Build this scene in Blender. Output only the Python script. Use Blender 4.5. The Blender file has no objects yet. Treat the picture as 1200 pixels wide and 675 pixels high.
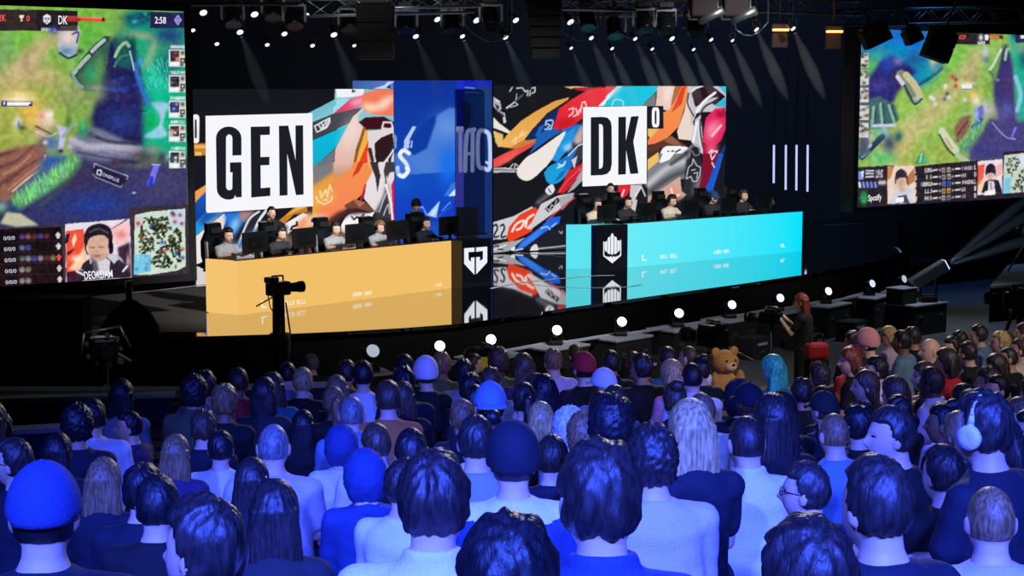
import bpy, bmesh, math, random
import numpy as np
from mathutils import Vector, Matrix, Euler, noise
PI = math.pi
random.seed(11)
S = bpy.context.scene
COL = S.collection
S.view_settings.view_transform = 'Standard'
S.view_settings.look = 'None'
S.view_settings.exposure = 0
S.view_settings.gamma = 1
S.view_settings.use_curve_mapping = False

# ------------------------------------------------------------------ camera
F = 1900.0
HORIZON = 115.0
CAM = Vector((0, 0, 4.7))
TH = math.atan((337.5 - HORIZON) / F)
FWD = Vector((0, math.cos(TH), -math.sin(TH)))
UP = Vector((0, math.sin(TH), math.cos(TH)))
RT = Vector((1, 0, 0))
cd = bpy.data.cameras.new('camera')
cd.sensor_width = 36
cd.lens = 36 * F / 1200
cd.clip_end = 200
cam = bpy.data.objects.new('camera', cd)
COL.objects.link(cam)
cam.location = CAM
cam.rotation_euler = (PI / 2 - TH, 0, 0)
S.camera = cam

def ray(px, py):
    return FWD + RT * ((px - 600) / F) + UP * ((337.5 - py) / F)
def at(px, py, Y=None, z=None):
    d = ray(px, py)
    t = (Y / d.y) if Y is not None else ((z - CAM.z) / d.z)
    return CAM + d * t
def on_plane(px, py, p, n):
    d = ray(px, py)
    return CAM + d * ((p - CAM).dot(n) / d.dot(n))
def proj(x, y, z):
    """numpy: world -> photo pixels"""
    rx, ry, rz = x - CAM.x, y - CAM.y, z - CAM.z
    dep = ry * FWD.y + rz * FWD.z
    return 600 + F * rx / dep, 337.5 - F * (ry * UP.y + rz * UP.z) / dep

# ------------------------------------------------------------------ materials
def lin(c):
    c = np.asarray(c, dtype=float) / 255.0
    return np.where(c <= 0.04045, c / 12.92, ((c + 0.055) / 1.055) ** 2.4)
def rgba(c):
    l = lin(c)
    return (float(l[0]), float(l[1]), float(l[2]), 1)
_M = {}
def pmat(name, col, rough=0.6, metal=0.0, bump=0.0, scale=40, spec=0.5, ior=1.5, var=0.0, stretch=None, coat=0.0):
    """principled material; col in sRGB 0..255; noise variation of colour and bump"""
    if name in _M: return _M[name]
    m = bpy.data.materials.new(name); m.use_nodes = True
    nt = m.node_tree; b = nt.nodes['Principled BSDF']
    b.inputs['Base Color'].default_value = rgba(col)
    b.inputs['Roughness'].default_value = rough
    b.inputs['Metallic'].default_value = metal
    b.inputs['IOR'].default_value = ior
    b.inputs['Specular IOR Level'].default_value = spec
    b.inputs['Coat Weight'].default_value = coat
    if bump or var:
        tc = nt.nodes.new('ShaderNodeTexCoord'); nz = nt.nodes.new('ShaderNodeTexNoise')
        mp = nt.nodes.new('ShaderNodeMapping')
        nz.inputs['Scale'].default_value = scale; nz.inputs['Detail'].default_value = 4
        if stretch: mp.inputs['Scale'].default_value = stretch
        nt.links.new(tc.outputs['Object'], mp.inputs['Vector'])
        nt.links.new(mp.outputs['Vector'], nz.inputs['Vector'])
        if bump:
            bp = nt.nodes.new('ShaderNodeBump'); bp.inputs['Strength'].default_value = bump
            bp.inputs['Distance'].default_value = 0.01
            nt.links.new(nz.outputs['Fac'], bp.inputs['Height']); nt.links.new(bp.outputs['Normal'], b.inputs['Normal'])
        if var:
            cr = nt.nodes.new('ShaderNodeValToRGB')
            a = lin(col)
            cr.color_ramp.elements[0].color = tuple(float(x) for x in a * (1 - var)) + (1,)
            cr.color_ramp.elements[1].color = tuple(float(min(1, x)) for x in a * (1 + var)) + (1,)
            cr.color_ramp.elements[0].position = 0.35; cr.color_ramp.elements[1].position = 0.65
            nt.links.new(nz.outputs['Fac'], cr.inputs['Fac']); nt.links.new(cr.outputs['Color'], b.inputs['Base Color'])
    _M[name] = m
    return m
def emat(name, col, strength=1.0, sample=False):
    if name in _M: return _M[name]
    m = bpy.data.materials.new(name); m.use_nodes = True
    nt = m.node_tree; nt.nodes.remove(nt.nodes['Principled BSDF'])
    e = nt.nodes.new('ShaderNodeEmission'); e.inputs['Color'].default_value = rgba(col); e.inputs['Strength'].default_value = strength
    nt.links.new(e.outputs[0], nt.nodes['Material Output'].inputs[0])
    m.cycles.emission_sampling = 'FRONT' if sample else 'NONE'
    _M[name] = m
    return m
def picmat(name, sample=False):
    if name in _M: return _M[name]
    m = bpy.data.materials.new(name); m.use_nodes = True
    nt = m.node_tree; nt.nodes.remove(nt.nodes['Principled BSDF'])
    e = nt.nodes.new('ShaderNodeEmission'); a = nt.nodes.new('ShaderNodeAttribute'); a.attribute_name = 'picture'
    nt.links.new(a.outputs['Color'], e.inputs['Color'])
    nt.links.new(e.outputs[0], nt.nodes['Material Output'].inputs[0])
    m.cycles.emission_sampling = 'NONE'
    _M[name] = m
    return m
M_BLACK = pmat('black_metal', (14, 14, 16), 0.45, 0.3, bump=0.15, scale=60)
M_MATTE = pmat('matte_black', (9, 9, 12), 0.9, bump=0.2, scale=30)
M_DRAPE = pmat('black_drape', (3, 3, 4), 0.95, bump=0.4, scale=6, stretch=(6, 6, 0.3), spec=.08)
M_GREY = pmat('grey_metal', (120, 122, 128), 0.4, 0.8, bump=0.1, scale=50)
M_TRUSS = pmat('truss_aluminium', (165, 168, 175), 0.35, 0.9, bump=0.1, scale=80)
M_CASE = pmat('grey_case_top', (150, 152, 165), 0.6, bump=0.2, scale=40)
M_GLASSB = pmat('dark_glossy_plastic', (16, 17, 20), 0.2, bump=0.05, scale=20)
M_LENS = emat('lamp_lens_glow', (240, 246, 255), 5.0)
M_LENSB = emat('lamp_lens_soft', (190, 205, 255), 1.6)
M_WARM = emat('warm_lamp_glow', (255, 170, 100), 2.5)

# ------------------------------------------------------------------ objects
def tag(o, label=None, cat=None, group=None, kind=None):
    if label: o['label'] = label
    if cat: o['category'] = cat
    if group: o['group'] = group
    if kind: o['kind'] = kind
    return o
def empty(name, loc, rz=0, label=None, cat=None, group=None):
    o = bpy.data.objects.new(name, None); COL.objects.link(o)
    o.empty_display_size = 0.1
    o.location = loc; o.rotation_euler = (0, 0, rz)
    return tag(o, label, cat, group)
def link(name, me, parent=None, mat=None, loc=None, rot=None, scale=None):
    o = bpy.data.objects.new(name, me); COL.objects.link(o)
    if parent: o.parent = parent
    if loc is not None: o.location = loc
    if rot is not None: o.rotation_euler = rot
    if scale is not None: o.scale = (scale,) * 3 if isinstance(scale, (int, float)) else scale
    if mat is not None:
        if len(me.materials) == 0: me.materials.append(mat)
        o.material_slots[0].link = 'OBJECT'; o.material_slots[0].material = mat
    return o

class MB:
    """collects shapes into one mesh"""
    def __init__(s): s.v = []; s.f = []; s.sm = []
    def add(s, vs, fs, smooth=False, m=None):
        b = len(s.v)
        for v in vs:
            v = Vector(v)
            s.v.append(m @ v if m is not None else v)
        for f in fs: s.f.append(tuple(b + i for i in f)); s.sm.append(smooth)
        return s
    def box(s, c, d, m=None, bev=0.0, rz=0.0):
        """box with centre c, full dims d; bevelled edges when bev > 0"""
        c = Vector(c); hx, hy, hz = d[0] / 2, d[1] / 2, d[2] / 2
        R = Matrix.Rotation(rz, 4, 'Z')
        T = Matrix.Translation(c) @ R
        if m is not None: T = m @ T
        if bev <= 0:
            vs = [(x, y, z) for x in (-hx, hx) for y in (-hy, hy) for z in (-hz, hz)]
            fs = [(0, 1, 3, 2), (4, 6, 7, 5), (0, 4, 5, 1), (2, 3, 7, 6), (0, 2, 6, 4), (1, 5, 7, 3)]
            return s.add(vs, fs, False, T)
        bm = bmesh.new(); bmesh.ops.create_cube(bm, size=1)
        for v in bm.verts: v.co = Vector((v.co.x * d[0], v.co.y * d[1], v.co.z * d[2]))
        bmesh.ops.bevel(bm, geom=bm.edges[:], offset=bev, segments=2, affect='EDGES', profile=0.5)
        bm.verts.index_update()
        s.add([v.co.copy() for v in bm.verts], [[v.index for v in f.verts] for f in bm.faces], False, T)
        bm.free(); return s
    def ring_loft(s, rings, cap=True, smooth=True, closed=True):
        n = len(rings[0]); vs = [p for r in rings for p in r]; fs = []
        for i in range(len(rings) - 1):
            for j in range(n if closed else n - 1):
                k = (j + 1) % n
                fs.append((i * n + j, i * n + k, (i + 1) * n + k, (i + 1) * n + j))
        s.add(vs, fs, smooth)
        if cap:
            s.add(rings[0], [tuple(range(n))[::-1]], False); s.add(rings[-1], [tuple(range(n))], False)
        return s
    def tube(s, p0, p1, r0, r1=None, n=10, cap=True):
        p0, p1 = Vector(p0), Vector(p1); r1 = r0 if r1 is None else r1
        d = (p1 - p0).normalized(); a = d.orthogonal().normalized(); b = d.cross(a)
        rs = [[p + (a * math.cos(t) + b * math.sin(t)) * r for t in [2 * PI * i / n for i in range(n)]] for p, r in ((p0, r0), (p1, r1))]
        return s.ring_loft(rs, cap)
    def path(s, pts, r, n=8):
        for a, b in zip(pts, pts[1:]): s.tube(a, b, r, r, n)
        return s
    def lathe(s, prof, n=20, m=None):
        rs = [[Vector((r * math.cos(2 * PI * i / n), r * math.sin(2 * PI * i / n), z)) for i in range(n)] for r, z in prof]
        if m is not None: rs = [[m @ v for v in r] for r in rs]
        return s.ring_loft(rs, True)
    def ball(s, c, r, seg=14, rin=10, m=None):
        c = Vector(c); r = (r, r, r) if isinstance(r, (int, float)) else r
        rs = []
        for i in range(rin + 1):
            t = PI * i / rin; st = max(math.sin(t), 1e-3)
            rs.append([Vector((c.x + r[0] * st * math.cos(2 * PI * j / seg), c.y + r[1] * st * math.sin(2 * PI * j / seg), c.z - r[2] * math.cos(t))) for j in range(seg)])
        if m is not None: rs = [[m @ v for v in q] for q in rs]
        return s.ring_loft(rs, True)
    def prism(s, poly, ext):
        """poly: list of 3-D points, ext: extrusion vector"""
        e = Vector(ext); a = [Vector(p) for p in poly]; b = [p + e for p in a]; n = len(a)
        fs = [tuple(range(n))[::-1], tuple(range(n, 2 * n))] + [(i, (i + 1) % n, n + (i + 1) % n, n + i) for i in range(n)]
        return s.add(a + b, fs, False)
    def mesh(s, name):
        me = bpy.data.meshes.new(name)
        me.from_pydata([tuple(v) for v in s.v], [], s.f)
        me.polygons.foreach_set('use_smooth', s.sm)
        bm = bmesh.new(); bm.from_mesh(me); bmesh.ops.remove_doubles(bm, verts=bm.verts, dist=1e-5)
        bmesh.ops.recalc_face_normals(bm, faces=bm.faces); bm.to_mesh(me); bm.free()
        return me
    def build(s, name, mat, parent=None, loc=None, rot=None):
        me = s.mesh(name); me.materials.append(mat)
        o = bpy.data.objects.new(name, me); COL.objects.link(o)
        if parent: o.parent = parent
        if loc is not None: o.location = loc
        if rot is not None: o.rotation_euler = rot
        return o
def wparent(o, parent):
    """parent a mesh whose points are given in world coordinates"""
    if parent is not None:
        o.parent = parent; o.matrix_parent_inverse = parent.matrix_basis.inverted()
    return o
def frame_to(d, up=(0, 0, 1)):
    """rotation matrix whose +Z axis looks along d"""
    d = Vector(d).normalized(); u = Vector(up)
    if abs(d.dot(u)) > 0.98: u = Vector((0, 1, 0))
    x = u.cross(d).normalized(); y = d.cross(x)
    return Matrix((x, y, d)).transposed().to_4x4()

# ------------------------------------------------------------------ painter for LED pictures
class Paint:
    """a small raster of sRGB colours over a rectangle of picture coordinates"""
    def __init__(s, x0, y0, x1, y1, base, ss=2):
        s.x0, s.y0, s.ss = x0, y0, ss
        s.w, s.h = int((x1 - x0) * ss), int((y1 - y0) * ss)
        s.a = np.empty((s.h, s.w, 3)); s.a[:] = base
        s.tf = (0, 0, 1)
    def view(s, ox=0, oy=0, k=1): s.tf = (ox, oy, k); return s
    def _p(s, pts):
        ox, oy, k = s.tf
        return [((x / k + ox - s.x0) * s.ss, (y / k + oy - s.y0) * s.ss) for x, y in pts]
    def _box(s, P, pad):
        xs = [p[0] for p in P]; ys = [p[1] for p in P]
        i0, i1 = max(0, int(min(xs) - pad)), min(s.w, int(max(xs) + pad) + 2)
        j0, j1 = max(0, int(min(ys) - pad)), min(s.h, int(max(ys) + pad) + 2)
        if i1 <= i0 or j1 <= j0: return None
        X, Y = np.meshgrid(np.arange(i0, i1) + .5, np.arange(j0, j1) + .5)
        return i0, i1, j0, j1, X, Y
    def _mix(s, bx, m, col, a):
        i0, i1, j0, j1 = bx[:4]
        m = (m * a)[..., None]
        sub = s.a[j0:j1, i0:i1]
        sub[:] = sub * (1 - m) + np.asarray(col, float) * m
    @staticmethod
    def _blur(m, r):
        r = int(r)
        if r < 1: return m
        for _ in range(2):
            for ax in (0, 1):
                q = np.pad(m, [(r + 1, r) if k == ax else (0, 0) for k in (0, 1)], mode='edge')
                c = np.cumsum(q, axis=ax); n = 2 * r + 1
                m = (np.take(c, range(n, c.shape[ax]), axis=ax) - np.take(c, range(0, c.shape[ax] - n), axis=ax)) / n
        return m
    @staticmethod
    def spline(P, closed, n=6):
        out = []; N = len(P)
        for i in range(N if closed else N - 1):
            p = [P[(i + k) % N] if closed else P[min(max(i + k, 0), N - 1)] for k in (-1, 0, 1, 2)]
            for j in range(n):
                t = j / n
                out.append(tuple(0.5 * (2 * p[1][c] + (p[2][c] - p[0][c]) * t + (2 * p[0][c] - 5 * p[1][c] + 4 * p[2][c] - p[3][c]) * t * t + (3 * p[1][c] - p[0][c] - 3 * p[2][c] + p[3][c]) * t ** 3) for c in (0, 1)))
        if not closed: out.append(P[-1])
        return out
    def poly(s, pts, col, a=1.0, soft=0.0, smooth=False, col2=None, gdir=(0, 1)):
        P = s._p(pts)
        if smooth: P = s.spline(P, True)
        bx = s._box(P, soft * s.ss * 3 + 2)
        if not bx: return s
        X, Y = bx[4], bx[5]; m = np.zeros(X.shape, bool)
        for (x1, y1), (x2, y2) in zip(P, P[1:] + P[:1]):
            if y1 == y2: continue
            m ^= ((y1 > Y) != (y2 > Y)) & (X < (x2 - x1) * (Y - y1) / (y2 - y1) + x1)
        m = s._blur(m.astype(float), soft * s.ss)
        if col2 is not None:
            pr = [p[0] * gdir[0] + p[1] * gdir[1] for p in P]; lo, hi = min(pr), max(pr)
            t = np.clip((X * gdir[0] + Y * gdir[1] - lo) / (hi - lo + 1e-9), 0, 1)[..., None]
            col = np.asarray(col, float) * (1 - t) + np.asarray(col2, float) * t
        s._mix(bx, m, col, a); return s
    def stroke(s, pts, w, col, a=1.0, soft=0.0, smooth=True):
        P = s._p(pts); ks = s.ss / s.tf[2]
        w0, w1 = (w if isinstance(w, tuple) else (w, w)); w0 *= ks; w1 *= ks
        if smooth and len(P) > 2: P = s.spline(P, False, 5)
        bx = s._box(P, max(w0, w1) + soft * s.ss * 2 + 2)
        if not bx: return s
        X, Y = bx[4], bx[5]; best = np.full(X.shape, 1e9); n = len(P) - 1
        for i in range(n):
            (x1, y1), (x2, y2) = P[i], P[i + 1]
            dx, dy = x2 - x1, y2 - y1; L = dx * dx + dy * dy + 1e-9
            t = np.clip(((X - x1) * dx + (Y - y1) * dy) / L, 0, 1)
            r = (w0 + (w1 - w0) * (i + t) / n) / 2
            best = np.minimum(best, np.hypot(X - x1 - t * dx, Y - y1 - t * dy) - r)
        e = 0.5 + soft * s.ss
        s._mix(bx, np.clip(0.5 - best / (2 * e), 0, 1), col, a); return s
    def blob(s, cx, cy, rx, ry, col, a=1.0, ang=0.0):
        (x, y), = s._p([(cx, cy)]); k = s.ss / s.tf[2]; rx *= k; ry *= k; R = max(rx, ry) * 2.2
        bx = s._box([(x - R, y - R), (x + R, y + R)], 0)
        if not bx: return s
        X, Y = bx[4] - x, bx[5] - y; c, n = math.cos(ang), math.sin(ang)
        m = np.exp(-(((X * c + Y * n) / rx) ** 2 + ((Y * c - X * n) / ry) ** 2))
        s._mix(bx, m, col, a); return s
    def rect(s, x0, y0, x1, y1, col, a=1.0, soft=0): return s.poly([(x0, y0), (x1, y0), (x1, y1), (x0, y1)], col, a, soft)
    def glyphs(s, x, y, w, h, n, col, a=1.0, slope=0.0, rng=None, wd=None):
        """a row of small illegible letter shapes"""
        r = rng or random
        cw = w / n
        for i in range(n):
            cx = x + i * cw; cy = y + slope * i * cw
            k = r.choice('IOLUVH')
            q = {'I': [(.5, 0), (.5, 1)], 'O': [(.1, 0), (.8, 0), (.8, 1), (.1, 1), (.1, 0)], 'L': [(.1, 0), (.1, 1), (.8, 1)],
                 'U': [(.1, 0), (.1, 1), (.8, 1), (.8, 0)], 'V': [(.0, 1), (.4, 0), (.85, 1)], 'H': [(.1, 0), (.1, 1), (.1, .5), (.8, .5), (.8, 0), (.8, 1)]}[k]
            s.stroke([(cx + u * cw, cy + v * h) for u, v in q], wd or max(.9, cw * .28), col, a, smooth=False)
        return s
    def speckle(s, amp, cell, seed, x0=None, y0=None, x1=None, y1=None):
        """soft value noise over a region"""
        g = np.random.RandomState(seed); c = max(1, int(cell * s.ss))
        n = g.rand(s.h // c + 3, s.w // c + 3)
        yy = np.arange(s.h) / c; xx = np.arange(s.w) / c
        j = yy.astype(int); i = xx.astype(int); fy = (yy - j)[:, None]; fx = (xx - i)[None]
        v = (n[j][:, i] * (1 - fy) * (1 - fx) + n[j + 1][:, i] * fy * (1 - fx) + n[j][:, i + 1] * (1 - fy) * fx + n[j + 1][:, i + 1] * fy * fx) - .5
        m = np.ones((s.h, s.w))
        if x0 is not None:
            m[:] = 0; k = s.ss
            m[int((y0 - s.y0) * k):int((y1 - s.y0) * k), int((x0 - s.x0) * k):int((x1 - s.x0) * k)] = 1
            m = s._blur(m, 4)
        s.a = np.clip(s.a + (v * m)[..., None] * 2 * amp, 0, 255); return s
    def sample(s, px, py):
        x = np.clip((px - s.x0) * s.ss - .5, 0, s.w - 1.001); y = np.clip((py - s.y0) * s.ss - .5, 0, s.h - 1.001)
        i = x.astype(int); j = y.astype(int); fx = (x - i)[:, None]; fy = (y - j)[:, None]
        a = s.a
        return a[j, i] * (1 - fx) * (1 - fy) + a[j, i + 1] * fx * (1 - fy) + a[j + 1, i] * (1 - fx) * fy + a[j + 1, i + 1] * fx * fy

def picture_grid(name, p0, p1, z0, z1, paint, nu, nv, parent, gain=1.0, mapf=None):
    """flat picture surface: vertical rectangle between ground points p0 and p1, colours baked per vertex"""
    U, V = np.meshgrid(np.linspace(0, 1, nu + 1), np.linspace(0, 1, nv + 1))
    U = U.ravel(); V = V.ravel()
    x = p0[0] + (p1[0] - p0[0]) * U; y = p0[1] + (p1[1] - p0[1]) * U; z = z0 + (z1 - z0) * V
    px, py = proj(x, y, z)
    col = lin(np.clip(paint.sample(px, py), 0, 255)) * gain
    me = bpy.data.meshes.new(name)
    i = np.arange(nu * nv); r = i // nu; c = i % nu; a = r * (nu + 1) + c
    quads = np.stack([a, a + 1, a + nu + 2, a + nu + 1], 1)
    me.vertices.add(len(x)); me.vertices.foreach_set('co', np.stack([x, y, z], 1).ravel())
    me.loops.add(quads.size); me.loops.foreach_set('vertex_index', quads.ravel())
    me.polygons.add(len(quads)); me.polygons.foreach_set('loop_start', np.arange(0, quads.size, 4))
    me.update(calc_edges=True); me.validate()
    at_ = me.attributes.new('picture', 'FLOAT_COLOR', 'POINT')
    at_.data.foreach_set('color', np.concatenate([col, np.ones((len(x), 1))], 1).ravel())
    me.materials.append(picmat('screen_picture'))
    o = bpy.data.objects.new(name, me); COL.objects.link(o)
    return wparent(o, parent)
def flat_shape(name, polys, plane, mat, parent, off=0.006):
    """flat shapes on a plane (point, normal facing the room); polys are outlines in picture coordinates, or (outer, inner) rings"""
    p, n = plane; q = p + n * off
    mb = MB()
    for pl in polys:
        if isinstance(pl, tuple):
            o_, i_ = pl
            A = [on_plane(x, y, q, n) for x, y in o_]; B = [on_plane(x, y, q, n) for x, y in i_]; k = len(A)
            mb.add(A + B, [(j, (j + 1) % k, k + (j + 1) % k, k + j) for j in range(k)])
        else:
            mb.add([on_plane(x, y, q, n) for x, y in pl], [tuple(range(len(pl)))])
    return wparent(mb.build(name, mat), parent)
_T = {}
def text_shape(name, s, quad, plane, mat, parent, off=0.008):
    """lettering on a plane; quad = picture coordinates of its top-left, top-right, bottom-right, bottom-left corners"""
    if s not in _T:
        cu = bpy.data.curves.new('lettering', 'FONT'); cu.body = s; cu.resolution_u = 3; cu.offset = 0.012
        o = bpy.data.objects.new('lettering', cu); COL.objects.link(o)
        me = bpy.data.meshes.new_from_object(o.evaluated_get(bpy.context.evaluated_depsgraph_get()))
        vs = np.array([v.co[:2] for v in me.vertices]); fs = [tuple(f.vertices) for f in me.polygons]
        bpy.data.objects.remove(o); bpy.data.curves.remove(cu); bpy.data.meshes.remove(me)
        vs = (vs - vs.min(0)) / (vs.max(0) - vs.min(0)); _T[s] = (vs, fs)
    vs, fs = _T[s]; p, n = plane; q = p + n * off
    tl, tr, br, bl = [np.array(c, float) for c in quad]
    pts = []
    for u, v in vs:
        c = (bl * (1 - u) + br * u) * (1 - v) + (tl * (1 - u) + tr * u) * v
        pts.append(on_plane(c[0], c[1], q, n))
    mb = MB(); mb.add(pts, fs)
    return wparent(mb.build(name, mat), parent)
def box_quad(x0, y0, x1, y1, sl=0.0):
    return [(x0, y0), (x1, y0 + sl * (x1 - x0)), (x1, y1 + sl * (x1 - x0)), (x0, y1)]
# ------------------------------------------------------------------ the hall
ZS = 1.1                                   # stage height
def struct(name, mb, mat): return tag(mb.build(name, mat), kind='structure')
M_FLOOR = pmat('hall_floor', (70, 72, 80), 0.55, bump=0.1, scale=3, var=0.15)
M_WALLB = pmat('dark_hall_wall', (13, 14, 20), 0.95, bump=0.1, scale=2, var=0.2)
struct('floor', MB().box((2, 21, -0.1), (44, 54, 0.2)), M_FLOOR)
struct('wall_back', MB().box((2, 48.2, 5.5), (44, 0.4, 11.4)), M_WALLB)
struct('wall_left', MB().box((-20.2, 21, 5.5), (0.4, 54.8, 11.4)), M_WALLB)
struct('wall_right', MB().box((24.2, 21, 5.5), (0.4, 54.8, 11.4)), M_WALLB)
struct('wall_front', MB().box((2, -6.2, 5.5), (44, 0.4, 11.4)), M_WALLB)
struct('ceiling', MB().box((2, 21, 11.35), (44.8, 55, 0.3)), M_MATTE)

# stage: a glossy black deck with a curved front
edge_px = [(-40, 396), (95, 395.5), (243, 394), (330, 391.5), (400, 388.5), (470, 384.5), (538, 379.5), (600, 371), (663, 361), (735, 351), (800, 342), (870, 332.5), (938, 322.5), (1000, 312), (1036, 304), (1056, 296), (1059, 291), (1052, 286)]
edge = [at(x, y, z=ZS) for x, y in edge_px]
poly = edge + [Vector((11.5, 47.9, ZS)), Vector((-14, 47.9, ZS)), Vector((-14, edge[0].y, ZS))]
M_DECK = pmat('glossy_black_deck', (5, 5, 7), 0.035, ior=2.1, spec=0.5, coat=0)
_b = M_DECK.node_tree.nodes['Principled BSDF']; _b.inputs['Metallic'].default_value = 1.0; _b.inputs['Base Color'].default_value = (.56, .56, .57, 1)
deck = MB().prism([p + Vector((0, 0, -0.06)) for p in poly], (0, 0, 0.06))
struct('stage_floor', deck, M_DECK)
fas = MB()
e2 = [p + Vector((0, 0.06, 0)) for p in edge]
for a, b in zip(e2, e2[1:]):
    fas.add([(a.x, a.y, 0), (b.x, b.y, 0), (b.x, b.y, ZS - .06), (a.x, a.y, ZS - .06)], [(0, 1, 2, 3)])
struct('trim_stage_front', fas, M_DRAPE)
P = [at(x, y, z=ZS + .003) for x, y in [(60, 352), (150, 343.5), (243, 335), (250, 334.3), (250, 365), (241.5, 366.5), (241.5, 389), (150, 390), (60, 390)]]
struct('trim_matte_cover', MB().prism(P, (0, 0, .004)), pmat('grey_matte_cover', (46, 44, 44), .9, bump=.2, scale=40, var=.2))  # matte sheet added to hide the art wall's reflection in the deck
# painted rings on the deck around the far desk
M_RING = pmat('white_floor_paint', (235, 240, 250), 0.4, bump=0.05)
def floor_line(pts, w, name):
    P = [at(x, y, z=ZS + .004) for x, y in pts]
    mb = MB()
    for a, b in zip(P, P[1:]):
        d = (b - a).normalized(); n = Vector((-d.y, d.x, 0)) * w / 2
        mb.add([a - n, b - n, b + n, a + n], [(0, 1, 2, 3)])
    return struct(name, mb, M_RING)
floor_line(Paint.spline([(575, 338), (610, 331), (650, 327), (690, 323.5), (720, 322.5)], False), .07, 'trim_1')
floor_line(Paint.spline([(610, 330), (640, 335), (690, 337), (735, 336), (752, 333)], False), .05, 'trim_2')
floor_line(Paint.spline([(150, 343), (180, 340.5), (210, 337), (243, 333)], False), .05, 'trim_3')
floor_line(Paint.spline([(170, 341.5), (205, 344), (243, 348)], False), .05, 'trim_4')
floor_line(Paint.spline([(590, 294.5), (630, 298), (663, 301.5)], False), .06, 'trim_5')
floor_line(Paint.spline([(1044, 288), (1052, 291), (1056, 296)], False), .05, 'trim_6')
floor_line(Paint.spline([(965, 264), (1000, 262), (1012, 262)], False), .03, 'trim_7')

# ------------------------------------------------------------------ LED wall art
def wall_thing(name, xa, xb, Y, yt, yb, paint, res, label, cat='screen', depth=0.18, Y2=None):
    Y2 = Y if Y2 is None else Y2
    a, b = at(xa, yt, Y=Y), at(xb, yt, Y=Y2)
    zt = a.z; zb = max(ZS + .02, at(xa, yb, Y=Y).z)
    w = Vector((b.x - a.x, b.y - a.y, 0)); L = w.length; w.normalize(); n = Vector((w.y, -w.x, 0)); c = (a + b) / 2 - n * (depth / 2 + .01)
    e = empty(name, (c.x, c.y, zb), 0, label, cat)
    wparent(MB().box((c.x, c.y, (zt + zb) / 2), (L, depth, zt - zb), bev=.01, rz=math.atan2(w.y, w.x)).build('cabinet', M_BLACK), e)
    picture_grid('picture', (a.x, a.y), (b.x, b.y), zb, zt, paint, res[0], res[1], e)
    return e, (Vector((a.x, a.y, 0)), n)
W, K = (246, 246, 250), (24, 25, 33)

# --- wall art behind the gold desk
g = Paint(215, 98, 470, 320, (24, 24, 31))
g.poly([(215, 98), (470, 98), (470, 108), (215, 130)], (22, 23, 30))
v = g.view(350, 90, 5.629)
v.poly([(240, 78), (640, 82), (640, 380), (60, 330), (60, 240), (150, 195), (235, 150)], (130, 196, 212))
v.poly([(248, 80), (430, 80), (430, 120), (400, 128), (320, 135), (250, 140)], (240, 242, 246))
v.poly([(352, 80), (380, 96), (352, 105)], (35, 35, 42))
v.poly([(300, 140), (250, 152), (230, 200), (225, 245), (300, 200), (330, 150)], (160, 222, 236))
v.poly([(240, 150), (250, 185), (100, 280), (60, 300), (60, 240), (150, 195)], (118, 190, 206))
v.poly([(222, 248), (345, 142), (430, 118), (420, 190), (300, 245)], (214, 52, 100), col2=(238, 110, 140), gdir=(1, 0))
v.poly([(335, 170), (425, 140), (415, 170), (360, 182)], (250, 225, 232), soft=3)
v.poly([(90, 300), (225, 245), (420, 200), (330, 310), (90, 418)], (62, 64, 72), col2=(82, 82, 90), gdir=(1, 0))
for q in ([(105, 325), (130, 312), (150, 300), (205, 272), (205, 300), (185, 335), (120, 365), (105, 325)], [(130, 315), (150, 345), (185, 290)], [(150, 305), (170, 345), (200, 285)]): v.stroke(q, 8, W, smooth=False)
v.poly([(90, 420), (345, 310), (300, 410), (230, 480), (90, 610)], (10, 190, 222), col2=(20, 172, 205))
v.poly([(90, 610), (235, 480), (232, 560), (230, 620), (90, 690)], (118, 122, 130), col2=(95, 98, 108))
v.poly([(430, 205), (395, 255), (390, 300), (430, 330), (380, 470), (355, 600), (250, 675), (232, 620), (240, 480), (310, 350), (360, 260)], (238, 208, 200), col2=(225, 178, 165))
v.poly([(390, 240), (330, 330), (300, 440), (320, 480), (370, 380)], (250, 236, 230), soft=8)
v.poly([(425, 110), (520, 84), (632, 84), (632, 260), (500, 250), (430, 230), (415, 180)], (242, 122, 88))
v.poly([(420, 170), (520, 180), (560, 140), (632, 120), (632, 140), (580, 210), (470, 235), (425, 215)], (250, 214, 190), soft=3)
v.poly([(395, 300), (440, 268), (560, 262), (632, 300), (632, 375), (540, 350), (450, 350)], (66, 18, 28))
for q in ([(560, 300), (610, 300)], [(560, 300), (550, 340), (610, 345)], [(610, 300), (620, 330), (600, 360)], [(515, 420), (570, 370), (620, 360)], [(560, 360), (520, 440)]): v.stroke(q, 12, (225, 220, 225), smooth=False)
v.poly([(425, 330), (470, 360), (430, 430), (380, 570), (360, 630), (350, 600), (385, 470)], (150, 92, 40))
v.poly([(470, 360), (440, 350), (400, 480), (360, 640), (420, 640), (470, 480)], (240, 178, 70))
v.poly([(470, 395), (485, 420), (465, 520), (400, 660), (350, 690), (390, 580)], (232, 66, 42))
v.poly([(455, 360), (640, 330), (640, 690), (470, 690)], (222, 216, 220))
v.poly([(500, 440), (545, 400), (620, 370), (632, 480), (560, 560), (520, 600), (505, 530)], (48, 26, 34))
v.poly([(455, 470), (480, 500), (500, 640), (520, 690), (450, 690)], (240, 170, 120))
for q in ([(470, 480), (490, 560), (520, 600), (530, 690)], [(575, 540), (545, 600), (560, 690)], [(620, 470), (600, 560), (640, 600)]): v.stroke(q, (26, 10), (50, 46, 54))
for q in ([(545, 590), (600, 520), (625, 480)], [(500, 560), (505, 640)]): v.stroke(q, 10, (245, 245, 248))
v = g.view(350, 190, 5.629)
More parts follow.
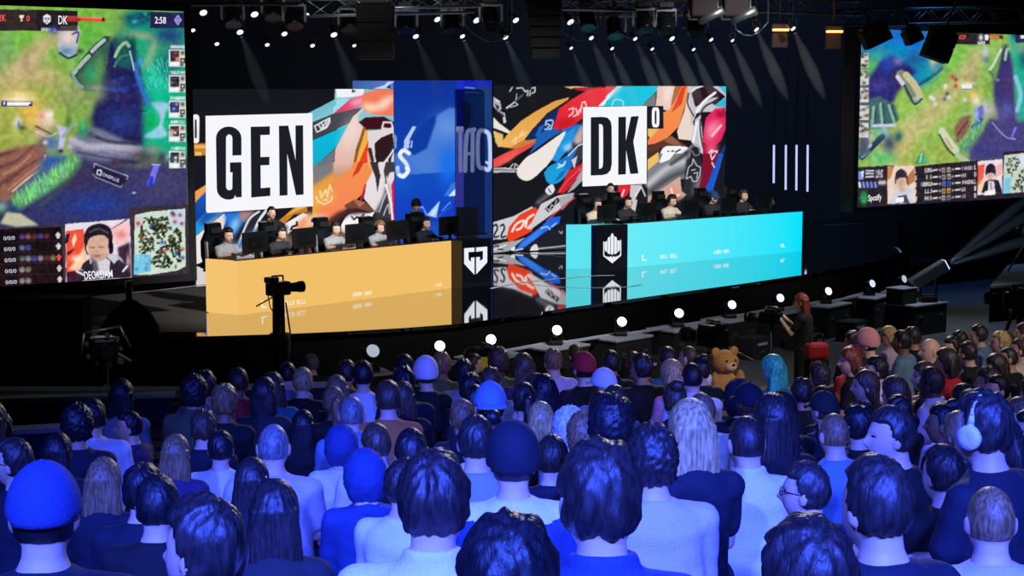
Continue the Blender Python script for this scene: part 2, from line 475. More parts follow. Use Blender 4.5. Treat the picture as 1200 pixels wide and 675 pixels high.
v.poly([(90, 70), (235, 0), (360, 0), (420, 0), (470, 100), (330, 300), (200, 420), (90, 420)], (232, 160, 62), col2=(246, 140, 80), gdir=(1, 0))
v.poly([(90, 20), (232, 0), (235, 60), (90, 160)], (122, 124, 130), soft=2)
v.poly([(232, 0), (360, 0), (345, 40), (250, 108), (232, 90)], (226, 186, 172), col2=(196, 140, 110))
v.poly([(235, 130), (350, 40), (450, 0), (480, 60), (430, 200), (300, 330), (150, 400), (120, 330)], (240, 148, 74), col2=(250, 130, 92))
v.poly([(395, 0), (430, 0), (395, 70), (350, 100)], (222, 56, 44))
v.stroke([(440, 150), (420, 220), (410, 250)], 12, (214, 40, 60))
v.poly([(100, 180), (240, 200), (230, 260), (90, 300)], (238, 176, 84), soft=4)
for q in ([(115, 230), (130, 260), (170, 280), (215, 255), (222, 225)], [(140, 190), (150, 235), (180, 180), (190, 230), (205, 150), (220, 190)], [(165, 250), (190, 250)]): v.stroke(q, 9, (252, 225, 170), smooth=False)
v.poly([(450, 130), (530, 0), (640, 0), (640, 330), (520, 340), (490, 310), (430, 240)], (232, 222, 226))
v.poly([(300, 285), (370, 245), (440, 265), (500, 320), (470, 330), (380, 305), (320, 315)], (120, 72, 54))
v.poly([(360, 245), (440, 265), (400, 300)], (170, 112, 92))
v.poly([(470, 0), (520, 0), (540, 90), (520, 200), (505, 100)], (52, 48, 56))
v.poly([(575, 0), (640, 0), (640, 60), (600, 70), (575, 140), (560, 60)], (66, 58, 66))
v.poly([(500, 340), (560, 230), (585, 120), (600, 250), (620, 340), (620, 380), (500, 380)], (58, 58, 66), soft=2)
for q in ([(530, 330), (560, 250), (580, 200)], [(560, 350), (590, 280), (600, 340)]): v.stroke(q, 7, (205, 205, 212))
v.stroke([(585, 90), (575, 150), (590, 220)], 9, (60, 50, 60)); v.stroke([(580, 90), (590, 200)], 5, (235, 235, 240))
v.poly([(610, 150), (640, 90), (640, 390), (600, 390), (620, 300)], (214, 28, 88))
v.stroke([(575, 150), (605, 260), (620, 380)], 14, (242, 240, 244))
v.poly([(280, 420), (340, 340), (470, 335), (500, 330), (440, 420), (380, 460), (300, 470)], (244, 244, 246), smooth=True)
v.poly([(60, 420), (170, 395), (260, 330), (330, 305), (480, 330), (420, 340), (330, 345), (250, 400), (130, 440)], (76, 40, 44), soft=2)
for q in ([(350, 360), (365, 380), (385, 360), (400, 375), (430, 345)],): v.stroke(q, 11, K, smooth=False)
v.poly([(60, 330), (130, 360), (100, 420), (0, 470), (0, 350)], (246, 170, 120), soft=3)
v.poly([(0, 310), (60, 300), (50, 330), (0, 350)], (160, 104, 40), soft=3)
v.poly([(60, 360), (190, 350), (130, 420), (40, 440)], (252, 208, 178), soft=4)
v.poly([(85, 370), (120, 375), (110, 400), (80, 395)], (48, 30, 34))
v.poly([(60, 440), (130, 420), (110, 600), (80, 620)], (208, 30, 56))
v.poly([(500, 380), (640, 380), (640, 620), (440, 620), (430, 480)], (46, 44, 52))
v.poly([(0, 470), (60, 440), (80, 640), (0, 640)], (60, 52, 60))
v.poly([(110, 600), (130, 420), (300, 470), (440, 430), (440, 640), (100, 640)], (150, 120, 104), soft=5)
v = g.view(220, 200, 5.629)
v.poly([(0, 0), (120, 0), (120, 90), (35, 140), (0, 150)], (24, 23, 30))
v.poly([(35, 140), (120, 80), (125, 135), (40, 220)], (238, 160, 84))
v.poly([(40, 220), (125, 130), (130, 260), (45, 350)], (28, 92, 190), col2=(18, 60, 140))
v.poly([(45, 350), (130, 260), (240, 270), (150, 350), (45, 440)], (32, 150, 220), col2=(60, 170, 230), gdir=(1, 0))
v.poly([(110, 270), (240, 268), (100, 370), (70, 340)], (18, 78, 170), soft=3)
v.poly([(45, 440), (240, 280), (260, 310), (230, 390), (155, 480), (150, 575), (45, 625)], (238, 228, 228))
v.poly([(120, 380), (230, 300), (225, 380), (160, 460)], (232, 196, 190), soft=6)
v.poly([(240, 270), (350, 270), (400, 300), (330, 400), (280, 480), (260, 440), (250, 330)], (34, 120, 220), soft=2)
v.poly([(290, 340), (345, 300), (330, 370), (290, 420)], (170, 210, 246), soft=3)
v.poly([(340, 270), (450, 260), (380, 340), (340, 320)], (176, 130, 124), soft=2)
v.poly([(345, 420), (440, 290), (520, 240), (440, 360), (370, 450)], (42, 42, 50))
v.stroke([(330, 500), (400, 330), (470, 270)], 14, (210, 220, 236))
v.stroke([(430, 420), (470, 330), (520, 260)], 18, (230, 228, 236))
v.poly([(600, 330), (700, 245), (788, 232), (788, 270), (700, 290), (640, 350)], (196, 128, 42))
v.poly([(640, 300), (720, 240), (780, 240), (700, 275)], (236, 176, 84))
v.poly([(640, 350), (760, 280), (788, 290), (788, 370), (680, 400), (660, 420)], (244, 236, 234))
v.poly([(720, 345), (788, 290), (788, 420), (700, 430)], (240, 158, 112), soft=2)
v.stroke([(680, 390), (690, 370), (720, 360), (720, 340)], 14, K, smooth=False)
v.poly([(240, 470), (330, 500), (480, 400), (560, 350), (660, 440), (700, 575), (150, 590), (155, 490)], (214, 208, 214), soft=5); v.stroke([(500, 560), (580, 430), (640, 380)], 30, (44, 40, 50), soft=3); v.stroke([(300, 560), (360, 470), (440, 400)], 26, (60, 120, 200), soft=4); v.poly([(600, 560), (640, 440), (720, 430), (700, 575)], (120, 86, 70), soft=5)
v.poly([(30, 380), (120, 380), (120, 400), (35, 465)], (238, 160, 84), a=0)
g.view()
g.poly([(225.5, 168.5), (241.5, 168), (241.5, 182), (227, 183)], (196, 130, 60)); g.rect(228, 170, 241, 174, (244, 178, 84)); g.rect(229, 178, 236, 182, (250, 190, 96))
g.poly([(222, 183), (242, 182), (242, 216), (226, 226), (222, 226)], (26, 24, 34))
g.poly([(222, 226), (227, 224), (230, 315), (222, 315)], (22, 22, 28))
g.stroke([(229.4, 138), (229.4, 164)], 8.2, W); g.stroke([(229.4, 141), (229.4, 161)], 2.2, K)
gen, P_GEN = wall_thing('led_display', 222, 461, 35.0, 104.3, 311, g, (300, 260), 'wide LED wall showing three big black letters on a white card above the gold desk')
def arcpts(cx, cy, rx, ry, a0, a1, n=6):
    return [(cx + rx * math.cos(math.radians(a0 + (a1 - a0) * i / n)), cy + ry * math.sin(math.radians(a0 + (a1 - a0) * i / n))) for i in range(n + 1)]
M_CARD = emat('card_white', (247, 247, 251)); M_INK = emat('letter_black', (29, 30, 40))
flat_shape('title_card', [[(240.9, 135.8), (366, 132.6), (367, 241.7), (243, 249.5), (241.4, 247)]], P_GEN, M_CARD, gen, .012)
G = arcpts(268, 162, 15, 13.8, 180, 360, 10) + [(283, 182), (272.3, 182.3)] + arcpts(268.6, 162, 3.7, 4.5, 360, 180, 6) + arcpts(268.8, 219, 3.9, 4, 180, 0, 6)[:6] + [(272.4, 202), (269.6, 202), (269.4, 190.4), (283, 190), (283.3, 231), (276.5, 231.4), (275.5, 228.5)] + arcpts(267.5, 221, 13.5, 13, 60, 180, 8)
E = [(293.7, 148.6), (316.3, 148), (316.2, 158), (305.2, 158.3), (305.3, 184), (315.8, 183.7), (315.7, 193.4), (305.4, 193.8), (305.6, 220.5), (316.8, 219.5), (316.8, 229.6), (294.4, 231.5)]
N = [(326.8, 147.4), (337.8, 147.2), (346.4, 187.5), (346.2, 147), (355.2, 146.7), (355.8, 228), (346.9, 228.7), (336.6, 180), (337, 228.9), (327.6, 229.4)]
for nm, q in (('lettering', G), ('lettering', E), ('lettering', N)): flat_shape(nm, [q], P_GEN, M_INK, gen, .024)

# --- blue wall between the two art walls
b = Paint(405, 85, 585, 320, (18, 62, 160))
b.poly([(405, 85), (585, 85), (585, 320), (405, 320)], (14, 50, 150), col2=(28, 86, 200))
v = b.view(450, 90, 5.629)
v.poly([(70, 510), (170, 490), (200, 515), (280, 470), (350, 255), (430, 205), (475, 205), (475, 675), (70, 675)], (70, 122, 210), soft=1)
v.blob(420, 330, 110, 90, (104, 150, 226), .8); v.blob(260, 560, 120, 60, (78, 128, 214), .7); v.blob(440, 560, 60, 110, (30, 104, 232), .8)
v.poly([(160, 500), (200, 515), (280, 470), (340, 300), (340, 250), (260, 300), (190, 420)], (15, 60, 160), soft=1)
v.poly([(130, 480), (132, 420), (190, 325), (212, 330), (170, 410), (165, 470)], (176, 204, 240)); v.poly([(178, 420), (190, 420), (184, 470), (174, 470)], (150, 190, 236))
v.poly([(60, 360), (85, 400), (80, 470), (70, 480)], (120, 160, 230))
v.stroke([(165, 505), (128, 485), (105, 520), (150, 580), (155, 630), (125, 648), (95, 640), (90, 600)], 26, (240, 244, 252))
v = b.view(450, 190, 5.629)
v.poly([(70, 90), (475, 60), (475, 400), (70, 400)], (16, 78, 192), col2=(22, 60, 190))
v.blob(420, 40, 60, 110, (26, 112, 240), .9); v.blob(110, 120, 70, 90, (30, 90, 200), .6)
v.stroke([(150, 40), (160, 55), (130, 95), (100, 85)], 26, (240, 244, 252))
v.poly([(395, 225), (440, 150), (472, 125), (472, 180), (430, 220)], (56, 120, 226)); v.poly([(425, 225), (472, 172), (472, 222)], (216, 232, 252))
v.poly([(280, 350), (368, 255), (345, 365)], (150, 196, 246)); v.poly([(300, 350), (365, 262), (330, 360)], (206, 228, 252), soft=1)
v.stroke([(385, 320), (435, 265), (445, 290), (350, 365)], 8, (92, 150, 238), smooth=False); v.stroke([(225, 305), (255, 295), (280, 345)], 8, (120, 170, 240), smooth=False)
v.poly([(350, 365), (475, 235), (475, 400), (330, 400)], (20, 62, 190), a=.7)
b.view()
b.rect(535, 85, 585, 320, (12, 22, 150)); b.rect(535, 85, 585, 105, (24, 50, 200))
b.poly([(534.5, 148), (543.5, 148), (543.5, 262), (534, 262)], (104, 112, 232), col2=(86, 84, 214))
b.poly([(543.5, 85), (585, 85), (585, 104), (543, 104)], (18, 34, 190)); b.rect(543.5, 103, 585, 320, (22, 50, 112))
b.poly([(540, 118), (552, 121), (552, 140), (548, 150), (543, 150)], (16, 26, 60), soft=1)
b.blob(565, 125, 16, 26, (34, 74, 132), .7)
b.rect(534.5, 148.5, 543, 154, (226, 228, 252)); b.rect(537.5, 150, 541.5, 202, (196, 200, 250))
LT = (190, 206, 250)
b.stroke([(545, 200), (547, 158), (553.5, 152.5), (556, 152)], 5, LT); b.stroke([(554, 153), (553.5, 200)], 4.6, LT); b.stroke([(547, 180), (553, 180)], 3.6, LT); b.stroke([(545.2, 201), (547.3, 160)], 3.4, LT)
b.stroke([(569.5, 154), (561, 156), (560.5, 192), (567, 197), (574, 196), (573.5, 160), (568, 154)], 4.8, LT); b.stroke([(570, 190), (576, 195)], 3, LT)
b.stroke([(545, 102.4), (556, 103.4)], 1, (150, 170, 240)); b.stroke([(545, 108), (563, 108.6)], .8, (90, 120, 200))
b.poly([(413, 95), (461, 95), (461, 107), (413, 107)], (60, 96, 168), col2=(96, 130, 196), gdir=(1, 0))
b.poly([(437, 104), (450, 100), (455, 95.5), (463, 95.5), (456, 99), (458, 105)], (196, 214, 240)); b.poly([(452, 103), (457, 99), (458, 104)], (30, 50, 90))
blue, P_BLUE = wall_thing('led_display', 413, 576.5, 36.2, 94.3, 300, b, (210, 240), 'narrow deep blue LED wall between the two colourful art walls')

# --- wall art behind the turquoise desk
d = Paint(570, 92, 860, 310, (24, 24, 31))
v = d.view(570, 90, 5.627)
v.poly([(44, 60), (260, 70), (250, 120), (44, 130)], (26, 26, 34))
for q in ([(155, 95), (170, 70)], [(200, 75), (235, 72), (260, 100)], [(250, 95), (275, 90), (270, 125)], [(300, 75), (320, 70), (320, 100), (300, 110)], [(290, 90), (285, 125)]): v.stroke(q, 8, (210, 210, 215), smooth=False)
v.stroke([(200, 110), (190, 160), (135, 205)], (4, 14), (200, 200, 205)); v.stroke([(240, 120), (190, 160)], 12, (86, 86, 96)); v.stroke([(190, 170), (205, 185), (160, 200)], 6, (220, 220, 225))
v.poly([(44, 130), (90, 160), (100, 210), (80, 235), (44, 190)], (176, 176, 182)); v.poly([(55, 175), (85, 195), (75, 225)], (30, 28, 36)); v.stroke([(60, 150), (85, 165)], 6, W)
v.poly([(85, 225), (120, 240), (130, 300), (115, 310), (105, 260)], (210, 210, 216)); v.poly([(92, 232), (118, 250), (112, 275)], (60, 60, 70))
v.poly([(44, 265), (90, 310), (150, 355), (190, 370), (140, 372), (70, 345), (44, 335)], (236, 228, 222))
v.poly([(44, 355), (110, 380), (110, 440), (80, 465), (60, 430)], (226, 190, 110))
v.poly([(85, 460), (130, 390), (230, 290), (330, 225), (450, 160), (545, 135), (540, 150), (400, 240), (300, 350), (240, 430), (160, 470)], (222, 160, 72), col2=(240, 180, 96), gdir=(0, 1))
v.poly([(150, 470), (240, 420), (335, 400), (310, 445), (240, 480)], (206, 128, 54)); v.stroke([(120, 470), (200, 478), (300, 440)], 8, (64, 36, 26))
for q in ([(170, 430), (200, 400), (190, 440)], [(215, 400), (240, 360)], [(235, 390), (265, 365)]): v.stroke(q, 10, (246, 214, 160))
v.poly([(255, 420), (330, 330), (400, 250), (495, 190), (470, 300), (330, 410)], (22, 42, 100))
v.poly([(330, 400), (400, 340), (440, 330), (500, 360), (400, 420), (280, 510), (270, 530), (310, 460)], (28, 96, 180))
v.poly([(320, 390), (350, 330), (385, 310), (350, 390)], (28, 100, 184))
for q in ([(390, 320), (395, 290), (430, 285)], [(385, 345), (425, 345), (440, 300)], [(400, 310), (420, 320), (405, 335)], [(420, 285), (440, 290)]): v.stroke(q, 9, (186, 214, 244), smooth=False)
v.poly([(510, 65), (600, 62), (700, 72), (560, 80)], (226, 190, 120)); v.poly([(560, 72), (700, 70), (760, 65), (700, 95), (600, 90)], (170, 40, 50))
v.poly([(440, 340), (480, 210), (560, 150), (680, 80), (844, 62), (844, 110), (735, 195), (640, 205), (640, 270), (560, 330), (500, 350)], (226, 38, 50), col2=(236, 60, 74), gdir=(1, -1))
v.poly([(450, 330), (470, 290), (560, 270), (600, 290), (540, 340), (490, 352)], (200, 26, 42), soft=3)
for q in ([(545, 215), (575, 205), (570, 240), (545, 260)], [(575, 260), (610, 245)], [(590, 210), (600, 240), (620, 210)], [(630, 180), (620, 235)], [(632, 170), (650, 165), (660, 195)]): v.stroke(q, 9, (250, 214, 214), smooth=False)
v.poly([(735, 195), (844, 85), (844, 195)], (236, 240, 246)); v.poly([(765, 195), (844, 120), (844, 195)], (60, 200, 216))
v.poly([(500, 350), (600, 310), (640, 330), (640, 380), (560, 440), (480, 420)], (30, 110, 200))
v.poly([(580, 400), (640, 290), (640, 440), (590, 450), (570, 430)], (206, 170, 168), soft=2)
v.poly([(255, 540), (330, 490), (500, 370), (520, 375), (470, 470), (420, 560), (300, 675), (230, 675), (200, 620)], (238, 230, 224), smooth=True)
v.poly([(520, 375), (590, 330), (560, 450), (470, 560), (430, 550)], (34, 150, 226)); v.poly([(500, 460), (560, 430), (570, 470), (530, 500)], (150, 210, 246), soft=2)
v.poly([(400, 600), (500, 540), (640, 440), (640, 500), (560, 600), (500, 675), (400, 675)], (34, 120, 206))
v.poly([(395, 610), (430, 580), (520, 570), (500, 640), (440, 690), (395, 690)], (26, 158, 214)); 
for q in ([(475, 575), (500, 590)], [(470, 600), (510, 580), (520, 560)]): v.stroke(q, 11, (200, 232, 250), smooth=False)
v.poly([(555, 560), (600, 470), (640, 420), (640, 520), (590, 600), (570, 600)], (60, 56, 66)); v.stroke([(540, 520), (600, 460), (640, 440)], 8, (200, 230, 250)); v.poly([(560, 550), (600, 520), (580, 610)], (206, 206, 216))
v.poly([(510, 675), (540, 620), (600, 590), (640, 560), (640, 675)], (214, 36, 46)); v.poly([(580, 650), (610, 610), (640, 600), (640, 675), (580, 675)], (166, 166, 172), soft=2)
v.poly([(44, 545), (150, 490), (330, 425), (300, 460), (200, 520), (90, 590), (44, 598)], (226, 78, 72)); v.poly([(44, 580), (130, 520), (220, 480), (150, 560)], (240, 96, 86), soft=2)
v.poly([(44, 600), (110, 600), (200, 605), (200, 625), (44, 634)], (176, 176, 182)); v.stroke([(44, 612), (200, 618)], 5, (60, 60, 70)); 
for q in ([(120, 600), (150, 608), (175, 575)], [(185, 600), (190, 572), (210, 590)]): v.stroke(q, 7, (210, 210, 215), smooth=False)
v = d.view(570, 200, 5.627)
v.poly([(44, 0), (180, 0), (230, 40), (200, 10), (44, 10)], (190, 190, 196)); v.poly([(196, -20), (225, 40), (270, 48), (330, 20), (400, -30)], (238, 230, 224), smooth=False)
v.poly([(390, 0), (530, -10), (500, 60), (440, 90), (400, 70)], (26, 160, 218), smooth=True); v.poly([(440, 85), (500, 40), (530, -10), (490, 10)], (30, 104, 190))
v.poly([(465, 145), (530, 40), (600, -10), (625, 0), (560, 100), (510, 150)], (206, 36, 48)); v.stroke([(480, 140), (540, 60), (610, -5)], 7, (244, 84, 90))
v.poly([(530, 150), (570, 90), (640, 0), (640, 60), (580, 120)], (168, 168, 174))
v.poly([(300, 255), (330, 190), (430, 90), (470, 140), (400, 190), (330, 260)], (42, 42, 50)); v.stroke([(340, 210), (420, 150)], 14, (120, 120, 130), soft=2)
v.poly([(390, 140), (400, 110), (435, 90), (450, 130), (420, 160)], (228, 228, 234), smooth=True); v.stroke([(410, 120), (425, 145)], 8, (60, 60, 68))
v.poly([(44, 340), (180, 300), (300, 235), (320, 260), (150, 380), (130, 450), (44, 455)], (206, 206, 212))
for x in (62, 108): v.stroke([(x - 14, 365), (x + 4, 355), (x + 10, 385), (x - 6, 415), (x - 8, 440), (x + 18, 432)], 11, K)
v.poly([(44, 490), (130, 470), (200, 460), (260, 440), (150, 530), (44, 545)], (170, 168, 172)); v.stroke([(50, 500), (80, 495), (75, 515), (110, 520)], 8, K); v.stroke([(50, 520), (130, 490)], 6, W)
v.poly([(135, 430), (150, 370), (220, 290), (320, 240), (340, 260), (300, 400), (200, 450), (145, 475)], (234, 66, 40))
for q in ([(170, 400), (200, 350), (250, 330), (230, 375), (200, 390)], [(260, 370), (270, 320), (310, 290)], [(275, 380), (300, 350)]): v.stroke(q, 15, (252, 226, 214))
v.poly([(280, 380), (360, 220), (470, 165), (580, 145), (520, 230), (400, 310), (290, 390)], (206, 206, 210)); v.poly([(470, 180), (580, 145), (570, 185), (500, 260)], (170, 170, 176))
v.stroke([(400, 330), (480, 260), (580, 180)], 9, (214, 60, 76))
v.poly([(385, 250), (470, 175), (485, 200), (410, 275)], (30, 30, 38)); 
for q in ([(395, 245), (415, 265), (430, 225), (450, 240), (462, 195)],): v.stroke(q, 6, (214, 214, 220), smooth=False)
v.poly([(190, 525), (240, 460), (360, 370), (420, 310), (490, 300), (480, 350), (380, 410), (260, 500)], (32, 98, 224)); v.poly([(200, 515), (300, 430), (420, 340), (330, 440), (240, 505)], (72, 146, 244), soft=2)
for q in ([(360, 380), (400, 370), (420, 390)], [(430, 370), (460, 345)]): v.stroke(q, 8, (180, 212, 248))
v.poly([(260, 500), (400, 400), (560, 330), (560, 560), (300, 530)], (30, 32, 42)); v.poly([(270, 500), (330, 500), (520, 500), (520, 560), (380, 545)], (60, 62, 70))
v.poly([(300, 500), (330, 485), (340, 530), (290, 530)], (220, 220, 228), smooth=True); v.stroke([(340, 515), (520, 495)], 7, (200, 200, 206)); v.stroke([(480, 400), (495, 415), (500, 400)], 6, (190, 190, 200))
v.poly([(160, 510), (190, 500), (185, 530), (160, 525)], (230, 230, 238)); v.stroke([(190, 525), (240, 515)], 8, (220, 230, 246))
v = d.view(710, 90, 5.627)
v.poly([(0, 62), (75, 62), (0, 130)], (232, 72, 80)); v.poly([(0, 130), (75, 62), (110, 62), (0, 165)], (220, 238, 242)); v.poly([(0, 195), (0, 165), (110, 62), (360, 62), (330, 100), (230, 195)], (30, 196, 222))
for q in ([(40, 190), (60, 150), (110, 160), (115, 190)],): v.stroke(q, 9, (150, 232, 242))
v.poly([(230, 195), (330, 105), (330, 195)], (120, 124, 130)); v.poly([(75, 70), (120, 66), (60, 130), (30, 150)], (110, 214, 230), soft=2)
v.poly([(330, 190), (340, 62), (490, 62), (450, 130), (420, 230), (378, 215), (378, 195)], (236, 200, 188)); v.poly([(390, 66), (440, 66), (420, 150), (385, 200)], (250, 232, 226), soft=3)
v.poly([(455, 62), (500, 62), (450, 190), (425, 230), (435, 150)], (176, 108, 70))
v.poly([(378, 235), (420, 215), (470, 130), (500, 62), (545, 62), (520, 200), (480, 330), (380, 430), (275, 450), (275, 342), (380, 340)], (242, 156, 72), col2=(248, 130, 78))
v.poly([(500, 70), (530, 62), (500, 180), (430, 240)], (226, 66, 46)); v.stroke([(500, 300), (480, 350)], 12, (206, 44, 54))
v.poly([(275, 342), (350, 342), (300, 400), (275, 420)], (236, 190, 100)); v.poly([(275, 395), (290, 395), (280, 420)], (70, 50, 40))
v.poly([(545, 62), (575, 62), (560, 220), (580, 330), (560, 420), (480, 410), (470, 360), (520, 220)], (238, 214, 204))
v.poly([(540, 100), (560, 62), (800, 62), (800, 230), (700, 230), (650, 230), (600, 240), (560, 330), (555, 200)], (200, 198, 204))
v.poly([(565, 110), (610, 66), (700, 60), (790, 130), (700, 140), (590, 200)], (42, 22, 28)); v.stroke([(565, 90), (610, 70), (640, 60)], 10, (236, 236, 240))
v.poly([(700, 60), (740, 60), (795, 120), (795, 62)], (54, 190, 222)); v.poly([(705, 185), (795, 135), (795, 200), (740, 200)], (54, 180, 216)); v.poly([(690, 170), (760, 125), (790, 130), (720, 185)], (24, 22, 30))
v.stroke([(600, 230), (640, 170), (720, 105)], 18, (240, 240, 244)); v.stroke([(610, 270), (650, 200), (700, 170)], 12, (60, 54, 62)); v.stroke([(545, 110), (540, 180), (580, 260)], 10, (70, 64, 72))
v.poly([(650, 330), (660, 270), (720, 210), (790, 200), (795, 330), (760, 420), (700, 470), (660, 480), (640, 420)], (226, 42, 96)); v.poly([(660, 340), (700, 300), (760, 290), (720, 370), (680, 440)], (248, 150, 176), soft=4)
v.poly([(730, 230), (790, 215), (790, 260), (740, 270)], (170, 10, 50), soft=2); v.stroke([(700, 390), (760, 320)], 12, (252, 226, 234), soft=1)
v.poly([(560, 420), (590, 280), (625, 250), (640, 420), (650, 520), (600, 480)], (196, 196, 202)); v.stroke([(575, 430), (600, 300)], 16, (242, 242, 246)); v.stroke([(625, 280), (622, 350), (640, 470)], 10, (60, 56, 64)); v.stroke([(610, 290), (615, 400), (640, 500)], 6, (236, 236, 240))
v.poly([(275, 460), (360, 425), (430, 390), (480, 420), (540, 460), (470, 480), (360, 470), (275, 540)], (92, 56, 44)); v.poly([(380, 420), (435, 388), (500, 450), (440, 450)], (150, 96, 74))
v.poly([(355, 550), (370, 480), (420, 455), (545, 470), (480, 540), (400, 570)], (246, 246, 248), smooth=True); v.stroke([(410, 490), (425, 505), (440, 488), (455, 500), (490, 480)], 9, K, smooth=False)
v.poly([(275, 540), (340, 500), (360, 510), (350, 560), (275, 620)], (238, 186, 96)); v.poly([(275, 500), (370, 475), (340, 510), (275, 560)], (72, 48, 40))
v.poly([(275, 675), (360, 560), (480, 540), (570, 440), (600, 480), (560, 600), (540, 675)], (120, 122, 130)); v.stroke([(300, 675), (400, 590), (500, 560)], 30, (206, 206, 212), soft=3); v.poly([(420, 570), (520, 500), (560, 480), (500, 570)], (40, 42, 50), soft=2)
v.poly([(570, 450), (620, 470), (640, 620), (600, 675), (520, 675), (550, 560)], (36, 36, 44)); v.stroke([(575, 460), (600, 450), (620, 500), (590, 520), (570, 490)], 6, (150, 150, 158))
v.poly([(640, 430), (700, 470), (720, 600), (680, 675), (640, 675)], (150, 20, 50)); v.poly([(655, 440), (740, 440), (720, 560), (670, 560)], (238, 76, 120), soft=3)
for q in ([(680, 500), (700, 480), (700, 530), (680, 550)], [(710, 490), (735, 490), (715, 540)], [(700, 550), (715, 590)]): v.stroke(q, 9, (252, 224, 232), smooth=False)
v.poly([(700, 600), (790, 440), (795, 480), (740, 600), (720, 675), (680, 675)], (28, 76, 176)); v.poly([(740, 560), (800, 440), (800, 675), (730, 675)], (26, 26, 36), soft=2)
v = d.view(710, 180, 5.627)
v.poly([(275, 110), (345, 0), (420, 0), (560, 0), (540, 120), (480, 180), (400, 220), (275, 290)], (128, 128, 136)); v.poly([(275, 40), (345, -10), (350, 50), (275, 110)], (238, 190, 100)); v.poly([(350, 60), (380, -10), (460, -10), (420, 40), (370, 60)], (246, 246, 248))
v.stroke([(280, 200), (400, 100), (520, 50)], 34, (200, 200, 206), soft=3); v.stroke([(290, 250), (420, 160), (520, 120)], 22, (64, 64, 72), soft=3); v.stroke([(430, 70), (530, 0)], 16, (50, 50, 58), soft=2)
v.poly([(530, 40), (560, 20), (640, 60), (640, 220), (560, 300), (500, 290), (520, 150)], (44, 44, 52), soft=1); v.poly([(580, 200), (650, 120), (640, 240), (580, 300)], (120, 120, 128), soft=3)
for q in ([(530, 165), (545, 90), (570, 70), (575, 35), (600, 80), (625, 90), (620, 140), (600, 180), (575, 185), (560, 150), (535, 165)], [(565, 110), (590, 105)], [(580, 130), (605, 125), (600, 160)]): v.stroke(q, 6, (214, 214, 220), smooth=False)
v.poly([(275, 285), (390, 220), (490, 150), (500, 250), (530, 270), (460, 340), (275, 330)], (206, 170, 156)); v.poly([(400, 250), (430, 205), (490, 240), (500, 290), (440, 320)], (226, 150, 126), soft=3); v.stroke([(430, 230), (450, 290), (480, 270)], 12, (250, 226, 214)); v.poly([(290, 260), (350, 250), (380, 290), (320, 310)], (90, 74, 70), soft=3)
v.poly([(640, 0), (740, 0), (700, 120), (650, 240), (600, 270), (640, 120)], (130, 20, 48)); v.poly([(650, 240), (720, 100), (745, 0), (775, 0), (730, 180), (700, 260)], (30, 90, 206)); v.poly([(700, 260), (780, 0), (800, 0), (800, 300), (690, 300)], (28, 26, 34))
for q in ([(690, 0), (700, 40), (720, 10)], [(700, 60), (715, 90)]): v.stroke(q, 9, (250, 214, 226), smooth=False)
v.poly([(80, 205), (165, 205), (160, 240), (130, 290), (80, 300)], (222, 40, 58)); v.poly([(165, 205), (240, 205), (210, 300), (190, 400), (150, 330)], (206, 200, 200)); v.poly([(195, 300), (235, 210), (280, 290), (240, 330)], (30, 30, 38)); v.stroke([(105, 280), (120, 240)], 12, (250, 200, 210)); v.stroke([(195, 280), (235, 220), (260, 280)], 7, W, smooth=False)
v.poly([(-140, 215), (80, 210), (80, 330), (-140, 330)], (26, 26, 34))
v.poly([(270, 330), (520, 300), (700, 260), (800, 290), (800, 500), (200, 500)], (30, 30, 38), soft=3)
d.view(); d.stroke([(846, 103), (851.5, 103)], 1, (80, 200, 230))
dk, P_DK = wall_thing('led_display', 578, 851, 37.6, 99.6, 297, d, (340, 250), 'wide LED wall showing two big black letters on a white card above the turquoise desk', Y2=41.2)
flat_shape('title_card', [[(683.4, 125.5), (758, 124.2), (757.8, 215.2), (682.6, 218.6)]], P_DK, M_CARD, dk, .012)
flat_shape('score_card', [[(758.6, 124.6), (777.4, 124.2), (777.2, 150.8), (758.6, 150.6)]], P_DK, M_INK, dk, .012)
def oval(cx, cy, rx, ry, sq=.0, n=20):
    return [(cx + rx * math.copysign(abs(math.cos(t)) ** (1 - sq), math.cos(t)), cy + ry * math.copysign(abs(math.sin(t)) ** (1 - sq), math.sin(t))) for t in [2 * PI * i / n for i in range(n)]]
flat_shape('lettering', [(oval(768.3, 137.5, 4.4, 11.8, .5), oval(768.3, 137.5, 1.1, 8, .5))], P_DK, M_CARD, dk, .024)
Do = [(692.3, 137.4), (706, 136.9), (712, 138), (715.6, 142), (716.8, 148), (717, 170), (717, 192), (715.5, 199.5), (711.5, 203.8), (706, 205.2), (692.2, 205.8), (692.3, 170)]
Di = [(702, 145.4), (703.5, 145.3), (705, 145.8), (706.3, 147.4), (706.7, 150), (706.8, 170), (706.7, 190), (706.2, 195), (704.8, 197), (703.4, 197.6), (702, 197.8), (702, 170)]
flat_shape('lettering', [(Do, Di)], P_DK, M_INK, dk, .024)
flat_shape('lettering', [[(724.6, 137.2), (733.6, 136.8), (733.4, 165), (739.5, 136.5), (748.6, 136), (742.2, 166), (748.2, 203.2), (738.6, 203.9), (733.8, 176), (733.4, 204.2), (724.4, 204.8)]], P_DK, M_INK, dk, .024)
